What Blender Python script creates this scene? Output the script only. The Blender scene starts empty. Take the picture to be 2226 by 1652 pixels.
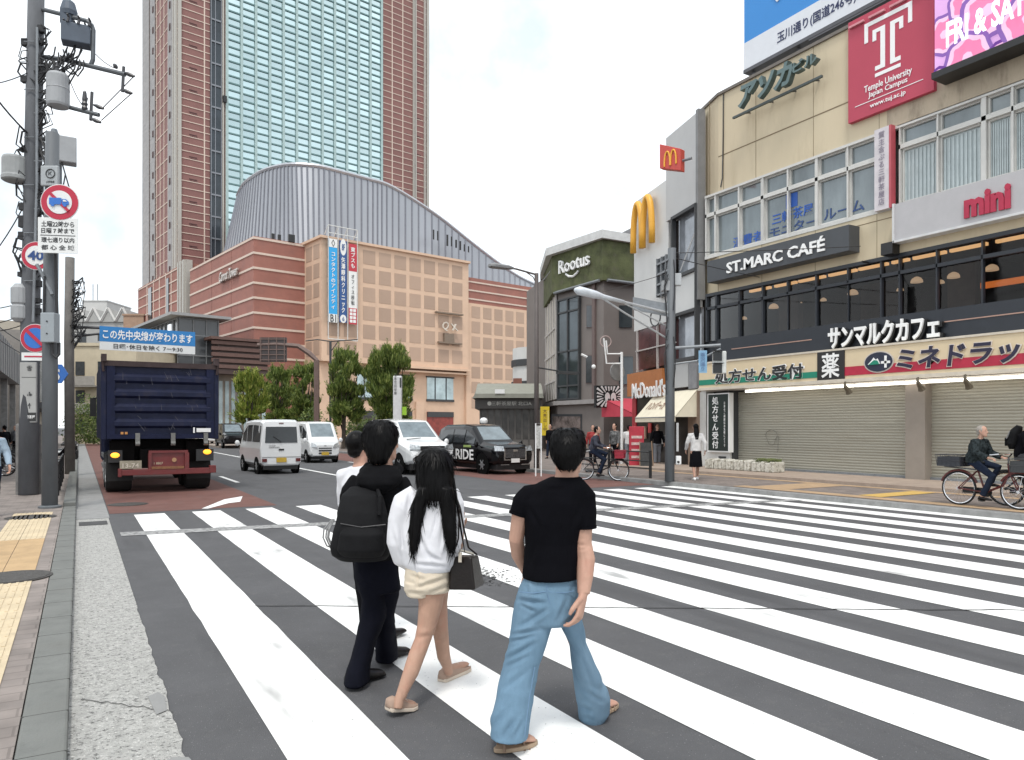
import bpy, math, random
from mathutils import Vector, Matrix, noise
random.seed(11)
SC = bpy.context.scene
COL = SC.collection
R_ = math.radians
V = Vector
# ---------------------------------------------------------------- camera
# World: +Y runs along the road away from us, +X across it. The camera stands at the left kerb, 1.65 m up.
F_, CX, YH, EYE = 1607.0, 1112.5, 928.0, 1.65
TH = R_(30.35)
FV = V((math.sin(TH), math.cos(TH), 0)); RV = V((math.cos(TH), -math.sin(TH), 0))
cam = bpy.data.cameras.new('camera'); camo = bpy.data.objects.new('camera', cam); COL.objects.link(camo)
cam.sensor_width = 36; cam.lens = 26; cam.shift_y = 0.0459; cam.clip_end = 3000; cam.clip_start = .05
camo.location = (0, 0, EYE); camo.rotation_euler = (R_(90), 0, -TH)
SC.camera = camo
# ---------------------------------------------------------------- world, sun, exposure
w = bpy.data.worlds.new('World'); SC.world = w; w.use_nodes = True
nt = w.node_tree; nt.nodes.clear()
def N(t, kind, **kw):
    n = t.nodes.new(kind)
    for k, v in kw.items(): setattr(n, k, v)
    return n
out = N(nt, 'ShaderNodeOutputWorld'); bg = N(nt, 'ShaderNodeBackground')
sky = N(nt, 'ShaderNodeTexSky', sky_type='NISHITA'); sky.sun_disc = False
sky.sun_elevation = R_(64); sky.sun_rotation = R_(215)
tc = N(nt, 'ShaderNodeTexCoord'); nz = N(nt, 'ShaderNodeTexNoise'); nz.inputs['Scale'].default_value = 2.2; nz.inputs['Detail'].default_value = 5
rmp = N(nt, 'ShaderNodeValToRGB'); rmp.color_ramp.elements[0].position = .30; rmp.color_ramp.elements[0].color = (.78,.78,.78,1)
rmp.color_ramp.elements[1].position = .55; rmp.color_ramp.elements[1].color = (.96,.96,.96,1)
mx = N(nt, 'ShaderNodeMix', data_type='RGBA')     # overcast cloud layer: bright white with thinner, bluer patches
nz2 = N(nt, 'ShaderNodeTexNoise'); nz2.inputs['Scale'].default_value = 3.1; nz2.inputs['Detail'].default_value = 7; nz2.inputs['Roughness'].default_value = .55
cl = N(nt, 'ShaderNodeValToRGB'); cl.color_ramp.elements[0].position = .36; cl.color_ramp.elements[0].color = (.48,.53,.56,1); cl.color_ramp.elements[1].position = .66; cl.color_ramp.elements[1].color = (1,1,1,1)
cs = N(nt, 'ShaderNodeMix', data_type='RGBA', blend_type='MULTIPLY'); cs.inputs[0].default_value = 1; cs.inputs[7].default_value = (9.6, 9.7, 9.8, 1)
nt.links.new(tc.outputs['Generated'], nz2.inputs['Vector']); nt.links.new(nz2.outputs['Fac'], cl.inputs['Fac']); nt.links.new(cl.outputs['Color'], cs.inputs[6]); nt.links.new(cs.outputs[2], mx.inputs[7])
nt.links.new(tc.outputs['Generated'], nz.inputs['Vector']); nt.links.new(nz.outputs['Fac'], rmp.inputs['Fac'])
nt.links.new(rmp.outputs['Color'], mx.inputs[0]); nt.links.new(sky.outputs['Color'], mx.inputs[6])
nt.links.new(mx.outputs[2], bg.inputs['Color']); bg.inputs['Strength'].default_value = .15
nt.links.new(bg.outputs[0], out.inputs['Surface'])
sl = bpy.data.lights.new('sun', 'SUN'); sl.energy = 1.5; sl.angle = R_(11); sl.color = (1, .96, .9)
so = bpy.data.objects.new('sun', sl); COL.objects.link(so)
az = R_(215); el = R_(64)     # the direction the light comes from
sd = V((math.sin(az)*math.cos(el), math.cos(az)*math.cos(el), math.sin(el)))
so.rotation_euler = sd.to_track_quat('Z', 'Y').to_euler(); so.location = (0, 0, 60)
SC.view_settings.view_transform = 'Standard'; SC.view_settings.look = 'None'; SC.view_settings.gamma = 1
SC.view_settings.exposure = .42; SC.view_settings.use_curve_mapping = False
SC.cycles.max_bounces = 6; SC.cycles.use_denoising = True
# ---------------------------------------------------------------- geometry helpers
def cw(X, h, z): return RV*X + FV*z + V((0, 0, h))
def px(x, y, z): return cw((x-CX)/F_*z, EYE+(YH-y)/F_*z, z)          # photograph point at depth z
def gd(x, y, h=0.): return px(x, y, F_*(EYE-h)/(y-YH))               # where it meets the ground
EYEP = V((0, 0, EYE))
def hit(x, y, P, n):
    d = px(x, y, 1.) - EYEP
    return EYEP + d*((V(P)-EYEP).dot(V(n))/d.dot(V(n)))
def onX(x, y, S): return hit(x, y, (S, 0, 0), (1, 0, 0))
def onY(x, y, T): return hit(x, y, (0, T, 0), (0, 1, 0))
_meas = None
class MB:
    def __init__(s): s.v = []; s.f = []; s.mi = []
    def add(s, vs, fs, m=0):
        b = len(s.v); s.v += [V(p) for p in vs]
        for f in fs: s.f.append([b+i for i in f]); s.mi.append(m)
        return s
    def box(s, x0, x1, y0, y1, z0, z1, m=0):
        x0, x1 = min(x0, x1), max(x0, x1); y0, y1 = min(y0, y1), max(y0, y1); z0, z1 = min(z0, z1), max(z0, z1)
        return s.add([(x0,y0,z0),(x1,y0,z0),(x1,y1,z0),(x0,y1,z0),(x0,y0,z1),(x1,y0,z1),(x1,y1,z1),(x0,y1,z1)],
            [(0,3,2,1),(4,5,6,7),(0,1,5,4),(1,2,6,5),(2,3,7,6),(3,0,4,7)], m)
    def obox(s, c, a, b, d, m=0):      # centre and three half vectors
        c, a, b, d = V(c), V(a), V(b), V(d)
        if a.cross(b).dot(d) < 0: d = -d
        return s.add([c-a-b-d,c+a-b-d,c+a+b-d,c-a+b-d,c-a-b+d,c+a-b+d,c+a+b+d,c-a+b+d],
            [(0,3,2,1),(4,5,6,7),(0,1,5,4),(1,2,6,5),(2,3,7,6),(3,0,4,7)], m)
    def prism(s, pts, z0, z1, m=0):
        n = len(pts); a = sum(pts[i][0]*pts[(i+1)%n][1]-pts[(i+1)%n][0]*pts[i][1] for i in range(n))
        if a < 0: pts = pts[::-1]
        zz = z1 if isinstance(z1, (list, tuple)) else [z1]*n
        if a < 0 and isinstance(z1, (list, tuple)): zz = zz[::-1]
        vs = [(p[0],p[1],z0) for p in pts] + [(p[0],p[1],zz[i]) for i, p in enumerate(pts)]
        return s.add(vs, [list(range(n))[::-1], list(range(n, 2*n))] + [(i,(i+1)%n,n+(i+1)%n,n+i) for i in range(n)], m)
    def slab(s, q, th, m=0):           # polygon q with thickness behind its face
        q = [V(p) for p in q]; n = (q[1]-q[0]).cross(q[-1]-q[0]).normalized(); k = len(q)
        vs = q + [p-n*th for p in q]
        return s.add(vs, [list(range(k)), list(range(k, 2*k))[::-1]] + [(i, k+i, k+(i+1)%k, (i+1)%k) for i in range(k)], m)
    def loft(s, rings, m=0, caps=True):
        n = len(rings[0]); b = []
        for r in rings: b += list(r)
        fs = []
        for k in range(len(rings)-1):
            for i in range(n): fs.append((k*n+i, k*n+(i+1)%n, (k+1)*n+(i+1)%n, (k+1)*n+i))
        if caps: fs.append(list(range(n))[::-1]); fs.append([(len(rings)-1)*n+i for i in range(n)])
        return s.add(b, fs, m)
    def tube(s, pts, r, n=8, m=0, flat=None):
        pts = [V(p) for p in pts]; rr = r if isinstance(r, (list, tuple)) else [r]*len(pts)
        rings = []; up = None
        for i, p in enumerate(pts):
            d = (pts[min(i+1, len(pts)-1)] - pts[max(i-1, 0)]).normalized()
            if up is None:
                up = V((0,0,1)) if abs(d.z) < .9 else V((0,1,0))
                if flat is not None: up = V(flat)
            a = d.cross(up).normalized(); up2 = a.cross(d).normalized(); up = up2
            ra, rb = rr[i] if isinstance(rr[i], (tuple, list)) else (rr[i], rr[i])
            rings.append([p + a*ra*math.cos(2*math.pi*k/n) + up2*rb*math.sin(2*math.pi*k/n) for k in range(n)])
        return s.loft(rings, m)
    def lathe(s, c, prof, n=16, m=0, axis='z'):
        c = V(c); rings = []
        for r, h in prof:
            ring = []
            for k in range(n):
                a = 2*math.pi*k/n; u, v = r*math.cos(a), r*math.sin(a)
                ring.append(c + (V((u,v,h)) if axis == 'z' else V((h,u,v)) if axis == 'x' else V((v,h,u))))
            rings.append(ring)
        return s.loft(rings, m)
    def ball(s, c, rx, ry=None, rz=None, n=12, k=8, m=0):
        ry = ry or rx; rz = rz or rx; c = V(c); rings = []
        for j in range(k+1):
            a = -math.pi/2 + math.pi*j/k; cr = max(math.cos(a), .02)
            rings.append([c+V((rx*cr*math.cos(2*math.pi*i/n), ry*cr*math.sin(2*math.pi*i/n), rz*math.sin(a))) for i in range(n)])
        return s.loft(rings, m)
    def torus(s, c, R, r, axis=V((1,0,0)), n=28, k=6, m=0):
        axis = V(axis).normalized(); u = axis.orthogonal().normalized(); v = axis.cross(u); c = V(c); vs = []; fs = []
        for i in range(n):
            a = 2*math.pi*i/n; d = u*math.cos(a)+v*math.sin(a)
            for j in range(k):
                b = 2*math.pi*j/k; vs.append(c + d*(R+r*math.cos(b)) + axis*r*math.sin(b))
        for i in range(n):
            for j in range(k): fs.append((i*k+j, ((i+1)%n)*k+j, ((i+1)%n)*k+(j+1)%k, i*k+(j+1)%k))
        return s.add(vs, fs, m)
    def text(s, body, o, xd, yd, w=None, h=None, ext=.01, off=0., shear=0., m=0, res=2, vertical=False):
        """lettering centred on o in the plane (xd, yd), scaled to w x h"""
        o, xd, yd = V(o), V(xd).normalized(), V(yd).normalized(); nn = xd.cross(yd)
        if vertical: body = '\n'.join(body)
        c = bpy.data.curves.new('lettering', 'FONT'); c.body = body; c.resolution_u = res; c.offset = off; c.shear = shear
        c.align_x = 'CENTER'; c.extrude = .5; c.space_line = 1.06 if vertical else 1.
        ob = bpy.data.objects.new('lettering', c); COL.objects.link(ob)
        dg = bpy.context.evaluated_depsgraph_get(); e = ob.evaluated_get(dg); me = e.to_mesh()
        co = [v.co.copy() for v in me.vertices]; fs = [list(p.vertices) for p in me.polygons]
        e.to_mesh_clear(); bpy.data.objects.remove(ob); bpy.data.curves.remove(c)
        if not co: return s
        x0 = min(p.x for p in co); x1 = max(p.x for p in co); y0 = min(p.y for p in co); y1 = max(p.y for p in co)
        sx = w/(x1-x0) if w else None; sy = h/(y1-y0) if h else None
        sx = sx or sy; sy = sy or sx
        vs = [o + xd*((p.x-(x0+x1)/2)*sx) + yd*((p.y-(y0+y1)/2)*sy) + nn*(ext if p.z > 0 else 0) for p in co]
        return s.add(vs, fs, m)
    def build(s, name, mats, parent=None, smooth=False, bevel=0, local=False, base=None):
        me = bpy.data.meshes.new(name)
        if parent is not None:
            off = V((0,0,0)) if local else V(parent['_base'])
        else:
            if base is None:
                base = V(((min(p.x for p in s.v)+max(p.x for p in s.v))/2, (min(p.y for p in s.v)+max(p.y for p in s.v))/2, min(p.z for p in s.v)))
            off = V(base)
        me.from_pydata([p-off for p in s.v], [], s.f)
        for mm in (mats if isinstance(mats, (list, tuple)) else [mats]): me.materials.append(mm)
        for p, k in zip(me.polygons, s.mi): p.material_index = k
        if smooth:
            for p in me.polygons: p.use_smooth = True
        me.update()
        o = bpy.data.objects.new(name, me); COL.objects.link(o)
        if parent is not None:
            o.parent = parent; o['_base'] = parent['_base'] if not local else (0,0,0)
        else: o.location = off; o['_base'] = tuple(off)
        if bevel:
            b = o.modifiers.new('bevel', 'BEVEL'); b.width = bevel; b.segments = 2; b.limit_method = 'ANGLE'; b.angle_limit = R_(38)
        return o
def tag(o, label, cat, group=None, kind=None):
    o['label'] = label; o['category'] = cat
    if group: o['group'] = group
    if kind: o['kind'] = kind
    return o
def struct(o): o['kind'] = 'structure'; return o
def thing(name, base, label, cat, group=None, rz=0):
    o = bpy.data.objects.new(name, None); COL.objects.link(o); o.location = base; o.rotation_euler = (0, 0, rz)
    o.empty_display_size = .2; o['_base'] = tuple(base)
    return tag(o, label, cat, group)
def kids(o): return [c for c in bpy.data.objects if c.parent == o]
def dup(o, loc, rz, label, parent=None):
    def rec(a, p):
        c = a.copy(); COL.objects.link(c); c.parent = p
        for ch in kids(a): rec(ch, c)
        return c
    c = rec(o, None); c.location = loc; c.rotation_euler = (0, 0, rz); c['label'] = label; c['_base'] = tuple(loc)
    return c
# ---------------------------------------------------------------- materials
_mc = {}
def M(name, col, rough=.6, metal=0., var=.12, vs=3., bump=0., bs=40., spec=.5, emit=None, es=1., stretch=None, dirt=None, coat=0.):
    if name in _mc: return _mc[name]
    m = bpy.data.materials.new(name); m.use_nodes = True; t = m.node_tree; b = t.nodes['Principled BSDF']
    b.inputs['Roughness'].default_value = rough; b.inputs['Metallic'].default_value = metal; b.inputs['Specular IOR Level'].default_value = spec
    b.inputs['Coat Weight'].default_value = coat
    co = N(t, 'ShaderNodeTexCoord'); mp = N(t, 'ShaderNodeMapping'); t.links.new(co.outputs['Object'], mp.inputs['Vector'])
    if stretch: mp.inputs['Scale'].default_value = stretch
    n1 = N(t, 'ShaderNodeTexNoise'); n1.inputs['Scale'].default_value = vs; n1.inputs['Detail'].default_value = 6; n1.inputs['Roughness'].default_value = .65
    t.links.new(mp.outputs[0], n1.inputs['Vector'])
    r = N(t, 'ShaderNodeMapRange'); r.inputs[1].default_value = .3; r.inputs[2].default_value = .7
    r.inputs[3].default_value = 1-var; r.inputs[4].default_value = 1+var; t.links.new(n1.outputs['Fac'], r.inputs[0])
    mul = N(t, 'ShaderNodeMix', data_type='RGBA', blend_type='MULTIPLY'); mul.inputs[0].default_value = 1
    mul.inputs[6].default_value = (*col, 1); t.links.new(r.outputs[0], mul.inputs[7]); last = mul.outputs[2]
    if dirt:   # (colour, low, high, scale): patches of dirt or wear
        n2 = N(t, 'ShaderNodeTexNoise'); n2.inputs['Scale'].default_value = dirt[3]; n2.inputs['Detail'].default_value = 9; n2.inputs['Roughness'].default_value = .72
        t.links.new(mp.outputs[0], n2.inputs['Vector'])
        r2 = N(t, 'ShaderNodeMapRange'); r2.inputs[1].default_value = dirt[1]; r2.inputs[2].default_value = dirt[2]; t.links.new(n2.outputs['Fac'], r2.inputs[0])
        m2 = N(t, 'ShaderNodeMix', data_type='RGBA'); m2.inputs[7].default_value = (*dirt[0], 1)
        t.links.new(r2.outputs[0], m2.inputs[0]); t.links.new(last, m2.inputs[6]); last = m2.outputs[2]
    t.links.new(last, b.inputs['Base Color'])
    if bump:
        n3 = N(t, 'ShaderNodeTexNoise'); n3.inputs['Scale'].default_value = bs; n3.inputs['Detail'].default_value = 4
        t.links.new(mp.outputs[0], n3.inputs['Vector'])
        bm = N(t, 'ShaderNodeBump'); bm.inputs['Strength'].default_value = bump; bm.inputs['Distance'].default_value = .02
        t.links.new(n3.outputs['Fac'], bm.inputs['Height']); t.links.new(bm.outputs[0], b.inputs['Normal'])
    if emit: b.inputs['Emission Color'].default_value = (*emit, 1); b.inputs['Emission Strength'].default_value = es
    _mc[name] = m; return m
def glassM(name, tint, tr, rough=.03):      # a pane one can see into: tinted transparency under a mirror-like face
    if name in _mc: return _mc[name]
    m = bpy.data.materials.new(name); m.use_nodes = True; t = m.node_tree; t.nodes.clear()
    o = N(t, 'ShaderNodeOutputMaterial'); g = N(t, 'ShaderNodeBsdfGlossy'); g.inputs['Roughness'].default_value = rough
    tp = N(t, 'ShaderNodeBsdfTransparent'); tp.inputs['Color'].default_value = (*tint, 1)
    fr = N(t, 'ShaderNodeFresnel'); fr.inputs['IOR'].default_value = tr; ms = N(t, 'ShaderNodeMixShader')
    t.links.new(fr.outputs[0], ms.inputs[0]); t.links.new(tp.outputs[0], ms.inputs[1]); t.links.new(g.outputs[0], ms.inputs[2]); t.links.new(ms.outputs[0], o.inputs['Surface'])
    _mc[name] = m; return m
def islM(name, col, amt, rough=.7, metal=0., spec=.5):      # every separate pane or panel gets its own slight tone
    m = M(name, col, rough, metal, var=.05, vs=.3, spec=spec); t = m.node_tree; b = t.nodes['Principled BSDF']
    g = N(t, 'ShaderNodeNewGeometry'); r = N(t, 'ShaderNodeMapRange'); r.inputs[3].default_value = 1-amt; r.inputs[4].default_value = 1+amt; t.links.new(g.outputs['Random Per Island'], r.inputs[0])
    x = N(t, 'ShaderNodeMix', data_type='RGBA', blend_type='MULTIPLY'); x.inputs[0].default_value = 1; src = b.inputs['Base Color'].links[0].from_socket
    t.links.new(src, x.inputs[6]); t.links.new(r.outputs[0], x.inputs[7]); t.links.new(x.outputs[2], b.inputs['Base Color']); return m
asphalt = M('asphalt', (.082,.082,.086), .85, var=.16, vs=1.1, bump=.35, bs=160, dirt=((.115,.112,.11), .55, .8, 7))
def speckle(m, scale, lo, hi, col, stretch=None):      # stones, spots and tyre streaks over a surface
    t = m.node_tree; b = t.nodes['Principled BSDF']; src = b.inputs['Base Color'].links[0].from_socket; co = N(t, 'ShaderNodeTexCoord'); mp = N(t, 'ShaderNodeMapping'); t.links.new(co.outputs['Object'], mp.inputs['Vector'])
    if stretch: mp.inputs['Scale'].default_value = stretch
    n = N(t, 'ShaderNodeTexNoise'); n.inputs['Scale'].default_value = scale; n.inputs['Detail'].default_value = 3; t.links.new(mp.outputs[0], n.inputs['Vector'])
    r = N(t, 'ShaderNodeMapRange'); r.inputs[1].default_value = lo; r.inputs[2].default_value = hi; t.links.new(n.outputs['Fac'], r.inputs[0])
    x = N(t, 'ShaderNodeMix', data_type='RGBA'); x.inputs[7].default_value = (*col,1); t.links.new(r.outputs[0], x.inputs[0]); t.links.new(src, x.inputs[6]); t.links.new(x.outputs[2], b.inputs['Base Color'])
speckle(asphalt, 95, .66, .72, (.26,.26,.26)); speckle(asphalt, 70, .68, .74, (.03,.03,.03)); speckle(asphalt, 2.2, .58, .75, (.06,.06,.063), (1,.12,1))
paint = M('road_paint', (.82,.82,.8), .6, var=.05, vs=4, bump=.15, bs=120, dirt=((.2,.2,.2), .635, .68, 26))
speckle(paint, 3.2, .60, .74, (.36,.36,.355), (1,.3,1)); speckle(paint, 55, .70, .74, (.12,.12,.12))
redroad = M('red_road_coating', (.15,.068,.055), .85, var=.2, vs=1.5, bump=.3, bs=160, dirt=((.12,.085,.08), .52, .8, 3))
black_m = M('black_metal', (.012,.012,.013), .45, var=.2)
grey_metal = M('galvanised_steel', (.22,.235,.25), .5, .3, var=.15, vs=6)
dark_grey = M('dark_grey', (.045,.047,.05), .6)
white_p = M('white_plastic', (.75,.75,.74), .4, var=.04)
rubber = M('rubber', (.012,.012,.012), .8)
chrome = M('chrome', (.7,.7,.72), .15, 1., var=.05)
concrete = M('concrete', (.24,.24,.235), .9, var=.2, vs=4, bump=.2, bs=50, dirt=((.14,.135,.13), .52, .75, 3))
# ================================================================ ground
struct(MB().add([(-700,-200,0),(900,-200,0),(900,1200,0),(-700,1200,0)], [(0,1,2,3)]).build('road', asphalt, base=(0,0,0)))
def sheet(name, polys, m, z=.004):
    b = MB()
    for p in polys: b.add([(q[0], q[1], z) for q in p], [list(range(len(p)))])
    return struct(b.build(name, m, base=(0,0,0)))
def rect(x0, x1, y0, y1): return [(x0,y0),(x1,y0),(x1,y1),(x0,y1)]
stripes = []
for i in range(14):
    x0 = .89+i*1.0; n = 40; L = []; Rr = []
    for k in range(n+1):
        y = -3+(15.55+.02*math.sin(i*3)+3)*k/n
        L.append((x0+.012*noise.noise(V((i*7.1, y*2.3, 0))), y)); Rr.append((x0+.52+.012*noise.noise(V((i*7.1+50, y*2.3, 0))), y))
    for k in range(n): stripes.append([L[k], Rr[k], Rr[k+1], L[k+1]])
sheet('crosswalk', stripes, paint)
sheet('bus_lane', [rect(.5, 3.6, 15.95, 95)], redroad)
sheet('bus_lane', [rect(11.2, 14.22, 16.2, 70)], redroad)
sheet('lane_line', [rect(4.0, 4.13, y, y+3.2) for y in range(23, 90, 7)] + [rect(7.5, 7.65, 19, 120)] + [rect(10.9, 11.03, y, y+3) for y in range(24, 80, 7)], paint, .008)
ar = [(438,1106),(452,1106),(497,1094),(522,1091),(527,1079),(487,1086),(470,1093)]
sheet('road_arrow', [[gd(x, y)[:2] for x, y in ar]], paint, .008)
# patched trench across the crossing and a long crack
patchm = M('asphalt_patch', (.15,.15,.15), .85, var=.2, vs=3, bump=.3, bs=150)
sheet('trench_patch', [[(.55,12.6),(14,11.0),(14,11.32),(.55,13.05)]], M('trench_patch', (.34,.34,.335), .85, var=.25, vs=9, bump=.4, bs=120, dirt=((.13,.13,.13), .48, .6, 14)), .007)
cr = []; pv = None
for k in range(90):
    x = 1.4+k*.1; y = 7.05-(x-1.42)*.62+.045*noise.noise(V((x*3,0,0)))+.02*noise.noise(V((x*11,3,0)))
    if pv: cr.append([pv, (x,y), (x, y+.022+.012*noise.noise(V((x*8,9,0)))), (pv[0], pv[1]+.022)])
    pv = (x, y)
sheet('road_crack', cr, M('crack_tar', (.03,.03,.03), .7), .0085)
# worn hole in the paint beside the crossing group
ww = []
for k in range(420):
    c = gd(1010+abs(random.gauss(.35,.3))*125, 1226+(random.random()+random.random())*27); r = .004+.013*random.random()**2
    ww.append([(c.x+r*math.cos(a)*random.uniform(.6,1.3), c.y+r*1.6*math.sin(a)*random.uniform(.6,1.3)) for a in [j*.9 for j in range(7)]])
sheet('worn_asphalt', ww, M('bare_asphalt', (.1,.1,.1), .9, var=.4, vs=30, bump=.5, bs=90), .0088)
# gutter, kerb and pavement on the left
gutm = M('rough_gutter', (.40,.395,.375), .92, var=.22, vs=14, bump=1., bs=75, dirt=((.11,.11,.105), .53, .62, 36))
speckle(gutm, 60, .6, .68, (.62,.61,.58))
edge = []
for k in range(241):
    y = -4+k*.08; t = max(0, min(1, (9-y)/6))
    edge.append((.46+.05*t*noise.noise(V((y*1.3,1,0)))+.035*t*noise.noise(V((y*6,2,0))), y))
g = MB()
for a, b in zip(edge, edge[1:]): g.add([(-.05,a[1],.006),(a[0],a[1],.006),(b[0],b[1],.006),(-.05,b[1],.006)], [(0,1,2,3)])
struct(g.build('gutter', gutm, base=(0,0,0)))
sheet('gutter_smooth', [rect(-.05, .48, 15.25, 120)], M('gutter_smooth', (.26,.26,.255), .9, var=.15, vs=5, bump=.2, bs=80), .005)
sheet('gutter_patch', [[(.33,3.95),(.40,4.02),(.47,3.98),(.5,3.8),(.47,3.55),(.44,3.2),(.36,3.3),(.31,3.6)], [(.36,5.0),(.42,5.05),(.45,4.95),(.44,4.7),(.38,4.66)]], M('patch_mortar', (.25,.25,.245), .9, var=.1, bump=.2, bs=60), .012)
gc = []; pv = None
for k in range(26):
    x = .02+k*.018; y = 5.15-.5*k/26+.05*noise.noise(V((k*.5,0,2))); 
    if pv: gc.append([pv, (x,y), (x,y+.012), (pv[0],pv[1]+.012)])
    pv = (x, y)
sheet('gutter_crack', gc, M('gutter_crack', (.09,.09,.085), .9), .0095)
sheet('gutter_drain', [rect(0, .42, 14.2, 14.75)], M('drain_iron', (.07,.07,.07), .6, .4, bump=.6, bs=30), .0125)
def paverM(name, c1, c2, mort, sc, w=.5, h=.25, rough=.85):
    m = bpy.data.materials.new(name); m.use_nodes = True; t = m.node_tree; b = t.nodes['Principled BSDF']; b.inputs['Roughness'].default_value = rough
    co = N(t, 'ShaderNodeTexCoord'); br = N(t, 'ShaderNodeTexBrick'); br.inputs['Scale'].default_value = sc
    br.inputs['Color1'].default_value = (*c1,1); br.inputs['Color2'].default_value = (*c2,1); br.inputs['Mortar'].default_value = (*mort,1)
    br.inputs['Mortar Size'].default_value = .012; br.inputs['Brick Width'].default_value = w; br.inputs['Row Height'].default_value = h
    n = N(t, 'ShaderNodeTexNoise'); n.inputs['Scale'].default_value = 2.5; n.inputs['Detail'].default_value = 8
    r = N(t, 'ShaderNodeMapRange'); r.inputs[1].default_value = .3; r.inputs[2].default_value = .7; r.inputs[3].default_value = .72; r.inputs[4].default_value = 1.2
    x = N(t, 'ShaderNodeMix', data_type='RGBA', blend_type='MULTIPLY'); x.inputs[0].default_value = 1
    t.links.new(co.outputs['Object'], br.inputs['Vector']); t.links.new(co.outputs['Object'], n.inputs['Vector']); t.links.new(n.outputs['Fac'], r.inputs[0])
    t.links.new(br.outputs['Color'], x.inputs[6]); t.links.new(r.outputs[0], x.inputs[7]); t.links.new(x.outputs[2], b.inputs['Base Color'])
    bm = N(t, 'ShaderNodeBump'); bm.inputs['Strength'].default_value = .35; bm.inputs['Distance'].default_value = .01
    t.links.new(br.outputs['Fac'], bm.inputs['Height']); bm.invert = True; t.links.new(bm.outputs[0], b.inputs['Normal'])
    return m
pav1 = paverM('mauve_pavers', (.225,.195,.178), (.25,.215,.195), (.18,.155,.14), 1.7)
pav2 = paverM('grey_brown_pavers', (.19,.158,.142), (.215,.18,.16), (.14,.118,.108), 2.2)
KH = .07
struct(MB().box(-.27, -.05, -8, 17.2, -.1, KH).box(-.27,-.05,17.2,160,-.1,.15).build('kerb', M('kerb_stone', (.155,.16,.15), .85, var=.18, vs=5, bump=.2, bs=60, dirt=((.12,.12,.11), .5, .8, 2.5)), bevel=.015, base=(0,0,0)))
kj = MB()
for y in range(-6, 60, 1): kj.box(-.272, -.048, y*.6+.02, y*.6+.0235, 0, KH+.0015)
struct(kj.build('kerb_joint', M('joint_grey', (.085,.085,.08), .9), base=(0,0,0)))
struct(MB().box(-60, -.275, -8, 160, -.1, KH-.004).build('pavement', pav1, base=(0,0,0)))
cream = M('tactile_cream', (.56,.46,.31), .8, var=.12, vs=4, bump=.15, bs=60, dirt=((.3,.24,.17), .55, .85, 3))
ochre = M('tactile_ochre', (.44,.30,.16), .8, var=.15, vs=4, bump=.15, bs=60)
tb = MB(); X0, X1 = -1.02, -.41
for (y0, y1, m, bars) in [(12.4, 16.2, 0, 1), (9.6, 12.4, 1, 0), (-5, 9.6, 0, 2)]:
    for c in range(2):
        xa = X0+c*.305; tb.box(xa, xa+.298, y0+.003, y1-.003, KH-.01, KH+.004, m)
        if bars == 1:
            for k in range(4): tb.box(xa+.035+k*.066, xa+.06+k*.066, y0+.02, y1-.02, KH, KH+.009, m)
        if bars == 2:
            yy = y0
            while yy < y1-.05:
                for k in range(4): tb.box(xa+.035+k*.066, xa+.06+k*.066, yy+.02, yy+.28, KH, KH+.009, m)
                yy += .3
struct(tb.build('tactile_paving', [cream, ochre], base=(0,0,0)))
iron = M('manhole_iron', (.075,.07,.065), .6, .3, var=.3, vs=20, bump=.8, bs=45)
for (x, y, r, h, lab) in [(67,1124,.36,KH,'round iron manhole cover behind the far end of the ribbed cream tactile strip'), (25,1254,.34,KH+.006,'round grey manhole cover set into the ochre part of the tactile strip'), (278,1096,.36,.006,'round iron manhole cover in the red road coating behind the truck')]:
    p = gd(x, y, h); b = MB().lathe((p.x,p.y,0), [(r+.03,h-.03),(r+.03,h+.004),(r,h+.004),(r,h+.009),(.01,h+.009)], 32)
    tag(b.build('manhole_cover', iron), lab, 'manhole cover', 'manhole covers')
# right hand pavement
rp = [(14.5,-40),(60,-40),(60,62),(14.5,62)]
struct(MB().prism(rp, -.1, .12).build('pavement', pav2, base=(0,0,0)))
struct(MB().box(14.3, 14.5, -40, 62, -.1, .115).build('kerb', concrete, bevel=.015, base=(0,0,0)))
tanp = M('tan_pavers', (.40,.275,.165), .85, var=.15, vs=4, bump=.1, bs=60)
yelp = M('yellow_tactile', (.55,.36,.1), .8, var=.1, vs=5, bump=.4, bs=50)
sheet('tan_band', [rect(14.55, 15.0, -20, 13.6), rect(15.01, 17.1, 12.2, 13.3), rect(17.12, 17.45, -20, 20)], tanp, .126)
sheet('yellow_tactile', [rect(15.02, 17.1, 9.8, 10.35)], yelp, .130)
struct(MB().prism([(17.6,-40),(21,-40),(21,23),(17.6,23)], .1, .2).build('forecourt_step', M('forecourt', (.33,.26,.21), .85, var=.15, vs=3, bump=.1, bs=40), base=(0,0,0)))
struct(MB().prism([(9.5,62),(60,62),(60,140),(9.5,140)], -.1, .13).build('plaza', paverM('plaza_paving', (.3,.25,.21), (.34,.28,.24), (.2,.16,.14), 1.2), base=(0,0,0)))
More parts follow.
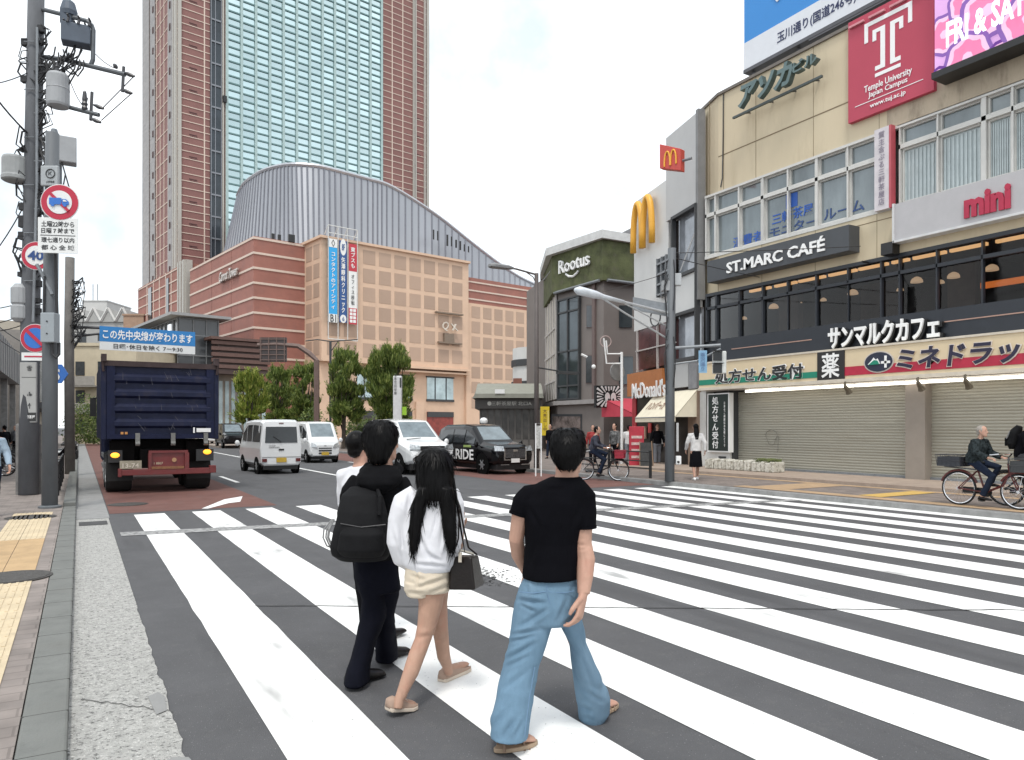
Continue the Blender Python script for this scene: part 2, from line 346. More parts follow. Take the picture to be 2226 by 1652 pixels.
# ================================================================ tower and shopping centre (one skewed grid)
Ad = (RV*-.643+FV*.766).normalized(); Bd = (RV*.766+FV*.643).normalized(); UP = V((0,0,1))
def frame(cx_, z):
    o = cw((cx_-CX)/F_*z, 0, z)
    return lambda a, b, h=0.: o + Ad*a + Bd*b + UP*h
def fb(mb, f, a0, a1, b0, b1, h0, h1, m=0):
    c = f((a0+a1)/2, (b0+b1)/2, (h0+h1)/2)
    return mb.obox(c, Ad*(a1-a0)/2, Bd*(b1-b0)/2, UP*(h1-h0)/2, m)
def bsol(cx_, z, x):      # b at which the front line of a frame crosses photo column x
    k0 = (cx_-CX)/F_*z; k = (x-CX)/F_; return (k*z-k0)/(.766-k*.643)
def asol(cx_, z, x):
    k0 = (cx_-CX)/F_*z; k = (x-CX)/F_; return (k*z-k0)/(-.643-k*.766)
brick = M('red_brick_tile', (.31,.13,.10), .75, var=.14, vs=.35, bump=.1, bs=8, dirt=((.24,.12,.1), .5, .8, .6))
brick_t = M('tower_brick_tile', (.225,.105,.092), .7, var=.14, vs=.2)
linem = M('cream_joint', (.62,.50,.42), .7, var=.05)
creamc = M('cream_column', (.42,.40,.36), .6, var=.06)
glass_t = islM('sky_teal_glass', (.52,.645,.655), .14, .12, .9)  # teal tint and per-pane tones put reflected sky and clouds into the colour
mull = M('teal_mullion', (.12,.22,.22), .5)
mullv = M('pale_mullion', (.36,.47,.46), .5)
dglass = M('dark_glass', (.05,.06,.07), .12, .3, var=.3, vs=.3)
slotm = M('slot_shadow', (.07,.03,.03), .8)
HT = 124.; tw = frame(386, 125.)
tower = thing('office_tower', tw(11, 25), 'tall red brick and teal glass office tower behind the shopping centre', 'tower')
A1 = 22.; B1 = bsol(386,125.,930)
b_ = lambda x: bsol(386,125.,x)
fb(MB(), tw, 0, A1, 0, B1, 0, HT).build('brick_wall', brick_t, tower)
L = MB()
P3 = 1.27
for k in range(int(HT/P3)):
    h = k*P3+.3
    fb(L, tw, -.07, 0, b_(394), b_(456), h, h+.13); fb(L, tw, -.07, 0, b_(828), b_(926), h, h+.13)
    if k % 2 == 0: fb(L, tw, 0, A1, -.07, 0, h, h+.16)
for x in (444, 852, 875): fb(L, tw, -.08, 0, b_(x)-.1, b_(x)+.1, 0, HT)
for a in (2.2, 5.6, 8.0, 10.4, 12.8): fb(L, tw, a-.12, a+.12, -.08, 0, 0, HT)
L.build('joint_lines', linem, tower)
S = MB()
for k in range(int(HT/3.81)):
    h = k*3.81+1.65
    fb(S, tw, -.05, 0, b_(413), b_(430), h, h+.16); fb(S, tw, -.05, 0, b_(411), b_(428), h+.35, h+.5)
    fb(S, tw, -.05, 0, b_(880), b_(889), h, h+.16); fb(S, tw, -.05, 0, b_(906), b_(914), h, h+.3)
    for a in (3.6, 14.3): fb(S, tw, a, a+.5, -.30, -.2, h, h+1.1)
S.build('vent_slots', slotm, tower)
c = MB()
for x0, x1 in ((386,393),(482,485.5),(488.5,492),(896.5,899),(901,903.5),(920.5,923),(926,931)): fb(c, tw, -.35, .3, b_(x0), b_(x1), 0, HT)
fb(c, tw, .1, .9, -.35, 0, 0, HT); fb(c, tw, 1.3, 1.9, -.35, 0, 0, HT)
c.build('corner_column', creamc, tower)
c = MB()
for a0, a1 in ((2.6,5.2),(13.4,16.6)): fb(c, tw, a0, a1, -.2, 0, 0, HT)
fb(c, tw, 17.2, A1, -.25, 0, 0, HT)
c.build('window_strip', M('grey_window_strip', (.20,.18,.17), .4, var=.3, vs=.5, stretch=(1,1,3)), tower)
c = MB(); fb(c, tw, -.1, .2, b_(456), b_(480), 0, HT); c.build('dark_glass_bay', dglass, tower)
c = MB()
for k in range(int(HT/3.81)): fb(c, tw, -.3, -.1, b_(458), b_(480), k*3.81, k*3.81+.28)
for x in (457,466,479): fb(c, tw, -.28, -.1, b_(x), b_(x)+.14, 0, HT)
c.build('bay_mullion', M('steel_mullion', (.2,.21,.23), .4, .3), tower)
c = MB(); gl0, gl1 = b_(492), b_(828); 
for i in range(12):
    for k in range(int(HT/1.27)): x0 = gl0+(gl1-gl0)*i/12; fb(c, tw, -.15, .1, x0+.01, x0+(gl1-gl0)/12-.01, k*1.27+.12, (k+1)*1.27+.11)
c.build('curtain_wall', glass_t, tower)
c = MB(); PG = 1.27
for k in range(int(HT/PG)): fb(c, tw, -.33, -.15, gl0, gl1, k*PG, k*PG+.24)
c.build('transom', mull, tower)
c = MB()
for k in range(13): x = gl0+(gl1-gl0)*k/12; fb(c, tw, -.42, -.15, x-.22, x+.22, 0, HT)
c.build('mullion', mullv, tower)
c = MB()
for h in (22, 58.5): fb(c, tw, -.8, -.3, b_(486)-.3, b_(486)+.3, h, h+1.1)
c.build('facade_lamp', black_m, tower)
# --- shopping centre
mall = thing('shopping_centre', frame(551,88.)(5,5), 'low brick and beige panelled shopping centre with a ribbed silver roof', 'shopping centre')
f0 = frame(551, 88.); HP = 24.4; a1 = asol(551,88.,413); b1 = bsol(551,88.,662)
fb(MB(), f0, 0, a1, 0, b1+12, 0, HP).build('brick_wall', brick, mall)
c = MB()
for k in range(10):
    h = HP-.35-k*1.78
    fb(c, f0, -.08, a1, -.08, 0, h, h+.26); fb(c, f0, -.08, 0, 0, b1, h, h+.26)
c.build('joint_lines', linem, mall)
c = MB()
for a in (7.5, 15.): fb(c, f0, a, a+.05, -.02, 0, 8, HP)
c.build('panel_joint', M('brick_joint', (.2,.08,.06), .8), mall)
# script sign on the left brick face
po = f0(7.6, -.22, 21.05)
c = MB().text('Carrot Tower', po, -Ad, UP, 6.6, 1.25, ext=.2, shear=.35, off=.01); c.build('sign_lettering', M('sign_silver', (.55,.5,.46), .35, .5), mall)
c = MB().text('Carrot Tower', po-Bd*.02+Ad*.1-UP*.1, -Ad, UP, 6.6, 1.25, ext=.02, shear=.35, off=.02); c.build('sign_backing', black_m, mall)
peach = M('peach_tile', (.64,.45,.325), .8, var=.07, vs=.5, bump=.05, dirt=((.52,.37,.28), .55, .85, .7))
tanp_ = islM('tan_panel', (.425,.30,.225), .07, .8)
Mc = f0(0, b1); Qo = Mc - Ad*4.7
f1 = lambda a, b, h=0.: Qo + Ad*a + Bd*b + UP*h
BL = 21.9; HB = 24.3
c = MB(); fb(c, f1, 0, 16, 0, BL, 9.6, HB); fb(c, f1, .9, 16, 0, BL, 0, 9.6); c.build('beige_wall', peach, mall)
c = MB()
for i in range(9):
    for j in range(6):
        if i < 2: continue
        x = 5.55+(i-2)*2.26; h = HB-.55-j*2.33
        fb(c, f1, -.03, 0, x, x+1.72, h-1.75, h)
for i in range(2):
    for j in range(6):
        a = .55+i*2.1; h = HB-.55-j*2.33; fb(c, f1, a, a+1.6, -.03, 0, h-1.75, h)
for j in range(6):
    for i in range(2): fb(c, f1, -.03, 0, .7+i*2.26, 2.42+i*2.26, HB-.55-j*2.33-1.75, HB-.55-j*2.33)
c.build('tan_panels', tanp_, mall)
c = MB(); fb(c, f1, -.35, 16, -.3, BL+.1, HB-.02, HB+.28); fb(c, f1, -.5, .9, 8, BL, 9.3, 9.6); fb(c, f1, -.3, .9, 8, BL, 8.85, 9.05); c.build('cornice', peach, mall)
# lower wing to the right
HW = 22.6
c = MB(); fb(c, f1, .6, 16, BL, BL+16, 19, HW); c.build('wing_brick', brick, mall)
c = MB()
for k in range(3): fb(c, f1, .52, .6, BL, BL+16, 21.9-k*1.2, 22.1-k*1.2)
c.build('wing_joints', linem, mall)
c = MB(); fb(c, f1, .5, 16, BL, BL+16, 0, 19); c.build('wing_wall', peach, mall)
c = MB()
for i in range(7):
    for j in range(7): x = BL+.9+i*2.05; h = 18.6-j*2.12; fb(c, f1, .47, .5, x, x+1.5, h-1.6, h)
c.build('wing_panels', tanp_, mall)
# shop windows at the foot of the beige block
pg = M('shop_glass', (.42,.52,.54), .1, .2, var=.3, vs=.6)
for i, (x0, x1) in enumerate([(5.2,8.4),(10.2,13.2),(15.6,19.9)]):
    c = MB(); fb(c, f1, .82, 1.0, x0, x1, 5.4, 8.3); w_ = c.build('window', pg, mall)
    c = MB(); fb(c, f1, .76, .9, x0-.15, x1+.15, 8.3, 8.5); fb(c, f1, .7, .9, x0-.1, x1+.1, 5.1, 5.4)
    for q in (.3,.72): fb(c, f1, .78, .9, x0+(x1-x0)*q-.08, x0+(x1-x0)*q+.08, 5.4, 8.3)
    c.build('window_frame', dark_grey, w_)
    c = MB(); fb(c, f1, .8, .95, x0, x1, 0.2, 3.7); s_ = c.build('shop_front', M('shop_red', (.24,.045,.035), .5, var=.4, vs=1.5) if i == 2 else M('shop_dark', (.06,.05,.045), .3, var=.4, vs=1.2), mall)
    c = MB(); fb(c, f1, .7, .85, x0, x1, 3.0, 3.7); c.build('fascia', dark_grey, s_)
c = MB(); fb(c, f1, .5, .95, 13.7, 14.9, 0, 5); c.build('pilaster', peach, mall); c = MB(); fb(c, f1, .5, .95, 8.8, 9.8, 0, 5); c.build('pilaster', peach, mall)
# rounded emblem sign on the beige wall
c = MB(); o = f1(-.35, 18.4, 15.2)
c.text('Q', o-Bd*.7, Bd, UP, 1.0, 1.25, ext=.2, off=.0, shear=.2); c.text('x', o+Bd*.75, Bd, UP, 1.3, .9, ext=.2, off=.0, shear=-.3)
c.build('emblem', M('emblem_white', (.62,.56,.48), .5), mall)
c = MB(); fb(c, f1, -.6, -.1, 16.2, 20.6, 16.9, 17.1); fb(c, f1, -.6, -.1, 16.6, 20.4, 12.9, 13.1); fb(c, f1, -.4, 0, 17.6, 19.2, 13.1, 14.3); c.build('light_rail', M('rail_brown', (.2,.15,.11), .6), mall)
# ribbed silver roof
seams = [(478,590,516,425,116),(503,580,528,402,110),(530,570,548,385,105),(562,560,572,371,101),(602,560,606,361,99),(645,565,640,357.5,98),(692,570,690,361,98.5),(742,575,740,373,100),(800,580,800,389,103),(843,590,843,402,105),(900,600,900,435,108),(960,610,960,476,111),(1020,620,1020,524,114),(1080,640,1080,570,117),(1128,650,1128,602,119),(1170,660,1170,622,121)]
def lerp_s(u):
    i = min(int(u), len(seams)-2); q = u-i
    P = [seams[max(0,min(len(seams)-1,i+d))] for d in (-1,0,1,2)]
    return [.5*((2*p1)+(-p0+p2)*q+(2*p0-5*p1+4*p2-p3)*q*q+(-p0+3*p1-3*p2+p3)*q**3) for p0,p1,p2,p3 in zip(*P)]
c = MB(); rb = MB(); tops = []; n = 62; rows = []
for k in range(n+1):
    xb, yb, xt, yt, z = lerp_s(k*(len(seams)-1)/n)
    p = px(xb, yb, z); q = px(xt, yt, z+3); rows.append((p, q, q+FV*28, p+FV*34))
for a, b in zip(rows, rows[1:]):
    for j in range(3): c.add([a[j], b[j], b[j+1], a[j+1]], [(0,1,2,3)])
c.add(list(rows[0]), [(0,1,2,3)]); c.add(list(rows[-1])[::-1], [(0,1,2,3)])
roof = c.build('ribbed_roof', M('zinc_cladding', (.315,.325,.35), .42, .55, var=.1, vs=.15, stretch=(1,1,.2)), mall)
for a in rows: rb.tube([a[0], (a[0]+a[1])/2, a[1]], .14, 5)
rb.build('roof_seam', M('zinc_seam', (.20,.205,.23), .4, .5), roof)
rb = MB().tube([r[1] for r in rows], .28, 6); rb.build('roof_edge', M('zinc_edge', (.42,.43,.46), .4, .5), roof)
c = MB()
for x, y0, y1, w_ in [(942,585,606,3),(951,588,608,3),(972,596,620,4),(981,600,621,3),(991,607,624,4),(1000,610,629,4),(1009,617,632,3),(1018,621,634,3)]:
    y0 -= 86; y1 -= 86; z = 110+(x-940)*.045
    MB().slab([px(x-w_/2,y1,z-.25), px(x+w_/2,y1,z-.25), px(x+w_/2,y0,z-.25), px(x-w_/2,y0,z-.25)], .2).build('roof_slit', black_m, roof)
c = MB()
for x in (655,663): p = f0(0,b1*.7+ (x-655)*.05,HP); c.box(p.x-.2,p.x+.2,p.y-.2,p.y+.2,HP,HP+.9)
for x in (2.6,3.4): p = f0(.6,x,HP); c.box(p.x-.18,p.x+.18,p.y-.18,p.y+.18,HP,HP+.8)
c.build('roof_lamp', black_m, mall)
# tower foot left of the brick block
f2 = frame(403, 108.); HF = 25.7; a2 = asol(403,108.,300)
c = MB(); fb(c, f2, 0, a2, 0, 14, 0, HF); c.build('foot_wall', brick, mall)
c = MB()
for k in range(14): fb(c, f2, 4, a2, -.08, 0, HF-.4-k*1.6, HF-.22-k*1.6)
for a in (7, 10, 13.5, 17, 21): fb(c, f2, a-.12, a+.12, -.09, 0, 0, HF)
c.build('foot_joints', linem, mall)
c = MB()
for a0, a3 in ((0,.7),(1.3,2.),(2.5,3.1)): fb(c, f2, a0, a3, -.3, 0, 0, HF+.4)
fb(c, f2, -.3, 0, 0, .9, 0, HF+.4); c.build('foot_column', creamc, mall)
c = MB()
for a0, a3 in ((8.2,9.4),(18.,20.)): fb(c, f2, a0, a3, -.15, 0, 0, HF-1)
c.build('foot_window', dglass, mall)
# dark glazed entrance and brown louvre canopy in front
f3 = frame(389, 80.); HD = 13.6
c = MB(); fb(c, f3, 0, 40, 0, 4.2, 0, HD); ent = c.build('glazed_entrance', M('dark_entrance_glass', (.075,.08,.085), .2, .2, var=.3, vs=.3), mall)
c = MB()
for k in range(24): fb(c, f3, .2+k*1.6, .32+k*1.6, -.12, 0, 0, HD)
for h in (3,6,9.4,11.6,13.4): fb(c, f3, 0, 40, -.1, 0, h, h+.15); fb(c, f3, -.1, 0, 0, 4.2, h, h+.15)
for b in (1.4,2.8,4.1): fb(c, f3, -.12, 0, b, b+.1, 0, HD)
c.build('entrance_mullion', M('grey_mullion', (.18,.185,.19), .5), ent)
c = MB(); fb(c, f3, -1.2, 41, -1.2, 5.2, HD, HD+.3); c.build('entrance_roof', M('entrance_roof', (.28,.28,.28), .6), ent)
c = MB()
for h in (11.9, 9.9, 1.5): fb(c, f3, 2.2, 3.2, -.3, -.16, h, h+1.1)
c.build('entrance_light', M('entrance_light', (.8,.85,.88), .4, emit=(.9,.95,1), es=.5), ent)
brown = M('brown_louvre', (.115,.062,.05), .6, var=.15)
bx0, bx1 = bsol(389,80.,455), bsol(389,80.,572)
c = MB()
fb(c, f3, -2, 12, bx0, bx1, 7.5, 8.0); fb(c, f3, -1.8, 10, bx0+.3, bx1-.2, 8.0, 11.2)
cano = c.build('louvre_canopy', M('canopy_dark', (.06,.035,.03), .6), mall)
c = MB()
for k in range(5): fb(c, f3, -2.1, -1.8, bx0-.4, bx1, 8.1+k*.65, 8.5+k*.65)
fb(c, f3, -2.4, 12, bx0-.6, bx1, 11.2, 11.5); c.build('louvre', brown, cano)
c = MB(); fb(c, f3, 0, 8, bx0, bx1, 0, 7.5); c.build('arcade_wall', M('arcade_wall', (.2,.17,.14), .6, var=.4, vs=.4), cano)
c = MB()
for k in range(9): fb(c, f3, -.1, 0, bx0+.3+k*.7, bx0+.7+k*.7, .3, 6.8)
c.build('arcade_window', pg, cano)
# ================================================================ hanging banners, signs on the centre
def banner(x0, x1, ytop, ybot, label, build):
    o = f1(-.7, x0, ytop); t = thing('banner', f1(-.7, (x0+x1)/2, ybot), label, 'banner', 'vertical banners on the beige wall')
    c = MB(); fb(c, f1, -.74, -.70, x0, x1, ybot, ytop); build(t, lambda b, h: f1(-.745, x0+(x1-x0)*b, ybot+(ytop-ybot)*h), x1-x0, ytop-ybot, c)
    return t
bw = M('banner_white', (.78,.78,.76), .7, var=.03); bcy = M('banner_cyan', (.03,.36,.72), .6, var=.03); bnv = M('banner_navy', (.03,.09,.26), .6, var=.03); brd = M('banner_red', (.5,.04,.06), .6, var=.03)
def bn1(t, P, w, h, c):
    c.build('cloth', bcy, t)
    d = MB().slab([P(0,.89),P(1,.89),P(1,1),P(0,1)], -.0).build if 0 else None
    d = MB(); fb2(d, P, 0, 1, .9, 1); fb2(d, P, 0, 1, 0, .1); d.build('white_field', bw, t)
    d = MB().text('コンタクトのアイシティ', P(.5,.5)-Ad*.02, Bd, UP, w*.5, h*.68, ext=.02, off=.02, vertical=True); d.build('lettering', bw, t)
    d = MB().text('B1', P(.5,.05)-Ad*.02, Bd, UP, w*.7, .9, ext=.02, off=.01).text('◇', P(.5,.95)-Ad*.02, Bd, UP, w*.45, .9, ext=.02, off=.01); d.build('small_lettering', dark_grey, t)
def fb2(mb, P, b0, b1, h0, h1, out=.012):
    q = [P(b0,h0), P(b1,h0), P(b1,h1), P(b0,h1)]; q = [p - Ad*out for p in q]
    mb.slab(q, .01)
def bn2(t, P, w, h, c):
    c.build('cloth', bnv, t)
    d = MB(); o = P(.5,.92)-Ad*.02; ring = [o+Bd*w*.42*math.cos(a)+UP*1.0*math.sin(a) for a in [k*.314 for k in range(20)]]; d.slab(ring, .01)
    o = P(.5,.045)-Ad*.02; ring = [o+Bd*w*.42*math.cos(a)+UP*.5*math.sin(a) for a in [k*.314 for k in range(20)]]; d.slab(ring, .01); d.build('white_field', bw, t)
    MB().text('矢澤眼科クリニック', P(.5,.46)-Ad*.02, Bd, UP, w*.55, h*.68, ext=.02, off=.025, vertical=True).build('lettering', bw, t)
    MB().text('8F', P(.5,.92)-Ad*.04, Bd, UP, w*.4, .8, ext=.02, off=.01).text('6', P(.5,.045)-Ad*.04, Bd, UP, w*.3, .5, ext=.02).build('small_lettering', bnv, t)
def bn3(t, P, w, h, c):
    c.build('cloth', bw, t)
    d = MB(); fb2(d, P, 0, 1, .66, 1); fb2(d, P, 0, 1, 0, .2); d.build('red_field', brd, t)
    MB().text('東ブスも', P(.5,.83)-Ad*.03, Bd, UP, w*.55, h*.26, ext=.02, off=.02, vertical=True).build('lettering', bw, t)
    d = MB()
    for i in range(2):
        for j in range(4): fb2(d, P, .12+i*.42, .46+i*.42, .02+j*.045, .055+j*.045, .03)
    d.build('white_blocks', bw, t)
    MB().text('オフィス移転', P(.5,.43)-Ad*.03, Bd, UP, w*.4, h*.38, ext=.02, vertical=True).build('small_lettering', dark_grey, t)
banner(.62, 1.68, 24.2, 14.2, 'bright cyan vertical banner with white kana, leftmost of the three on the beige wall', bn1)
banner(1.98, 2.95, 24.2, 14.3, 'navy vertical banner with white lettering between the cyan and the red banner', bn2)
banner(3.2, 4.3, 24.0, 14.2, 'red and white vertical banner right of the navy one on the beige wall', bn3)
fr = MB()
for b in (.55, 1.82, 3.1, 4.42): fr.tube([f1(-.68,b,12.2), f1(-.68,b,25.8)], .05, 5); fr.tube([f1(-.68,b,25.8), f1(.3,b,24.9)], .05, 5)
for h in (12.2, 25.8, 24.9): fr.tube([f1(-.68,.55,h), f1(-.68,4.42,h)], .06, 5)
tag(fr.build('scaffold_frame', M('frame_white', (.6,.6,.58), .5)), 'pale steel frame holding the three vertical banners on the beige wall', 'frame')
# ================================================================ far left buildings
def tower_block(name, x0, x1, ytop, z, depth, mats, label, cat, floors, cols, roofkind=None, group=None):
    p = px(x0, YH, z); q = px(x1, YH, z); h = EYE+(YH-ytop)/F_*z; u = (q-p); u.z = 0; W = u.length; u.normalize(); nb = V((-u.y, u.x, 0))
    p.z = 0; P = lambda a, b, hh: p+u*a+nb*b+UP*hh
    t = thing(name, P(W/2, depth/2, 0), label, cat, group)
    MB().prism([P(0,0,0)[:2], P(W,0,0)[:2], P(W,depth,0)[:2], P(0,depth,0)[:2]], 0, h).build('wall', mats[0], t)
    c = MB(); fh = h/(floors+.4)
    for i in range(floors):
        for j in range(cols):
            a = W*(j+.28)/cols; c.obox(P(a+W*.22/cols, -.03, fh*(i+.62)), u*W*.2/cols, nb*.04, UP*fh*.24)
    c.build('window', mats[1], t)
    c = MB(); c.obox(P(W/2,depth/2,h+.15), u*(W/2+.15), nb*(depth/2+.15), UP*.15)
    for i in range(1, floors): c.obox(P(W/2,-.06,fh*i), u*W/2, nb*.07, UP*.07)
    c.build('cornice', mats[2] if len(mats) > 2 else mats[0], t)
    return t, P, W, h
yel = M('yellow_render', (.52,.45,.33), .85, var=.1, vs=1)
gry = M('grey_render', (.40,.40,.385), .85, var=.1, vs=.5)
wdark = M('dark_window', (.05,.055,.06), .15, var=.3)
wht = M('white_render', (.62,.62,.6), .8, var=.06, vs=.6)
t, P, W, h = tower_block('apartment_building', 150, 296, 752, 72, 9, [yel, wdark, yel], 'pale yellow apartment building behind the blue overhead sign', 'building', 3, 3)
c = MB()
for j in range(2): c.obox(P(W*.28,-.4,3+j*2.6), RV*1.1, FV*.4, UP*.08); c.obox(P(W*.28,-.8,3.5+j*2.6), RV*1.1, FV*.03, UP*.45)
c.build('balcony', M('balcony_grey', (.35,.33,.3), .6), t)
t, P, W, h = tower_block('school_building', 158, 284, 700, 150, 12, [gry, wdark, wht], 'grey building with a zigzag gabled roofline beyond the overhead sign', 'building', 5, 3)
c = MB(); u = (P(1,0,0)-P(0,0,0)); nb = P(0,1,0)-P(0,0,0)
for k in range(4):
    a0 = W*k/4; a1_ = W*(k+1)/4; c.slab([P(a0,-.3,h), P(a1_,-.3,h), P((a0+a1_)/2,-.3,h+2.7)], 10); 
c.build('gable', gry, t)
c = MB()
for k in range(4):
    a0 = W*k/4; a1_ = W*(k+1)/4; m_ = (a0+a1_)/2
    for q in (a0, a1_): c.tube([P(q,-.4,h+.1), P(m_,-.4,h+2.8)], .28, 4)
c.build('roof_trim', wht, t)
t, P, W, h = tower_block('office_block', 180, 232, 655, 190, 12, [wht, wdark, wht], 'small white block showing above the zigzag roof', 'building', 6, 2)
c = MB()
for q in (.15,.35): c.tube([P(W*q,3,h), P(W*q,3,h+5)], .12, 5)
c.build('antenna', grey_metal, t)
t, P, W, h = tower_block('low_building', 268, 312, 686, 125, 9, [M('brown_render', (.36,.24,.17), .85), wdark], 'tan building wedged between the zigzag roof and the brick tower', 'building', 4, 2)
# left side of our pavement: station arcade with grey canopy
t = thing('arcade_building', (-7,40,0), 'dark open arcade with a grey metal canopy at the left edge', 'building')
arcd = M('arcade_dark', (.02,.019,.018), .8); cang = M('canopy_grey', (.27,.28,.285), .6, var=.1, vs=2)
MB().box(-16,-5.2,24.5,56,.066,7.5).build('wall', arcd, t)
c = MB().box(-14,-3.2,24,56,4.3,6.1); t2 = c.build('canopy', cang, t)
c = MB()
for k in range(26): c.box(-3.26,-3.17,24.1+k*1.22,24.16+k*1.22,4.3,6.12)
c.build('canopy_rib', M('canopy_rib', (.18,.185,.19), .6), t2)
c = MB()
for k in range(6): c.box(-3.7,-3.4,25+k*6,25.3+k*6,.066,4.3)
c.build('pillar', concrete, t)
c = MB().box(-4.2,-3.4,27.5,44,.066,.75); c.build('plinth', M('brown_plinth', (.10,.06,.045), .7), t)
# row of shopfronts further along the left pavement
for k, (y0, hh, col, lab) in enumerate([(58,8,(.25,.23,.21),'grey shop building beyond the arcade on the left pavement'), (70,10,(.4,.36,.3),'beige shop building further down the left pavement')]):
    t = thing('shop_building', (-6,y0+5,0), lab, 'building')
    MB().box(-14,-2.8,y0,y0+11,.066,hh).build('wall', M('shopwall%d' % k, col, .8), t)
    c = MB()
    for i in range(3): c.box(-2.83,-2.77,y0+1+i*3.4,y0+3.4+i*3.4,3.8,hh-1.5)
    c.build('window', wdark, t); MB().box(-2.85,-2.0,y0+.3,y0+10.7,2.9,3.3).build('awning', dark_grey, t)
# ================================================================ right hand row
def plane_of(P0, d):
    P0 = V(P0); d = V(d).normalized(); n = V((d.y, -d.x, 0))
    if n.dot(P0-EYEP) > 0: n = -n
    return P0, d, n
def pp(pl, x, y, out=0.):
    p = hit(x, y, pl[0], pl[2]); return p + pl[2]*out
def pan(mb, pl, q, out=.1, th=None, m=0):      # panel on a facade given by photograph corners (left-bottom, right-bottom, right-top, left-top)
    mb.slab([pp(pl, x, y, out) for x, y in q], th or out+.1, m); return mb
def upright(mb, pl, x0, x1, h0, h1, out, th, m=0):
    a = hit(x0, YH, pl[0], pl[2]); b = hit(x1, YH, pl[0], pl[2]); a.z = b.z = 0
    mb.slab([a+UP*h0+pl[2]*out, b+UP*h0+pl[2]*out, b+UP*h1+pl[2]*out, a+UP*h1+pl[2]*out], th, m); return mb
def extr(pts, back):     # footprint from front points plus an offset behind
    return [p[:2] for p in pts] + [(p+back)[:2] for p in pts[::-1]]
# --- corner building with the green fascia
cor = cw(5.21, 0, 42); dl = V((0,1,0)); plC = plane_of(cor, dl)
e1 = hit(1212, YH, plC[0], plC[2]); e1.z = 0; e0 = px(1189, YH, 51.5); e0.z = 0; e2 = cor + V((9,-.0,0))
plL = plane_of(e1, e0-e1); plR = plane_of(cor, (1,0,0))
umb = M('umber_wall', (.19,.165,.152), .7, var=.08, vs=.8); umb2 = M('umber_wall_brown', (.145,.105,.097), .7, var=.08, vs=.8)
cb = thing('corner_building', cor+V((3,4,0)), 'brown corner building with a moss green fascia and white lettering', 'building')
foot = [e0[:2], e1[:2], cor[:2], e2[:2], (e2+V((0,14,0)))[:2], (e0+V((2,6,0)))[:2]]
MB().prism(foot, 0, 12.2).build('wall', umb, cb)
c = MB(); g0 = 9.95
c.prism([(e0+plL[2]*.0)[:2]]+[(e0+(plL[2])*.25)[:2], (e1+(plC[2]+plL[2])*.2)[:2], (cor+(plC[2]+plR[2])*.22)[:2], (e2+plR[2]*.25)[:2], e2[:2], cor[:2], e1[:2]], g0, 12.25)
fas = c.build('green_fascia', M('moss_green', (.085,.095,.04), .9, var=.45, vs=1.6, bump=.6, bs=12, dirt=((.10,.095,.06), .5, .7, 2)), cb)
c = MB(); c.prism([(e0+plL[2]*.5)[:2], (e1+(plC[2]+plL[2])*.4)[:2], (cor+(plC[2]+plR[2])*.45)[:2], (e2+plR[2]*.5)[:2], (e2+V((0,10,0)))[:2], (e0+V((2,4,0)))[:2]], 12.25, 12.72)
c.build('roof_edge', M('pale_roof', (.6,.6,.59), .7), cb)
c = MB(); q0, q1 = px(1287,YH,46.5), px(1395,YH,46.5); rq = FV*9; c.prism([q0[:2], q1[:2], (q1+rq)[:2], (q0+rq)[:2]], 12.72, [12.95, 14.5, 14.5, 12.95]); c.build('penthouse', M('penthouse_grey', (.16,.16,.165), .7), cb)
c = MB(); c.tube([pp(plL,1190,610,.3), pp(plL,1211,585,.3)], .06); 
for pl, xs in ((plC,(1213,1311)),(plR,(1313,1382))): c.tube([V((*hit(xs[0],YH,pl[0],pl[2])[:2], g0))+pl[2]*.3, V((*hit(xs[1],YH,pl[0],pl[2])[:2], g0))+pl[2]*.3], .09)
c.build('fascia_trim', grey_metal, cb)
o = pp(plC, 1259, 573, .35); xd = V((0,-1,0))
MB().text('Rootus', o, xd, UP, pp(plC,1226,577).y-pp(plC,1292,577).y, .80, ext=.12, off=.004).build('sign_lettering', M('letter_white', (.85,.85,.84), .5, var=.02), fas)
sm = MB().tube([pp(plC,1240,597,.35), pp(plC,1247,602,.35), pp(plC,1256,602,.35), pp(plC,1264,595,.35), pp(plC,1267,590,.35)], .07, 6); sm.build('sign_swoosh', _mc['letter_white'], fas)
cgl = M('corner_glass', (.07,.085,.095), .06, .35, var=.35, vs=.4)
c = MB(); upright(c, plC, 1216, 1262, 3.3, 9.5, .12, .2); win = c.build('window', cgl, cb)
c = MB()
for x in (1215,1237,1261): upright(c, plC, x, x+2.2, 3.3, 9.5, .2, .2)
for h_ in (3.3,4.1,6.2,8.6,9.4): upright(c, plC, 1215, 1263, h_, h_+.1, .2, .2)
c.build('window_frame', dark_grey, win)
for q in ([(1275,832),(1292,832),(1292,773),(1275,773)], [(1276,711),(1294,711),(1294,664),(1276,664)]):
    c = MB(); pan(c, plC, q, .06); ww_ = c.build('window', wdark, cb)
    c = MB(); q2 = [(x+(-1.5 if i in (0,3) else 1.5), y+(2 if i < 2 else -2)) for i, (x, y) in enumerate(q)]; pan(c, plC, q2, .03); c.build('window_frame', umb2, ww_)
for q in ([(1345,712),(1372,712),(1372,664),(1345,664)], [(1345,835),(1374,835),(1374,775),(1345,775)]):
    c = MB(); pan(c, plR, q, .06); c.build('window', cgl, cb)
c = MB(); upright(c, plL, 1189, 1211, 3.4, 9.9, .1, .15); lw = c.build('side_panel', M('ivory_panel', (.5,.46,.4), .6, var=.1), cb)
c = MB()
for x in (1190,1195.5,1201,1206.5,1211): upright(c, plL, x, x+1.1, 3.4, 9.9, .16, .1)
for h_ in (4.5,6.2,7.8): upright(c, plL, 1189, 1212, h_, h_+.12, .18, .1)
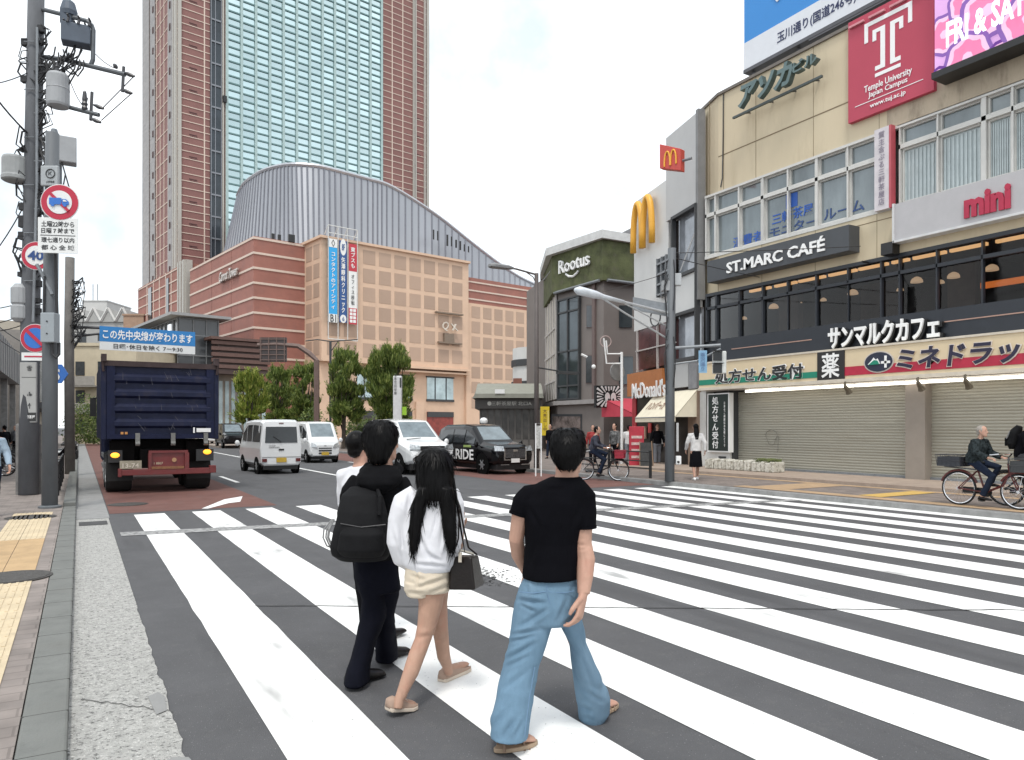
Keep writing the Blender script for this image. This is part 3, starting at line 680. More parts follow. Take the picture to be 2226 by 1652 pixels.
c.build('side_mullion', M('side_mullion_pale', (.45,.42,.4), .6), lw)
c = MB()
for pl, xs in ((plL,(1189,1212)),(plC,(1212,1312)),(plR,(1312,1400))): upright(c, pl, xs[0], xs[1], 3.0, 3.25, .3, .4)
c.build('ledge', M('ledge_grey', (.3,.28,.27), .7), cb)
c = MB(); pan(c, plC, [(1202,950),(1262,950),(1262,905),(1202,905)], .05); sw_ = c.build('shop_window', M('shop_display', (.16,.13,.12), .25, var=.8, vs=2.2), cb)
c = MB(); pan(c, plC, [(1199,953),(1265,953),(1265,900),(1199,900)], .02); c.build('window_frame', dark_grey, sw_)
dp = MB(); pan(dp, plC, [(1290,880),(1296,880),(1296,545),(1290,545)], .14); dp.build('drain_pipe', umb2, cb)
# black and white signboard with radiating strokes and two plain oval eyes
sb = thing('signboard', pp(plR, 1325, 930, .6), 'square black and white signboard of radiating strokes above the red awning', 'sign')
plS = plane_of(cor+V((0,-.9,0)), (1,0,0))
c = MB(); pan(c, plS, [(1293,886),(1352,886),(1352,838),(1293,838)], .1); c.build('board', black_m, sb)
c = MB()
for k in range(22):
    a = k*2*math.pi/22; ca, sa = math.cos(a), math.sin(a); r0, r1 = 15+3*(k%2), 40
    def cl(r):
        r2 = min(r, 28/abs(ca) if abs(ca) > .01 else 99, 22/abs(sa) if abs(sa) > .01 else 99); return r2
    r1 = cl(r1); w0, w1 = .06, .07
    q = [(1322+r0*math.cos(a-w0), 862+r0*.8*math.sin(a-w0)), (1322+r1*math.cos(a-w1), 862+r1*math.sin(a-w1)), (1322+r1*math.cos(a+w1), 862+r1*math.sin(a+w1)), (1322+r0*math.cos(a+w0), 862+r0*.8*math.sin(a+w0))]
    pan(c, plS, q, .13, .03)
for xo in (1317, 1330): pan(c, plS, [(xo+5.5*math.cos(-a), 864+11*math.sin(-a)) for a in [j*.524 for j in range(12)]], .14, .03)
c.build('rays', white_p, sb)
c = MB()
for xo in (1319, 1328.5): pan(c, plS, [(xo+1.6*math.cos(-a), 869+3*math.sin(-a)) for a in [j*.785 for j in range(8)]], .18, .03)
c.build('eye_marks', black_m, sb)
# --- thin buildings between the centre and the corner building
pk = M('pink_tile', (.42,.31,.30), .7, var=.1)
t = thing('narrow_building', px(1178,YH,58)-UP*EYE, 'narrow pink tiled building squeezed behind the street lamp', 'building')
p0 = px(1168,YH,56); p1 = px(1188,YH,60)
plN = plane_of((p0.x,p0.y,0), (p1-p0))
rv0 = (p0-EYEP); rv0.z = 0; rv0.normalize(); c = MB(); a_ = hit(1168,YH,plN[0],plN[2]); b_2 = hit(1189,YH,plN[0],plN[2]); c.prism([a_[:2], b_2[:2], (b_2+rv0*8)[:2], (a_+rv0*8)[:2]], 0, 12.3); c.build('wall', pk, t)
c = MB()
for k in range(4): upright(c, plN, 1169, 1175, 2.5+k*2.4, 4.4+k*2.4, .5, .5)
c.build('sign_box', white_p, t)
c = MB()
for k in range(4): upright(c, plN, 1180, 1187, 3+k*2.4, 4.4+k*2.4, .05, .1)
for x in (1177,1183): upright(c, plN, x, x+.7, 0, 12.3, .1, .1)
c.build('window', M('maroon_strip', (.16,.07,.08), .6), t)
t = thing('rounded_building', px(1150,YH,63)-UP*EYE, 'white building with a rounded balcony front behind the street lamp', 'building')
ctr = px(1168,YH,66); pts = [(ctr.x+2.0*math.cos(a)*1.1, ctr.y+2.4*math.sin(a)) for a in [k*.4 for k in range(16)]]
MB().prism(pts, 0, 8.6).build('wall', wht, t)
c = MB()
for k in range(3): c.prism([(ctr.x+(x-ctr.x)*1.06, ctr.y+(y-ctr.y)*1.06) for x, y in pts], 3.2+k*1.9, 3.75+k*1.9)
c.build('balcony', dark_grey, t)
# red box sign left of it
t = thing('box_sign', px(1127,YH,58)-UP*EYE, 'small brown box sign on a post in front of the beige grid wall', 'sign')
c = MB(); pz = 60
c.slab([px(1115,843,pz),px(1134,843,pz),px(1134,822,pz),px(1115,822,pz)], .5); c.build('box', M('sign_brown', (.25,.1,.07), .6), t)
a = px(1129,843,pz); MB().box(a.x-.12,a.x+.12,a.y,a.y+.3,.12,a.z).build('post', brown, t)
# --- hamburger restaurant block
P0 = cw(7.06, 0, 27.5); dM = cw(-.2567, 0, 1.); plM = plane_of(P0, dM)
eM = hit(1380, YH, plM[0], plM[2]); eM.z = 0; backM = V((8,4,0))
mb = thing('restaurant_building', P0+V((2,4,0)), 'white panelled corner building with big yellow arches', 'building')
wpan = M('white_wall_panel', (.62,.62,.605), .55, var=.05, vs=.8); gpan = M('grey_wall_panel', (.48,.48,.475), .55, var=.05, vs=.8)
MB().prism(extr([eM-plM[2]*.4, P0-plM[2]*.4], backM), 0, 11.6).build('wall', M('restaurant_core', (.1,.085,.08), .7), mb)
mid = hit(1455, YH, plM[0], plM[2]); mid.z = 0
c = MB(); upright(c, plM, 1380, 1455, 5.95, 11.75, .05, .2); lowp = c.build('wall_panel', wpan, mb)
c = MB(); upright(c, plM, 1453, 1521, 10.0, 13.4, .12, .35); upp = c.build('wall_panel', gpan, mb)
c = MB(); upright(c, plM, 1519, 1524, 6.4, 13.5, .14, .3); c.build('corner_strip', M('strip_grey', (.2,.2,.2), .5), mb)
c = MB(); upright(c, plM, 1466, 1519, 6.15, 7.5, .1, .25); c.build('spandrel', wpan, mb); c = MB(); upright(c, plM, 1466, 1500, 3.2, 4.2, .1, .25); c.build('spandrel', gpan, mb)
c = MB(); upright(c, plM, 1501, 1519, 3.1, 4.2, .1, .25); c.build('service_panel', M('service_grey', (.25,.25,.26), .5, var=.2), mb)
c = MB(); upright(c, plM, 1470, 1519, 4.2, 6.15, -.1, .1); c.build('corner_window', M('corner_pane', (.30,.32,.35), .08, .2, var=.4, vs=.7), mb); c = MB(); upright(c, plM, 1470, 1519, 7.5, 10.0, -.1, .1); cw_ = c.build('corner_window', _mc['corner_pane'], mb)
c = MB()
for x in (1467,1519): upright(c, plM, x, x+2.2, 4.2, 10.0, .2, .2)
for h_ in (4.2,6.0,7.5,9.9): upright(c, plM, 1467, 1521, h_, h_+.12, .2, .2)
c.build('window_frame', dark_grey, cw_)
c = MB(); a = hit(1478,YH,plM[0],plM[2]); b = hit(1515,YH,plM[0],plM[2])
c.tube([V((a.x,a.y,7.8)), V((b.x,b.y,9.2))], .03, 4); c.build('window_brace', white_p, cw_)
c = MB(); upright(c, plM, 1440, 1470, 7.0, 8.6, .22, .2); gr_ = c.build('window', wdark, mb)
c = MB()
for k in range(4): upright(c, plM, 1440, 1470, 7.05+k*.42, 7.13+k*.42, .3, .1)
for x in (1440,1450,1460,1469): upright(c, plM, x, x+1, 7.0, 8.6, .3, .1)
c.build('window_bar', grey_metal, gr_)
c = MB(); upright(c, plM, 1382, 1470, 4.2, 5.95, 0, .2); rg = c.build('window', M('maroon_glass', (.10,.04,.04), .1, .1, var=.5, vs=.8), mb)
c = MB()
for x in (1386,1430,1452): upright(c, plM, x, x+1.3, 4.1, 5.95, .08, .1)
upright(c, plM, 1384, 1470, 5.0, 5.05, .08, .1); c.build('window_frame', M('frame_pale', (.45,.42,.4), .5), rg)
# restaurant name board
nb_ = thing('name_board', pp(plM,1412,845,.4), 'brown name board with white lettering above the awning', 'sign')
c = MB(); pan(c, plM, [(1376,862),(1453,858),(1453,800),(1376,814)], .3); c.build('board', M('board_brown', (.42,.15,.045), .55), nb_)
MB().text("McDonald's", pp(plM,1424,846,.32), -plM[1] if plM[1].dot(RV) < 0 else plM[1], UP, 3.3, .70, ext=.04, off=.012).build('lettering', _mc['letter_white'], nb_)
# arches
def arch(mb, C, xd, w, h, r, out):
    for sgn in (-1, 1):
        pts = []
        for k in range(15):
            a = math.pi*k/14; u = -math.cos(a); pts.append((sgn*w/4 + u*w/4*.92, math.sin(a)**.72*h))
        mb.tube([C+xd*p[0]+UP*p[1] for p in pts], r, 8)
xdM = -plM[1] if plM[1].dot(RV) < 0 else plM[1]
gold = M('arch_yellow', (.78,.40,.045), .45, var=.03)
ar_ = thing('arch_logo', pp(plM,1410,552,.45), 'large yellow double arch logo on the white wall', 'logo')
b = MB(); C0 = pp(plM,1410.5,540,.32); arch(b, C0, xdM, 2.0, 2.05, .135, .1); b.build('arch', gold, ar_, smooth=True)
sq = thing('box_sign', pp(plM,1458,368,.8), 'red square box sign with small yellow arches jutting from the grey wall', 'sign')
S0 = px(1433,366,26.6); S1 = px(1479,371,26.0); S2 = px(1479,323,26.0); S3 = px(1433,313,26.6)
c = MB().slab([S0,S1,S2,S3], .28); c.build('box', M('sign_red', (.5,.06,.045), .45, var=.03), sq, bevel=.02)
xs = (S1-S0); xs.z = 0; xs.normalize(); nn = V((xs.y,-xs.x,0))
b = MB(); arch(b, (S0+S1)/2+nn*.02+UP*.14+xs*.02, xs, .5, .52, .03, 0); b.build('arch', gold, sq)
a = (S1+S2)/2-nn*.14; MB().tube([a, a+xs*.35], .05).build('bracket', grey_metal, sq)
# awnings
def awning(x0, x1, yt, yb, pl, out, mat, label, grp=None, txt=None):
    t = thing('awning', pp(pl,(x0+x1)/2,930), label, 'awning', 'shop awnings')
    A, B = pp(pl,x0,yt,.05), pp(pl,x1,yt,.05); hb = EYE+(YH-yb)/F_*((A-EYEP).dot(FV)-out*.8)
    A.z = B.z = (A.z+B.z)/2
    A2, B2 = A+pl[2]*out, B+pl[2]*out; A2.z = B2.z = hb
    c = MB().slab([A2,B2,B,A], .03); c.slab([A2-UP*.18,B2-UP*.18,B2,A2], .03)
    c.add([A2,A,V((A.x,A.y,hb))], [(0,1,2)]); c.add([B2,B,V((B.x,B.y,hb))], [(0,2,1)]); c.build('canvas', mat, t)
    MB().tube([A2,B2], .02).tube([A,V((A.x,A.y,A.z-.3))], .02).build('frame', grey_metal, t)
    return t, A2, B2, A, B
awc = M('awning_cream', (.72,.66,.52), .8, var=.06); awr = M('awning_red', (.52,.055,.085), .8, var=.06)
t, A2, B2, A, B = awning(1428, 1519, 850, 908, plM, .95, awc, 'cream canvas awning with thin handwriting beside the grey signal pole')
nA = (A-A2).normalized(); xA = (B-A).normalized()
d = MB().text('ハンバーガー', A2*.62+B2*.38+(A-A2)*.45-UP*.0+nA.cross(xA)*(-.03), xA, nA, 1.9, .45, ext=.01); 
if nA.cross(xA).z > 0: d = MB().text('ハンバーガー', (A2*.66+B2*.34)+(A-A2)*.45+UP*.03, xA, nA, 1.9, .45, ext=.01)
d.build('lettering', M('ink_brown', (.25,.12,.08), .8), t)
plR2 = plane_of(cor+V((0,-.5,0)), (1,0,0))
awning(1306, 1412, 866, 905, plR2, 3.2, awr, 'bright red canvas awning under the black and white signboard')
# open dark shop front below, red pillar, menu stands
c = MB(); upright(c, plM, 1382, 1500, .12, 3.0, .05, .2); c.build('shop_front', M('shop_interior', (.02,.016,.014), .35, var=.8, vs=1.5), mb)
c = MB(); upright(c, plM, 1500, 1520, .12, 3.0, .1, .2); c.build('side_wall', M('side_beige', (.28,.2,.15), .7), mb)
c = MB(); upright(c, plM, 1378, 1386, .12, 3.0, .1, .2); c.build('red_pillar', M('pillar_red', (.4,.03,.04), .5), mb)
c = MB()
for i, (x, y, r, m) in enumerate([(1405,940,.18,0),(1448,955,.12,1),(1436,965,.2,1),(1398,985,.12,0),(1418,930,.14,2)]):
    p = pp(plM,x,y,.12); c.obox(p, xdM*r, UP*r*1.5, plM[2]*.03, m)
c.build('poster', [M('poster_tan', (.35,.22,.16), .6, var=.6, vs=6), M('poster_pale', (.5,.48,.45), .6, var=.7, vs=6), M('poster_red', (.45,.05,.05), .6, var=.4, vs=6)], mb)
# ================================================================ beige commercial building on the right
SX = 20.
def T(x, S=SX): return onX(x, YH, S).y
def fx(mb, x0, x1, h0, h1, out=.05, dep=.1, m=0, S=SX):      # block on the facade between two photograph columns
    return mb.box(S-out, S-out+dep, T(x0, S), T(x1, S), h0, h1, m)
def ft(mb, s, xc, h, wid, hei, out, **k): return mb.text(s, (SX-out, T(xc), h), (0,-1,0), UP, wid, hei, **k)
def tw_(x0, x1): return abs(T(x0)-T(x1))
cm = thing('commercial_building', (24, 10, 0), 'beige three storey commercial building with shutters, cafe windows and roof signs', 'building')
bei = M('beige_panel', (.60,.51,.36), .8, var=.06, vs=.5, bump=.05, dirt=((.44,.36,.24), .52, .9, 1.3), stretch=(1,1,.22))
beid = M('stained_beige', (.43,.36,.27), .85, var=.18, vs=1.2, bump=.1, dirt=((.2,.16,.12), .5, .75, 2.2), stretch=(1,1,.3))
TE = 19.35; TN = -8.
cor2 = (20.5, 20.7)
def band(h0, h1, out, m, name, parent, t0=TN, t1=TE):
    c = MB(); c.prism([(20-out, t0), (20-out, t1), (cor2[0]-out, cor2[1]), (cor2[0]+.4, cor2[1]), (20.35, t1), (20.35, t0)], h0, h1); return c.build(name, m, parent)
TB = T(1950)     # where the beige cladding ends and the stained band begins
band(10.16, 13.64, 0, bei, 'upper_wall', cm, t0=TB)
band(10.16, 13.0, .02, beid, 'stained_wall', cm, t1=TB-.01)
band(6.55, 7.9, 0, bei, 'middle_wall', cm)
band(2.95, 3.06, .25, M('soffit_grey', (.5,.48,.45), .7), 'soffit', cm)
MB().prism([(20.4,TN),(20.4,TE),(20.9,20.7),(36,24),(36,TN)], 7.0, 13.2).build('core', M('core_grey', (.3,.28,.25), .8), cm)
MB().prism([(20.6,TN),(20.6,TE),(21,20.7),(36,24),(36,TN)], .2, 3.9).build('ground_core', M('core_dark', (.1,.095,.09), .8), cm)
MB().box(20.45,36,TN,20.7,3.9,4.6).build('floor_slab', dark_grey, cm)
c = MB(); jm = M('panel_joint_dark', (.20,.15,.09), .8)
for x in (1541.5,1572,1642,1767,1910,1940): fx(c, x, x+.9, 10.16, 13.64, .004, .02)
for x in (1560,1655,1771,1905): fx(c, x, x+.9, 6.55, 7.9, .004, .02)
c.box(19.995,20.02,TB,TE,11.42,11.46); c.box(19.995,20.02,T(1950),TE,7.62,7.645)
c.build('panel_joint', jm, cm)
c = MB().box(19.93,20.4,TB,TE,13.64,13.74).prism([(19.93,TE),(20.43,20.75),(20.6,20.7),(20.2,TE)],13.64,13.74); c.build('parapet_cap', M('cap_brown', (.16,.14,.12), .6), cm)
c = MB().tube([(19.97,T(1573),13.6),(19.97,T(1572.5),12),(19.97,T(1571),10.6),(19.97,T(1567),10.3)], .02, 5); c.build('hanging_cable', dark_grey, cm)
# stairwell end: white corner mullion of the curved front
c = MB()
for h0, h1 in ((7.9,10.16),(3.95,6.55)): fx(c, 1524.5, 1531, h0, h1, -.45, .25)
c.build('corner_post', M('post_white', (.68,.68,.66), .5), cm)
MB().box(20.05,20.45,T(1532),20.68,.1,2.95).build('end_pier', M('pier_white', (.62,.62,.6), .6), cm)
# third floor windows
wf = M('window_frame_white', (.58,.57,.54), .45, .1, var=.08); pane3 = M('pale_pane', (.215,.245,.255), .07, .25, var=.3, vs=.7, stretch=(1,1,.4)); blind = M('blind_pane', (.40,.455,.465), .25, 0, var=.12, vs=.8)
def win(xs, h0, h1, mat, parent, frame_, sash=.05):
    c = MB(); fx(c, xs[0], xs[1], h0, h1, -.16, .04); w_ = c.build('window', mat, parent)
    d = MB(); t0, t1 = sorted((T(xs[0]), T(xs[1]))); o0 = 20.09; o1 = 20.17
    d.box(o0,o1,t0,t0+sash,h0,h1).box(o0,o1,t1-sash,t1,h0,h1).box(o0,o1,t0+sash,t1-sash,h0,h0+sash).box(o0,o1,t0+sash,t1-sash,h1-sash,h1)
    d.build('sash', frame_, w_); return w_
for a, b in ((1553.6,1602),(1605.5,1652),(1659,1708),(1712,1769),(1776,1836),(1843,1905)): win((a,b), 9.5, 10.1, pane3, cm, wf)
for a, b in ((1553.6,1602),(1605.5,1652),(1659,1769),(1776,1839),(1843,1905)): win((a,b), 7.97, 9.38, pane3, cm, wf)
for a, b, h0, h1 in ((1534,1551,9.5,10.1),(1534,1551,7.97,9.38)): win((a,b), h0, h1, pane3, cm, wf)
for a, b in ((1957,2034),(2039,2131),(2143,2196),(2199,2260),(2264,2350)): win((a,b), 9.62, 10.1, pane3, cm, wf)
for a, b in ((1957,2034),(2039,2131),(2143,2196),(2199,2260),(2264,2350)): win((a,b), 7.97, 9.5, blind, cm, wf)
c = MB()
for x in (1532,1552,1603,1653,1655.5,1709.5,1770.5,1773.5,1839.5,1905.5,1953,2035.5,2132,2137,2197): fx(c, x, x+3 if x < 2100 else x+5, 7.9, 10.16, -.0, .14)
c.box(20.0,20.14,T(1906),T(1532),9.38,9.5).box(20,20.14,TN,T(1953),9.5,9.62).box(19.98,20.14,TN,T(1532),7.84,7.95).box(19.98,20.14,TN,T(1532),10.1,10.18)
c.build('window_mullion', wf, cm)
c = MB()
for i in range(30): y = T(1960)-.11*i-.05; c.box(20.135,20.15,y,y+.05,8.0,9.4)
for i in range(16): y = T(2146)-.11*i-.05; c.box(20.135,20.15,y,y+.05,8.0,9.4)
c.build('blind', M('blind_slat', (.46,.52,.525), .5), cm)
# writing on the third floor panes
blu = M('ink_blue', (.02,.10,.42), .5); inkd = M('ink_dark_blue', (.03,.07,.2), .5)
c = MB(); fx(c, 1701, 1726, 8.85, 9.3, -.15, .01); ft(c, '三軒', 1692, 8.62, tw_(1669,1711), .36, -.15, ext=.008, off=.01); ft(c, '茶屋', 1738, 8.62, tw_(1716,1759), .36, -.15, ext=.008, off=.01)
ft(c, '消費者', 1618, 8.2, tw_(1584,1648), .4, -.15, ext=.008, off=.008); c.build('window_lettering', blu, cm)
c = MB(); ft(c, 'モニター', 1716, 8.2, tw_(1664,1766), .33, -.15, ext=.008, off=.012); ft(c, 'ルーム', 1826, 8.28, tw_(1784,1872), .34, -.15, ext=.008, off=.012); c.build('window_lettering', inkd, cm)
# second floor cafe: deep room behind tinted glass
caf = M('cafe_frame', (.020,.024,.032), .4, var=.1)
MB().box(20.0,20.2,TN,TE,3.94,4.82).prism([(20,TE),(20.5,20.7),(20.7,20.7),(20.2,TE)],3.94,4.82).build('cafe_fascia', caf, cm)
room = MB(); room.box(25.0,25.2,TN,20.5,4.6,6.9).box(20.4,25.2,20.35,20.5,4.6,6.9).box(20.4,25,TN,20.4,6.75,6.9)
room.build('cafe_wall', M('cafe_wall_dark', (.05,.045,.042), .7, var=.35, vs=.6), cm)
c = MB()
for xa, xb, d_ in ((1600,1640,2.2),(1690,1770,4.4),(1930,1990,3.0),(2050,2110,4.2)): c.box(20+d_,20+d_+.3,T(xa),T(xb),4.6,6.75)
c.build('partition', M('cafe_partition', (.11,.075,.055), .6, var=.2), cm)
c = MB(); c.box(22.3,22.45,T(2250),T(2030),5.62,5.78); c.build('counter_light', M('counter_orange', (.5,.14,.03), .6, emit=(1,.25,.05), es=.55), cm)
c = MB()
for xa, xb in ((1606,1650),(1660,1706),(1712,1768),(1777,1836),(1842,1904),(1914,1950),(1960,2030),(2040,2120),(2140,2240)): c.box(20.5,20.62,T(xb),T(xa),6.42,6.50)
c.build('ceiling_strip', M('strip_warm', (.8,.5,.25), .6, emit=(1,.55,.22), es=.9), cm)
cgl2 = glassM('cafe_glass', (.50,.52,.55), 1.33)
c = MB()
for a, b in ((1535,1553),(1556,1603),(1606,1653),(1657,1769),(1776,1911),(1914,1951),(1955,2031),(2037,2131),(2137,2300),(2304,2600)):
    c.add([(20.12,T(b),4.82),(20.12,T(a),4.82),(20.12,T(a),6.45),(20.12,T(b),6.45)], [(0,1,2,3)])
c.build('cafe_window', cgl2, cm)
c = MB()
for x, h0, h1 in ((1532,4.8,6.55),(1553,4.8,6.55),(1603,4.8,6.55),(1653.5,4.8,6.55),(1708,6.0,6.55),(1770,4.8,6.55),(1839,6.0,6.55),(1911,4.8,6.55),(1951,4.8,6.55),(2032,4.8,6.55),(2131,4.8,6.55),(2300,4.8,6.55)): fx(c, x, x+3.4, h0, h1, -.02, .14)
for x in (1708,1839): fx(c, x, x+1.0, 4.8, 6.0, -.06, .08)
c.box(20.02,20.16,TN,T(1533),5.97,6.07).box(19.99,20.16,TN,T(1533),6.45,6.56); c.build('cafe_mullion', caf, cm)
c = MB()
c.box(19.985,20.0,T(1764),T(1590),4.40,4.43).box(19.985,20,TN,T(2045),4.45,4.48); c.build('fascia_line', M('line_pink', (.4,.25,.2), .5), cm)
shade = M('lamp_shade_cream', (.75,.55,.36), .5, emit=(1,.66,.38), es=.42)
for i, (x, y) in enumerate([(1604,797),(1654,789),(1733,660),(1681,670),(1853,640),(1789,654),(1992,614),(2072,604),(2044,616),(2155,588),(1617,694),(1956,632)]):
    if y > 700: continue
    p = hit(x, y, (21.4+.5*(i%3),0,0), (1,0,0))
    t = thing('pendant_lamp', p, 'lit cream dome pendant lamp %s' % ['','','third from the left behind the cafe glass','second from the left behind the cafe glass','behind the cafe glass above the white kana letters','small, fourth from the left behind the cafe glass','behind the cafe glass just left of the right hand post','largest left of the orange counter light','smaller one beside the orange counter light','above the orange counter light at the right edge','first from the left behind the cafe glass','tiny one beside the dark door frame of the cafe'][i], 'lamp', 'pendant lamps in the cafe')
    s_ = .17 if i not in (5,8,10,11) else .11
    MB().lathe(p, [(s_,0),(s_*.96,s_*.35),(s_*.75,s_*.7),(s_*.35,s_*.95),(.02,s_*1.02)], 14).build('shade', shade, t)
    MB().tube([p+UP*s_, V((p.x,p.y,6.75))], .008, 4).build('cord', black_m, t)
# cafe name boards
t = thing('sign_board', (19.6, T(1718), 6.83), 'long dark grey name board with white latin lettering on the beige band', 'sign')
c = MB(); fx(c, 1558, 1868, 6.83, 7.6, .5, .5); c.build('board', M('board_grey', (.055,.06,.068), .5, var=.06), t, bevel=.01)
lw = M('letter_white', (.85,.85,.84), .5, var=.02)
c = MB(); c.text('ST.MARC CAFÉ', (19.49, T(1702), 7.22), (0,-1,0), UP, tw_(1601,1815)*1.0, .47, ext=.04, off=.022); c.build('lettering', lw, t)
t = thing('kana_letters', (19.9, T(1920), 3.98), 'white block kana letters standing on the dark cafe fascia', 'sign')
c = MB(); ft(c, 'サンマルクカフェ', 1921, 4.36, tw_(1801,2040), .66, .16, ext=.06, off=.03); c.build('lettering', lw, t)
c = MB(); ft(c, 'サンマルクカフェ', 1923, 4.33, tw_(1799,2043), .7, .03, ext=.12, off=.055); c.build('backing', black_m, t)
MB().box(19.7,20,T(1888),T(1886)+.0,6.45,6.5).build('bracket', black_m, cm)
fl = MB(); fx(fl, 1930, 1955, 6.52, 6.85, .35, .35); tag(fl.build('floodlight', black_m), 'black box floodlight under the corner of the grey sign board', 'floodlight')
t = thing('sign_board', (19.7, T(2100), 6.86), 'wide pale grey sign board with red lettering at the right edge', 'sign')
c = MB(); fx(c, 1958, 2600, 6.86, 7.88, .3, .3); c.build('board', M('board_pale', (.44,.43,.44), .5, var=.04), t)
c = MB(); fx(c, 1956, 2600, 6.8, 6.86, .34, .34); fx(c, 1954, 1958, 6.8, 7.9, .34, .34); c.build('board_frame', M('frame_pale_grey', (.6,.6,.6), .5), t)
c = MB(); c.text('mini', (19.69, T(2160), 7.32), (0,-1,0), UP, abs(onX(2105,460,19.7).y-onX(2207,430,19.7).y), .62, ext=.05, off=.05); c.build('lettering', M('letter_red', (.42,.02,.06), .5), t)
t = thing('vertical_sign', (19.9, T(1927), 7.9), 'tall narrow white sign with grey characters and a red edge between the windows', 'sign')
c = MB().box(19.80,20,T(1941),T(1909),7.86,10.2); c.build('box', M('sign_lilac_white', (.6,.56,.58), .6), t)
c = MB().box(19.79,20,T(1946),T(1941.1),7.86,10.2); c.build('red_edge', M('edge_red', (.45,.08,.1), .5), t)
c = MB().text('質主含ぷる三軒茶屋店', (19.79, T(1925), 9.05), (0,-1,0), UP, .19, 2.1, ext=.006, vertical=True); c.build('lettering', M('ink_lilac', (.25,.22,.28), .6), t)
# pharmacy fascia
t = thing('pharmacy_sign', (19.6, 10, 3.05), 'long cream pharmacy sign with green and red stripes over the shutters', 'sign')
PS = 19.62
def fp(mb, x0, x1, h0, h1, out=0., dep=.02): return mb.box(PS-out, PS-out+dep, T(x0,PS), T(x1,PS), h0, h1)
c = MB().box(PS,20,TN,T(1519,PS),3.06,3.96); c.build('board', M('sign_cream', (.66,.54,.36), .55, var=.03), t)
c = MB(); fp(c, 1519.5, 1779, 3.17, 3.36, .012); c.build('green_stripe', M('stripe_green', (.01,.22,.14), .5), t)
c = MB().box(PS-.012,PS+.01,TN,T(1834,PS),3.17,3.43); c.build('red_stripe', M('stripe_red', (.42,.02,.05), .5), t)
c = MB().box(PS-.03,20,TN,T(1519,PS)+.02,2.98,3.08).box(PS-.03,20,TN,T(1519,PS)+.02,3.94,4.0); c.build('sign_trim', M('trim_cream', (.6,.54,.45), .5), t)
c = MB(); fp(c, 1777, 1836, 3.08, 3.94, .03, .05); c.build('black_field', M('sign_black', (.02,.018,.018), .5), t)
c = MB(); c.text('薬', (PS-.035, T(1806,PS), 3.51), (0,-1,0), UP, .62, .74, ext=.01, off=.016); c.build('large_character', lw, t)
c = MB(); c.text('処方せん受付', (PS-.02, T(1645,PS), 3.42), (0,-1,0), UP, abs(T(1548,PS)-T(1742,PS)), .54, ext=.012, off=.05); c.build('lettering_outline', lw, t)
c = MB(); c.text('処方せん受付', (PS-.034, T(1645,PS), 3.42), (0,-1,0), UP, abs(T(1550,PS)-T(1740,PS)), .48, ext=.012, off=.02); c.build('lettering', M('ink_black', (.02,.02,.022), .5), t)
def ell(x, h, ry, rz, out, n=26): y = T(x,PS); return [(PS-out, y-ry*math.cos(2*math.pi*k/n), h+rz*math.sin(2*math.pi*k/n)) for k in range(n)]
c = MB().slab(ell(1910,3.5,.46,.31,.02), .01); c.build('emblem_rim', M('rim_tan', (.55,.5,.45), .5), t)
c = MB().slab(ell(1910,3.5,.42,.275,.032), .01); e_ = c.build('emblem', M('emblem_navy', (.02,.025,.05), .5), t)
y = T(1910,PS); c = MB().slab([(PS-.045,y+.32,3.44),(PS-.045,y-.06,3.44),(PS-.045,y+.02,3.6),(PS-.045,y+.07,3.56),(PS-.045,y+.14,3.63),(PS-.045,y+.2,3.56)], .01); c.box(PS-.05,PS-.04,y-.26,y-.19,3.32,3.66).box(PS-.05,PS-.04,y-.36,y-.09,3.44,3.51); c.build('emblem_peaks', lw, e_)
c = MB().slab([(PS-.055,y+.3,3.43),(PS-.055,y-.04,3.43),(PS-.055,y+.02,3.54),(PS-.055,y+.12,3.56)], .008); c.build('emblem_green', _mc['stripe_green'], e_)
wl = abs(T(1950,PS)-T(2300,PS))
c = MB(); c.text('ミネドラッグ', (PS-.02, T(2107,PS)-.0, 3.53), (0,-1,0), UP, wl*1.01, .68, ext=.012, off=.052, shear=.12); c.build('name_outline', M('outline_cream', (.7,.62,.55), .5), t)
c = MB(); c.text('ミネドラッグ', (PS-.036, T(2107,PS), 3.53), (0,-1,0), UP, wl*.985, .62, ext=.012, off=.028, shear=.12); c.build('name_lettering', M('ink_navy', (.02,.018,.045), .5), t)
# lit strip lamps under the sign, clamp lights
lit = M('tube_lit', (.9,.9,.85), .5, emit=(1,.95,.84), es=2.2)
for i, (xa, xb) in enumerate([(1620,1690),(1694,1780),(1786,1852),(1858,1950),(1956,2060),(2064,2240)]):
    c = MB().box(19.78,19.9,T(xb,19.8),T(xa,19.8),2.84,2.92); tag(c.build('strip_light', lit), '%s of the lit white strip lights under the pharmacy sign' % ['leftmost','second from the left','third from the left','fourth from the left','fifth from the left','rightmost'][i], 'light', 'strip lights under the pharmacy sign')
for i, x in enumerate((1836, 1994, 2097)):
    p = V((19.55, T(x,19.55), 2.86)); c = MB().tube([p+UP*.12, p-UP*.02], .035, 6).tube([p, p+V((.14,.0,-.12)), p+V((.2,.0,-.2))], [.05,.075,.1], 8).tube([p+UP*.12,p+V((.3,0,.12))], .02, 5)
    tag(c.build('spotlight', M('spot_bronze', (.13,.11,.08), .5, .3)), ['small bronze spotlight under the sign above the first shutter','small bronze spotlight on the pier between the shutters','small bronze spotlight under the sign above the right shutter'][i], 'spotlight', 'spotlights under the pharmacy sign')
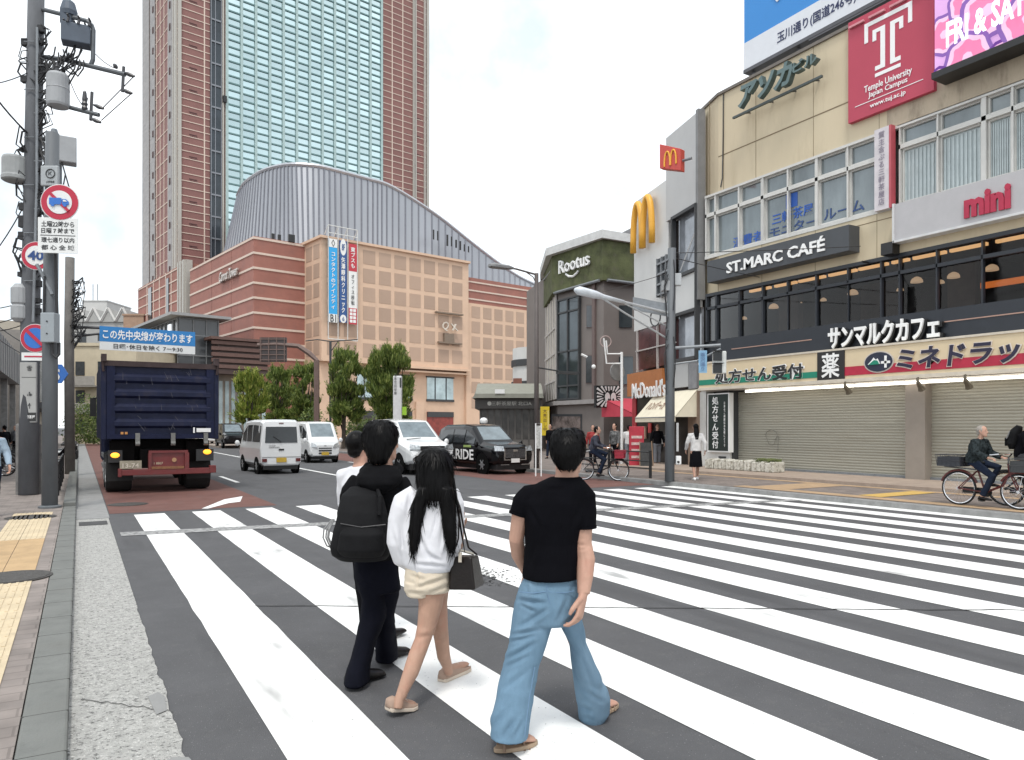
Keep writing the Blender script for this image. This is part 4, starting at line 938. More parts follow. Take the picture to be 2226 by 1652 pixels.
# shutters
shm = M('shutter_slats', (.345,.33,.275), .5, .15, var=.1, vs=.5, stretch=(1,.3,4), dirt=((.27,.245,.19), .5, .8, 1.2))
def shutter(y0, y1, label):
    c = MB(); n = 32; h0 = .2; dh = (2.9-h0)/n; prof = []
    for k in range(n): h = h0+k*dh; prof += [(20.30,h),(20.289,h+dh*.22),(20.285,h+dh*.5),(20.289,h+dh*.8)]
    prof.append((20.30,2.9))
    for a, b in zip(prof, prof[1:]): c.add([(a[0],y0,a[1]),(a[0],y1,a[1]),(b[0],y1,b[1]),(b[0],y0,b[1])], [(0,1,2,3)])
    o = c.build('shutter', shm); tag(o, label, 'shutter', 'roller shutters'); MB().box(20.22,20.3,y0,y1,.2,.27).build('bottom_bar', grey_metal, o); 
    return o
ya, yb, yc = T(1592), T(1968), T(2011)
s1 = shutter(yb, ya, 'wide closed roller shutter with a faint scribble, beside the black vertical sign'); s2 = shutter(TN, yc, 'closed roller shutter right of the grey pier, behind the cyclists')
c = MB().box(19.98,20.4,yc,yb,.2,2.95); c.build('pier', M('pier_taupe', (.27,.235,.2), .8, var=.06), cm)
c = MB().box(20.0,20.4,ya,T(1584),.2,2.95); c.build('jamb', dark_grey, cm)
p = V((20.25, T(1665), 1.3)); c = MB(); q = [p+V((0,.22*math.cos(a)*(1+.25*math.sin(3*a)), .26*math.sin(a))) for a in [k*.35 for k in range(20)]]; c.tube(q, .008, 4); c.tube([p+V((0,-.1,-.1)),p+V((0,-.3,.05)),p+V((0,-.25,-.5))], .008, 4)
c.build('scribble', M('scribble_grey', (.17,.16,.14), .8), s1)
t = thing('vertical_sign', (19.85, T(1562), .6), 'black vertical sign with large white characters in a white frame by the shutter', 'sign')
c = MB().box(19.78,20.0,T(1585,19.8),T(1538,19.8),.75,2.86); c.build('frame', lw, t)
c = MB().box(19.765,19.79,T(1583,19.8),T(1540.5,19.8),.8,2.82); c.build('board', M('sign_black_green', (.012,.022,.018), .5), t)
c = MB().text('処方せん受付', (19.762, T(1556,19.8), 1.81), (0,-1,0), UP, .30, 1.85, ext=.01, off=.008, vertical=True).text('お薬のご相談はお気軽にどうぞ', (19.762, T(1576,19.8), 1.75), (0,-1,0), UP, .07, 1.6, ext=.006, vertical=True); c.build('lettering', lw, t)
MB().box(19.9,20.3,T(1590),T(1536),.2,.75).build('base', _mc['pier_white'], t)
MB().box(19.88,19.92,T(1578,19.9),T(1562,19.9),.32,.6).build('grille', dark_grey, t)
# rough white planters in front
stone = M('white_stone', (.55,.53,.47), .95, var=.25, vs=6, bump=1., bs=14, dirt=((.22,.2,.15), .5, .62, 9))
for i, (x0, x1, lab) in enumerate([(1530,1548,'leftmost rough white stone planter below the black sign'),(1550,1590,'second rough white stone planter from the black sign'),(1592,1628,'third rough white stone planter from the left, before the shutter'),(1631,1680,'rightmost white stone planter, with low plants, before the shutter')]):
    y0, y1 = T(x1,18.9), T(x0,18.9); c = MB()
    for k in range(5):
        a = y0+(y1-y0)*k/5; c.box(18.9+.03*random.random(),19.45,a,a+(y1-y0)/5-.01,.2,.50+.06*random.random())
    o = c.build('planter', stone, bevel=.03); tag(o, lab, 'planter', 'stone planters')
    if i == 3:
        c = MB()
        for k in range(240):
            p = V((19.0+.4*random.random(), random.uniform(y0+.05,y1-.05), .53+.1*random.random())); a = V((random.uniform(-1,1),random.uniform(-1,1),random.uniform(-.3,.6)))*.05; b2 = a.orthogonal()*.5; c.add([p-a,p+b2,p+a,p-b2], [(0,1,2,3)])
        c.build('plants', M('planter_green', (.09,.11,.03), .7, var=.4, vs=20), o)
# ------------------------------------------------ facade banner, screen, roof signs
t = thing('wall_banner', (19.8, T(1935), 10.75), 'large red wall banner with a white letter emblem and white lettering', 'banner')
BX = 19.84; y0, y1 = onX(2029,YH,BX).y, onX(1843,YH,BX).y
c = MB().box(BX,20.0,y0,y1,10.72,13.72); c.build('cloth', M('banner_crimson', (.46,.055,.095), .6, var=.06, vs=.4), t)
yc_ = onX(1929,YH,BX).y; Wb = y1-y0
c = MB(); d = BX-.012
def rb_(a0, a1, h0, h1): c.box(d, d+.01, yc_-a0*Wb, yc_-a1*Wb, h0, h1)
for a0, a1, h0, h1 in [(-.28,.28,13.3,13.42),(-.28,-.235,12.85,13.3),(.235,.28,12.85,13.3),(-.18,-.03,13.02,13.13),(.03,.18,13.02,13.13),(-.18,-.135,12.8,13.02),(.135,.18,12.8,13.02),(-.085,-.03,12.05,13.02),(.03,.085,12.05,13.02),(-.15,-.03,11.93,12.05),(.03,.15,11.93,12.05),(-.15,.15,11.74,11.84)]: rb_(a0,a1,h0,h1)
c.text('Temple University', (d, yc_, 11.48), (0,-1,0), UP, Wb*.56, .25, ext=.01, off=.012).text('Japan Campus', (d, yc_, 11.28), (0,-1,0), UP, Wb*.46, .2, ext=.01, off=.012).text('www.tuj.ac.jp', (d, yc_, 10.95), (0,-1,0), UP, Wb*.42, .16, ext=.01, off=.012); rb_(-.4,.4,11.11,11.13)
c.build('lettering', lw, t)
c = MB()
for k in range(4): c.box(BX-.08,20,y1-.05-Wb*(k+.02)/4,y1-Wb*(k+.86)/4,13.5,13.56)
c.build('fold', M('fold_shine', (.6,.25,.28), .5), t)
t = thing('video_screen', (19.5, T(2150), 10.9), 'bright pink video screen with pale lettering at the top right', 'screen')
SXc = 19.45; y1 = onX(2031,YH,SXc).y; yE = onX(2420,YH,SXc).y
c = MB().box(SXc,20,yE,y1,10.95,17.5); c.build('screen_panel', M('screen_pink', (.3,.15,.3), .5, var=.15, vs=1.5, emit=(.68,.40,.72), es=.62), t)
c = MB().box(SXc-.12,20,yE,y1+.02,10.78,10.95); c.build('screen_frame', black_m, t)
c = MB(); r2 = MB(); r3 = MB(); random.seed(5)
def wob(y, h, r, out, n=30, amp=.06, ph=0): return [(SXc-out, y-r*(1+amp*math.sin(5*a+ph))*math.cos(a), h+r*(1+amp*math.sin(7*a+ph))*math.sin(a)) for a in [2*math.pi*k/n for k in range(n)]]
for i, (x, y, r) in enumerate([(2053,75,.55),(2100,5,.48),(2150,22,.75),(2105,125,.62),(2040,190,.5),(2195,130,.6),(2240,40,.7),(2290,100,.6)]):
    p = onX(x, y, SXc)
    hmin = 10.97; 
    def clip(q): return [(a, min(max(b, yE+.01), y1-.01), max(hh, hmin)) for a, b, hh in q]
    o_ = .012+.014*i; c.slab(clip(wob(p.y,p.z,r,o_,ph=i)), .003); r2.slab(clip(wob(p.y,p.z,r*.84,o_+.004,ph=i)), .003); r3.slab(clip(wob(p.y,p.z,r*.66,o_+.008,amp=.12,ph=i)), .003); r2.slab(clip(wob(p.y,p.z,r*.2,o_+.012,ph=i)), .003)
c.build('image_ring', M('screen_violet', (.1,.05,.2), .5, emit=(.22,.09,.36), es=.6), t); r2.build('image_pale', M('screen_pale', (.3,.2,.3), .5, emit=(.85,.55,.72), es=.62), t); r3.build('image_disc', M('screen_rose', (.4,.1,.2), .5, emit=(.85,.22,.42), es=.55), t)
c = MB(); w_ = onX(2056,140,SXc).y-onX(2228,75,SXc).y
c.text('FRI & SAT', (SXc-.15, onX(2146,YH,SXc).y, 11.75), (0,-1,0), UP, w_, .66, ext=.01, off=.03); c.build('lettering', M('screen_white', (.8,.8,.8), .5, emit=(.85,.9,.9), es=.6), t)
t = thing('roof_billboard', (20.6, 12, 14.3), 'huge blue and white advertising billboard standing on the beige building', 'billboard')
BS = 20.5; y1 = onX(1617,YH,BS).y; yE = y1-17
c = MB().box(BS,BS+.3,yE,y1,14.35,21); c.build('board', M('board_blue', (.03,.24,.62), .5, var=.05, vs=.3), t)
c = MB().box(BS-.02,BS,yE,y1,14.35,15.33); yh = onX(1692,YH,BS).y; c.slab([(BS-.03,yh+.62,16.9),(BS-.03,yh+.05,16.1),(BS-.03,yh-1.15,16.55),(BS-.03,yh-1.45,17.6),(BS-.03,yh-1,19),(BS-.03,yh+.2,18.6)], .02); c.slab([(BS-.03,yh-1.85,17.35),(BS-.03,yh-3.2,17.35),(BS-.03,yh-3.2,17.5),(BS-.03,yh-1.85,17.5)], .02); c.build('white_field', M('board_white', (.7,.72,.76), .5, var=.03), t)
c = MB().slab([(BS-.045,yh-.25,17.42),(BS-.045,yh-.55,17.25),(BS-.045,yh-.6,17.8),(BS-.045,yh-.3,17.8)], .01); c.build('mark', dark_grey, t)
c = MB().text('玉川通り(国道246号)沿い', (BS-.025, (onX(1690,YH,BS).y+onX(1905,YH,BS).y)/2, 14.83), (0,-1,0), UP, onX(1690,YH,BS).y-onX(1905,YH,BS).y, .42, ext=.01, off=.012); c.build('lettering', M('ink_navy2', (.02,.03,.1), .5), t)
c = MB()
for k in range(9): yy = y1-.3-k*1.9; c.tube([(BS+.15,yy,13.3),(BS+.15,yy,14.4)], .06, 6).tube([(BS+2,yy,13.2),(BS+.3,yy,18)], .05, 5)
c.box(BS-.05,BS+.35,yE,y1,14.25,14.37); c.tube([(BS-.35,yE,14.0),(BS-.35,y1-3,14.0)], .04, 5); c.build('support', M('support_steel', (.1,.1,.11), .5, .3), t)
t = thing('roof_letters', (19.7, T(1700), 12.6), 'weathered steel green kana name letters slanting along the parapet', 'sign')
c = MB(); w1 = T(1618)-T(1748); xdv = V((0,-1,0))
c.text('アソカ', (19.62, T(1687), 12.9), xdv, UP, w1*.93, .78, ext=.2, off=.04, shear=.3).text('ビル', (19.62, T(1774), 12.97), xdv, UP, T(1745)-T(1798), .36, ext=.2, off=.03); c.build('lettering', M('letter_teal', (.12,.17,.17), .45, .5, var=.15), t)
c = MB().box(19.6,19.68,T(1803),T(1609),12.36,12.43); c.build('rail', M('rail_dark', (.06,.08,.08), .5), t)
c = MB()
for x in (1630,1680,1730,1780): c.tube([(19.65,T(x),12.4),(20.0,T(x),12.5)], .025, 5)
c.build('bracket', dark_grey, t)
# ================================================================ vehicles (local: +y is the front, z up, origin on the ground)
carw = M('car_white', (.72,.73,.73), .25, var=.02, vs=.8, coat=.6); carb = M('car_black', (.004,.004,.005), .15, var=.1, spec=.3, coat=.15)
cgl_ = M('car_glass', (.035,.04,.045), .06, .1, var=.3, vs=1.5); wsg = M('windscreen', (.20,.24,.26), .05, .3, var=.35, vs=1.6)
lampc = M('headlamp', (.45,.47,.48), .12, .5, var=.5, vs=14); redl = M('tail_lamp', (.10,.008,.008), .2); amb = M('amber_lamp_lit', (.8,.3,.02), .4, emit=(1,.36,.03), es=1.6); plate_w = M('plate_white', (.7,.7,.68), .5); plate_y = M('plate_yellow', (.55,.36,.04), .5)
rimm = M('wheel_rim', (.35,.36,.37), .35, .6); archm = M('arch_black', (.004,.004,.004), .9, spec=.1)
def wheel(t, x, y, r, wd, sgn, dual=False):
    c = MB().lathe((x,y,r), [(r*.6,-wd/2),(r*.93,-wd/2),(r,-wd*.35),(r,wd*.35),(r*.93,wd/2),(r*.6,wd/2)], 24, axis='x'); o = c.build('wheel', rubber, t, local=True, smooth=False)
    s = x+sgn*(wd/2-.02); c = MB().lathe((s,y,r), [(r*.62,-.02),(r*.62,.02),(r*.5,.015),(r*.2,.025),(.01,.03)] if sgn > 0 else [(r*.62,.02),(r*.62,-.02),(r*.5,-.015),(r*.2,-.025),(.01,-.03)], 18, axis='x')
    for k in range(6): a = k*math.pi/3; c.obox((s+sgn*.02, y+r*.36*math.cos(a), r+r*.36*math.sin(a)), (.012,0,0), V((0,math.cos(a),math.sin(a)))*r*.2, V((0,-math.sin(a),math.cos(a)))*r*.06)
    c.build('rim', rimm, o, local=True); return o
def lerp(a, b, t): return V(a)*(1-t)+V(b)*t
def hull(secs):
    rings = []
    for y, zb, zl, zt, wb, wl, wt in secs:
        h = [(wb*.86,zb),(wb,zb+.1),(wl,zl-.12 if zl-.12 > zb+.15 else (zl+zb)/2+.05),(wl-.015,zl),(wt,zt-.07 if zt-.07 > zl else zt-.02),(wt-.1,zt),(wt*.4,zt+.012)]
        rings.append([V((x,y,z)) for x, z in h]+[V((-x,y,z)) for x, z in h[::-1]])
    return rings
def patch(mb, q, n_out, inset=.0, th=.02, m=0):
    q = [V(p) for p in q]; c = sum(q, V())/4; n = (q[1]-q[0]).cross(q[3]-q[0]).normalized()
    if n.dot(V(n_out)) < 0: q = q[::-1]; n = -n
    q = [p+(c-p).normalized()*inset+n*.012 for p in q]; mb.slab(q, th, m)
def van(name, label, loc, rz, secs, iw, ir, sides, paintm, wy, wr, group, cat, front):
    """secs stations rear to front; iw/ir: bonnet end and roof start stations; sides: (station a, frac, station b, frac)"""
    t = thing(name, loc, label, cat, group, rz); R = hull(secs)
    b = MB().loft(R); body = b.build('body', paintm, t, local=True, bevel=.035)
    c = MB(); A, B = R[iw], R[ir]; q = [lerp(A[5],B[5],.06), lerp(A[8],B[8],.06), lerp(A[8],B[8],.96), lerp(A[5],B[5],.96)]
    patch(c, q, (0,1,.5), .07); c.build('windscreen', wsg, t, local=True)
    def sp(k, f, z): 
        a = lerp(R[k][3], R[k+1][3], f); bb = lerp(R[k][4], R[k+1][4], f); return lerp(a, bb, z)
    for (k0, f0, k1, f1_, z0, z1) in sides:
        for s in (1, -1):
            q = [sp(k0,f0,z0), sp(k1,f1_,z0), sp(k1,f1_,z1), sp(k0,f0,z1)]; q = [V((p.x*s,p.y,p.z)) for p in q]
            c = MB(); patch(c, q, (s,0,0), .02); c.build('window', cgl_, t, local=True)
    for s in (1, -1):
        for y in wy:
            x = secs[len(secs)//2][4]; MB().lathe((s*(x-.02),y,wr*1.03), [(wr*1.22,-.03 if s > 0 else .03),(wr*1.22,.035*s),(.01,.036*s)], 24, axis='x').build('wheel_arch', archm, t, local=True)
            wheel(t, s*(x-.07), y, wr, .17, s)
        p = sp(iw, .1, .12); m_ = MB().ball((s*(p.x+.13), p.y-.05, p.z+.05), .09, .05, .11); m_.tube([(s*p.x,p.y-.05,p.z),(s*(p.x+.1),p.y-.05,p.z+.02)], .02, 5); m_.build('mirror', paintm, t, local=True, smooth=True)
    return t, R
def bx(t, name, m, *boxes, **k):
    c = MB()
    for q in boxes: c.box(*q)
    return c.build(name, m, t, local=True, **k)
kei = [(-1.70,.36,1.02,1.62,.66,.70,.60),(-1.67,.30,1.02,1.84,.69,.725,.63),(-1.45,.28,1.02,1.90,.70,.735,.655),(-.2,.28,1.02,1.91,.70,.735,.66),(.75,.28,1.02,1.87,.70,.735,.65),(1.38,.28,1.0,1.12,.69,.72,.68),(1.60,.30,.86,.98,.68,.70,.66),(1.69,.34,.66,.80,.62,.64,.58)]
def kei_van(label, loc, rz, rear):
    t, R = van('minivan', label, loc, rz, kei, 5, 4, [(1,.35,2,.72,.12,.88),(2,.8,3,.5,.12,.88),(3,.58,4,.42,.12,.85)], carw, (-1.12,1.02), .28, 'small white delivery vans on the road', 'van', None)
    c = MB(); c.slab([(.56,-1.715,1.10),(-.56,-1.715,1.10),(-.53,-1.70,1.66),(.53,-1.70,1.66)][::-1], .04); rw = c.build('rear_window', cgl_, t, local=True)
    MB().tube([(0,-1.74,1.12),(-.28,-1.735,1.32)], .012, 5).build('wiper', black_m, rw, local=True)
    bx(t, 'tail_lamp', redl, (.5,.66,-1.735,-1.69,.44,.55)); bx(t, 'tail_lamp', redl, (-.66,-.5,-1.735,-1.69,.44,.55))
    bx(t, 'rear_plate', plate_y, (-.17,.17,-1.745,-1.70,.42,.58)); bx(t, 'handle', black_m, (-.09,.09,-1.72,-1.69,.83,.89)); bx(t, 'brake_light', redl, (-.08,.08,-1.70,-1.66,1.77,1.80))
    MB().text('DHOJI', (-.32,-1.712,1.0), (1,0,0), UP, .22, .04, ext=.004).text('CAMPTOPS', (-.25,-1.712,.94), (1,0,0), UP, .36, .04, ext=.004).build('lettering', dark_grey, t, local=True) if rear else None
    bx(t, 'bumper_line', dark_grey, (-.66,.66,-1.715,-1.70,.60,.608)); bx(t, 'underbody', black_m, (-.6,.6,-1.6,1.5,.16,.34))
    if not rear:
        for s in (1,-1):
            MB().slab([(s*.64,1.655,.74),(s*.36,1.70,.70),(s*.42,1.66,.84),(s*.62,1.60,.93)][::(1 if s < 0 else -1)], .05).build('headlamp', lampc, t, local=True)
        bx(t, 'grille', black_m, (-.3,.3,1.66,1.705,.66,.70), (-.3,.3,1.66,1.71,.54,.60), (-.3,.3,1.66,1.705,.42,.48)); bx(t, 'front_plate', plate_y, (-.17,.17,1.69,1.72,.36,.50)); bx(t, 'badge', chrome, (-.05,.05,1.66,1.70,.78,.81))
    return t
kei_van('small white van seen from behind beside the blue truck', (6.05, 28.1, 0), R_(2), True)
kei_van('small white van facing us just behind the van seen from the rear', (9.75, 35.3, 0), math.pi, False)
mpv = [(-2.30,.45,1.1,1.55,.80,.84,.66),(-2.26,.36,1.1,1.80,.84,.88,.68),(-2.0,.32,1.1,1.92,.86,.895,.70),(-.4,.32,1.1,1.94,.86,.895,.71),(.45,.32,1.1,1.88,.86,.895,.69),(1.35,.32,1.08,1.22,.85,.89,.80),(2.05,.34,.92,1.10,.84,.87,.76),(2.32,.40,.82,.98,.78,.80,.66),(2.38,.46,.7,.8,.70,.72,.6)]
t, R = van('minivan', 'large white people carrier facing us behind the two walkers in the middle', (10.5, 25.7, 0), math.pi, mpv, 5, 4, [(1,.5,2,.4,.1,.85),(2,.5,3,.5,.1,.85),(3,.6,4,.6,.1,.82)], carw, (-1.4,1.45), .34, None, 'van', None)
for s in (1,-1):
    MB().slab([(s*.80,2.27,.86),(s*.46,2.385,.86),(s*.48,2.37,1.0),(s*.78,2.20,1.05)][::(1 if s < 0 else -1)], .06).build('headlamp', lampc, t, local=True)
    MB().lathe((s*.62,2.39,.56), [(.11,-.05),(.12,.03),(.01,.04)], 16, axis='y').build('fog_lamp', black_m, t, local=True)
    MB().torus((s*.62,2.42,.56), .11, .02, (0,1,0), 16).build('lamp_ring', chrome, t, local=True)
bx(t, 'grille', black_m, (-.45,.45,2.34,2.40,.86,1.0), (-.45,.45,2.36,2.41,.5,.74)); bx(t, 'front_plate', plate_w, (-.17,.17,2.40,2.43,.56,.72)); bx(t, 'bumper', grey_metal, (-.6,.6,2.3,2.42,.36,.46)); bx(t, 'underbody', black_m, (-.75,.75,-2.1,2.2,.18,.4)); MB().tube([(.6,1.5,1.22),(.05,1.46,1.26)], .014, 5).build('wiper', black_m, t, local=True)
taxi = [(-2.18,.42,1.0,1.35,.74,.78,.60),(-2.12,.34,1.0,1.62,.79,.83,.62),(-1.7,.30,1.0,1.73,.82,.845,.64),(-.2,.30,1.0,1.75,.82,.845,.65),(.35,.30,1.0,1.70,.82,.845,.64),(1.12,.30,.99,1.13,.82,.84,.74),(1.95,.32,.90,1.03,.80,.82,.66),(2.15,.38,.80,.93,.74,.76,.58),(2.2,.44,.66,.76,.66,.68,.52)]
t, R = van('taxi', 'black taxi with a roof lamp and white door lettering at the right kerb', (12.95, 24.3, 0), math.pi+R_(3), taxi, 5, 4, [(1,.6,2,.55,.1,.85),(2,.6,3,.4,.1,.85),(3,.5,4,.55,.1,.82)], carb, (-1.35,1.35), .33, None, 'taxi', None)
for s in (1,-1):
    MB().slab([(s*.76,2.08,.80),(s*.44,2.19,.80),(s*.46,2.15,.96),(s*.74,2.0,.98)][::(1 if s < 0 else -1)], .06).build('headlamp', lampc, t, local=True)
bx(t, 'grille', M('grille_grey', (.10,.10,.105), .3, .6, var=.7, vs=30), (-.42,.42,2.15,2.215,.58,.88)); bx(t, 'grille_trim', chrome, (-.46,-.42,2.15,2.225,.5,.9), (.42,.46,2.15,2.225,.5,.9), (-.42,.42,2.15,2.225,.5,.53)); bx(t, 'front_plate', plate_w, (-.17,.17,2.215,2.24,.42,.56)); bx(t, 'badge', chrome, (-.09,.09,2.2,2.225,.80,.87)); bx(t, 'underbody', black_m, (-.7,.7,-2,2.1,.17,.36)); bx(t, 'bumper_line', chrome, (-.6,-.25,2.2,2.22,.34,.36), (.25,.6,2.2,2.22,.34,.36))
MB().lathe((0,.1,1.76), [(.09,0),(.14,.05),(.15,.14),(.1,.22),(.02,.24)], 14).build('roof_lamp', white_p, t, local=True); bx(t, 'bonnet_shine', M('bonnet_highlight', (.25,.26,.27), .2, .5), (-.5,.5,1.95,1.96,1.045,1.05))  # bonnet strip: a highlight painted as a thin pale bar
MB().text('S.RIDE', (.868,-.05,.66), (0,1,0) if 0 else (0,1,0), UP, 1.75, .38, ext=.006, off=.02).build('lettering', _mc['letter_white'], t, local=True)
bx(t, 'green_sticker', M('sticker_green', (.3,.4,.12), .5), (.85,.868,.1,.62,.92,1.0))
far = [('minivan','dark minivan with red reflections far up the road behind the truck',(10.4,62,0),carb),('car','white car far up the road beside the truck tail',(10.2,74,0),carw)]
for n_, lab, loc, pm in far:
    t, R = van(n_, lab, loc, math.pi, mpv if n_ == 'minivan' else taxi, 5, 4, [(2,.1,3,.5,.1,.85)], pm, (-1.4,1.4), .33, None, n_ if n_ != 'minivan' else 'van', None)
    for s in (1,-1): bx(t, 'headlamp', lampc, (s*.72-.12,s*.72+.12,2.1,2.3,.78,.95))
# ---------------------------------------------------------------- dump truck
navy = M('truck_navy', (.008,.0115,.036), .5, var=.35, vs=3, bump=.1, bs=20, dirt=((.028,.024,.026), .52, .8, 3), spec=.22); navy2 = M('truck_edge_brown', (.05,.035,.035), .6, var=.3, vs=4, spec=.2)
trk = thing('dump_truck', (1.80, 20.5, 0), 'dark blue dump truck with a red rear bumper seen from behind', 'truck')
W = 1.34
c = MB(); z0, z1 = 1.36, 3.22
c.box(-W+.1,W-.1,.02,.10,z0,z1); c.box(-W,-W+.12,-.02,5.2,z0-.02,z1+.03).box(W-.12,W,-.02,5.2,z0-.02,z1+.03).box(-W+.12,W-.12,5.1,5.2,z0,z1+.2).box(-W+.1,W-.1,.1,5.1,1.36,1.45)
bed = c.build('dump_body', navy, trk, local=True, bevel=.012)
c = MB()
for k in range(4):
    z = 1.62+k*.37; c.add([(-W+.28,.02,z),(W-.2,.02,z),(W-.2,-.06,z+.06),(-W+.28,-.06,z+.06),(W-.2,-.06,z+.16),(-W+.28,-.06,z+.16),(W-.2,.02,z+.24),(-W+.28,.02,z+.24)], [(0,1,2,3),(3,2,4,5),(5,4,6,7)])
c.build('tailgate_rib', navy, bed, local=True)
c = MB().box(-W+.02,W-.02,-.06,.1,3.14,3.27); c.build('top_rail', navy2, bed, local=True)
c = MB().box(-W+.12,-W+.3,-.05,.03,z0,3.14).box(W-.3,W-.12,-.05,.03,z0,3.14).box(-W+.12,W-.12,-.055,.03,1.36,1.47); c.build('tailgate_frame', M('truck_navy_dark', (.006,.009,.032), .5, var=.3, vs=5, spec=.2), bed, local=True)
for x in (-.55, .25, 1.02):
    c = MB().box(x-.05,x+.05,-.11,0,1.22,1.5).lathe((x,-.08,1.24), [(.06,-.05),(.06,.05)], 10, axis='x'); c.build('hinge', M('hinge_grey', (.18,.18,.17), .6, .4), bed, local=True)
for s in (-1,1): MB().box(s*W-.06*(1+s),s*W+.06*(1-s),-.12,.1,3.24,3.42).tube([(s*(W-.05),-.05,3.0),(s*(W-.02),-.1,3.35)], .03, 6).build('corner_post', navy2, bed, local=True)
c = MB().box(-.48,.48,.1,6,.62,1.1); c.box(-1.1,1.1,.5,.7,.9,1.34).box(-1.15,-.6,.3,.42,.75,1.3).box(.6,1.15,.3,.42,.75,1.3); c.build('chassis', M('chassis_black', (.006,.005,.005), .8, spec=.1), trk, local=True)
redp = M('truck_red', (.14,.018,.018), .45, var=.25, vs=4, dirt=((.07,.03,.03), .5, .75, 4))
c = MB().box(-.98,1.14,-.12,.06,.46,.60); c.box(-.98,-.9,-.14,.02,.43,.63).box(1.1,1.26,-.14,.02,.47,.66); c.build('rear_bumper', redp, trk, local=True, bevel=.01)
c = MB().box(-.28,.55,-.02,.12,.60,1.05).box(-.31,-.24,-.1,.1,.58,1.0).box(.52,.62,-.1,.1,.58,1.0).box(-.3,.6,-.06,.1,1.0,1.06); c.build('bumper_bracket', redp, trk, local=True)
MB().box(-.24,.5,-.13,-.02,.60,.66).build('step_board', M('step_wood', (.2,.09,.04), .7, var=.3, vs=8), trk, local=True)
MB().lathe((.28,-.03,.82), [(.055,-.02),(.05,.0),(.01,.0)], 12, axis='y').build('reflector', M('reflector_tan', (.35,.2,.1), .5), trk, local=True)
MB().text('いすず'[:0]+'1 8807', (-.08,-.022,.74), (1,0,0), UP, .2, .06, ext=.004).build('small_lettering', M('ink_tan', (.5,.42,.3), .6), trk, local=True)
bx(trk, 'number_plate', M('plate_green_tan', (.28,.25,.19), .6, var=.2, vs=8), (-.94,-.46,-.04,-.02,.62,.82))
MB().text('13-74', (-.70,-.042,.70), (1,0,0), UP, .36, .11, ext=.004, off=.01).build('plate_lettering', M('ink_plate', (.55,.5,.42), .6), trk, local=True)
for s, x in ((-1,-1.02),(1,1.08)):
    bx(trk, 'lamp_housing', black_m, (x-.28*(1 if s>0 else .6),x+.14,.0,.12,.78,1.08)); MB().ball((x-.02,-.03,.96+(.05 if s>0 else 0)), .10, .045, .065, 14, 8).build('turn_lamp', amb, trk, local=True, smooth=True)
bx(trk, 'mud_flap', rubber, (-1.2,-.62,.42,.45,.3,.95)); bx(trk, 'mud_flap', rubber, (.62,1.2,.42,.45,.3,.95))
for y in (.95, 2.2):
    for s in (1,-1): wheel(trk, s*.93, y, .5, .58, s)
for s in (1,-1): wheel(trk, s*1.0, 5.9, .5, .3, s)
c = MB().box(-1.2,1.2,5.5,7.4,.6,2.9); c.build('cab', navy, trk, local=True, bevel=.08)
bx(trk, 'side_guard', M('guard_grey', (.2,.2,.2), .5), (-1.22,-1.17,2.9,5,.5,.6), (-1.22,-1.17,2.9,5,.8,.9))
for s in (-1,1): MB().tube([(s*1.2,7.2,2.6),(s*1.4,7.4,2.6)], .02, 5).box(s*1.4-.09,s*1.4+.09,7.36,7.42,2.0,2.6).build('mirror', black_m, trk, local=True)
for x0 in (.80,): bx(trk, 'sticker', white_p, (x0,x0+.34,-.065,-.05,1.52,1.62), (x0-.08,x0-.04,-.065,-.05,1.50,1.64))
bx(trk, 'marker_lamp', M('marker_amber', (.45,.2,.05), .4), (-.92,-.86,-.07,-.05,1.47,1.53), (-.83,-.77,-.07,-.05,1.47,1.53))
random.seed(3); c = MB()
for k in range(26):
    x, z = random.uniform(-.95,.9), random.uniform(1.5,3.0); a = random.uniform(1.2,2.4); l = random.uniform(.05,.2); d = V((math.cos(a),0,math.sin(a)))*l; nn = V((-d.z,0,d.x)).normalized()*.006
    c.add([V((x,-.064,z))-nn,V((x,-.064,z))+nn,V((x,-.064,z))+d+nn*.4,V((x,-.064,z))+d-nn*.4], [(0,1,2,3)])
c.build('scratches', M('scratch_grey', (.07,.07,.09), .7), bed, local=True)
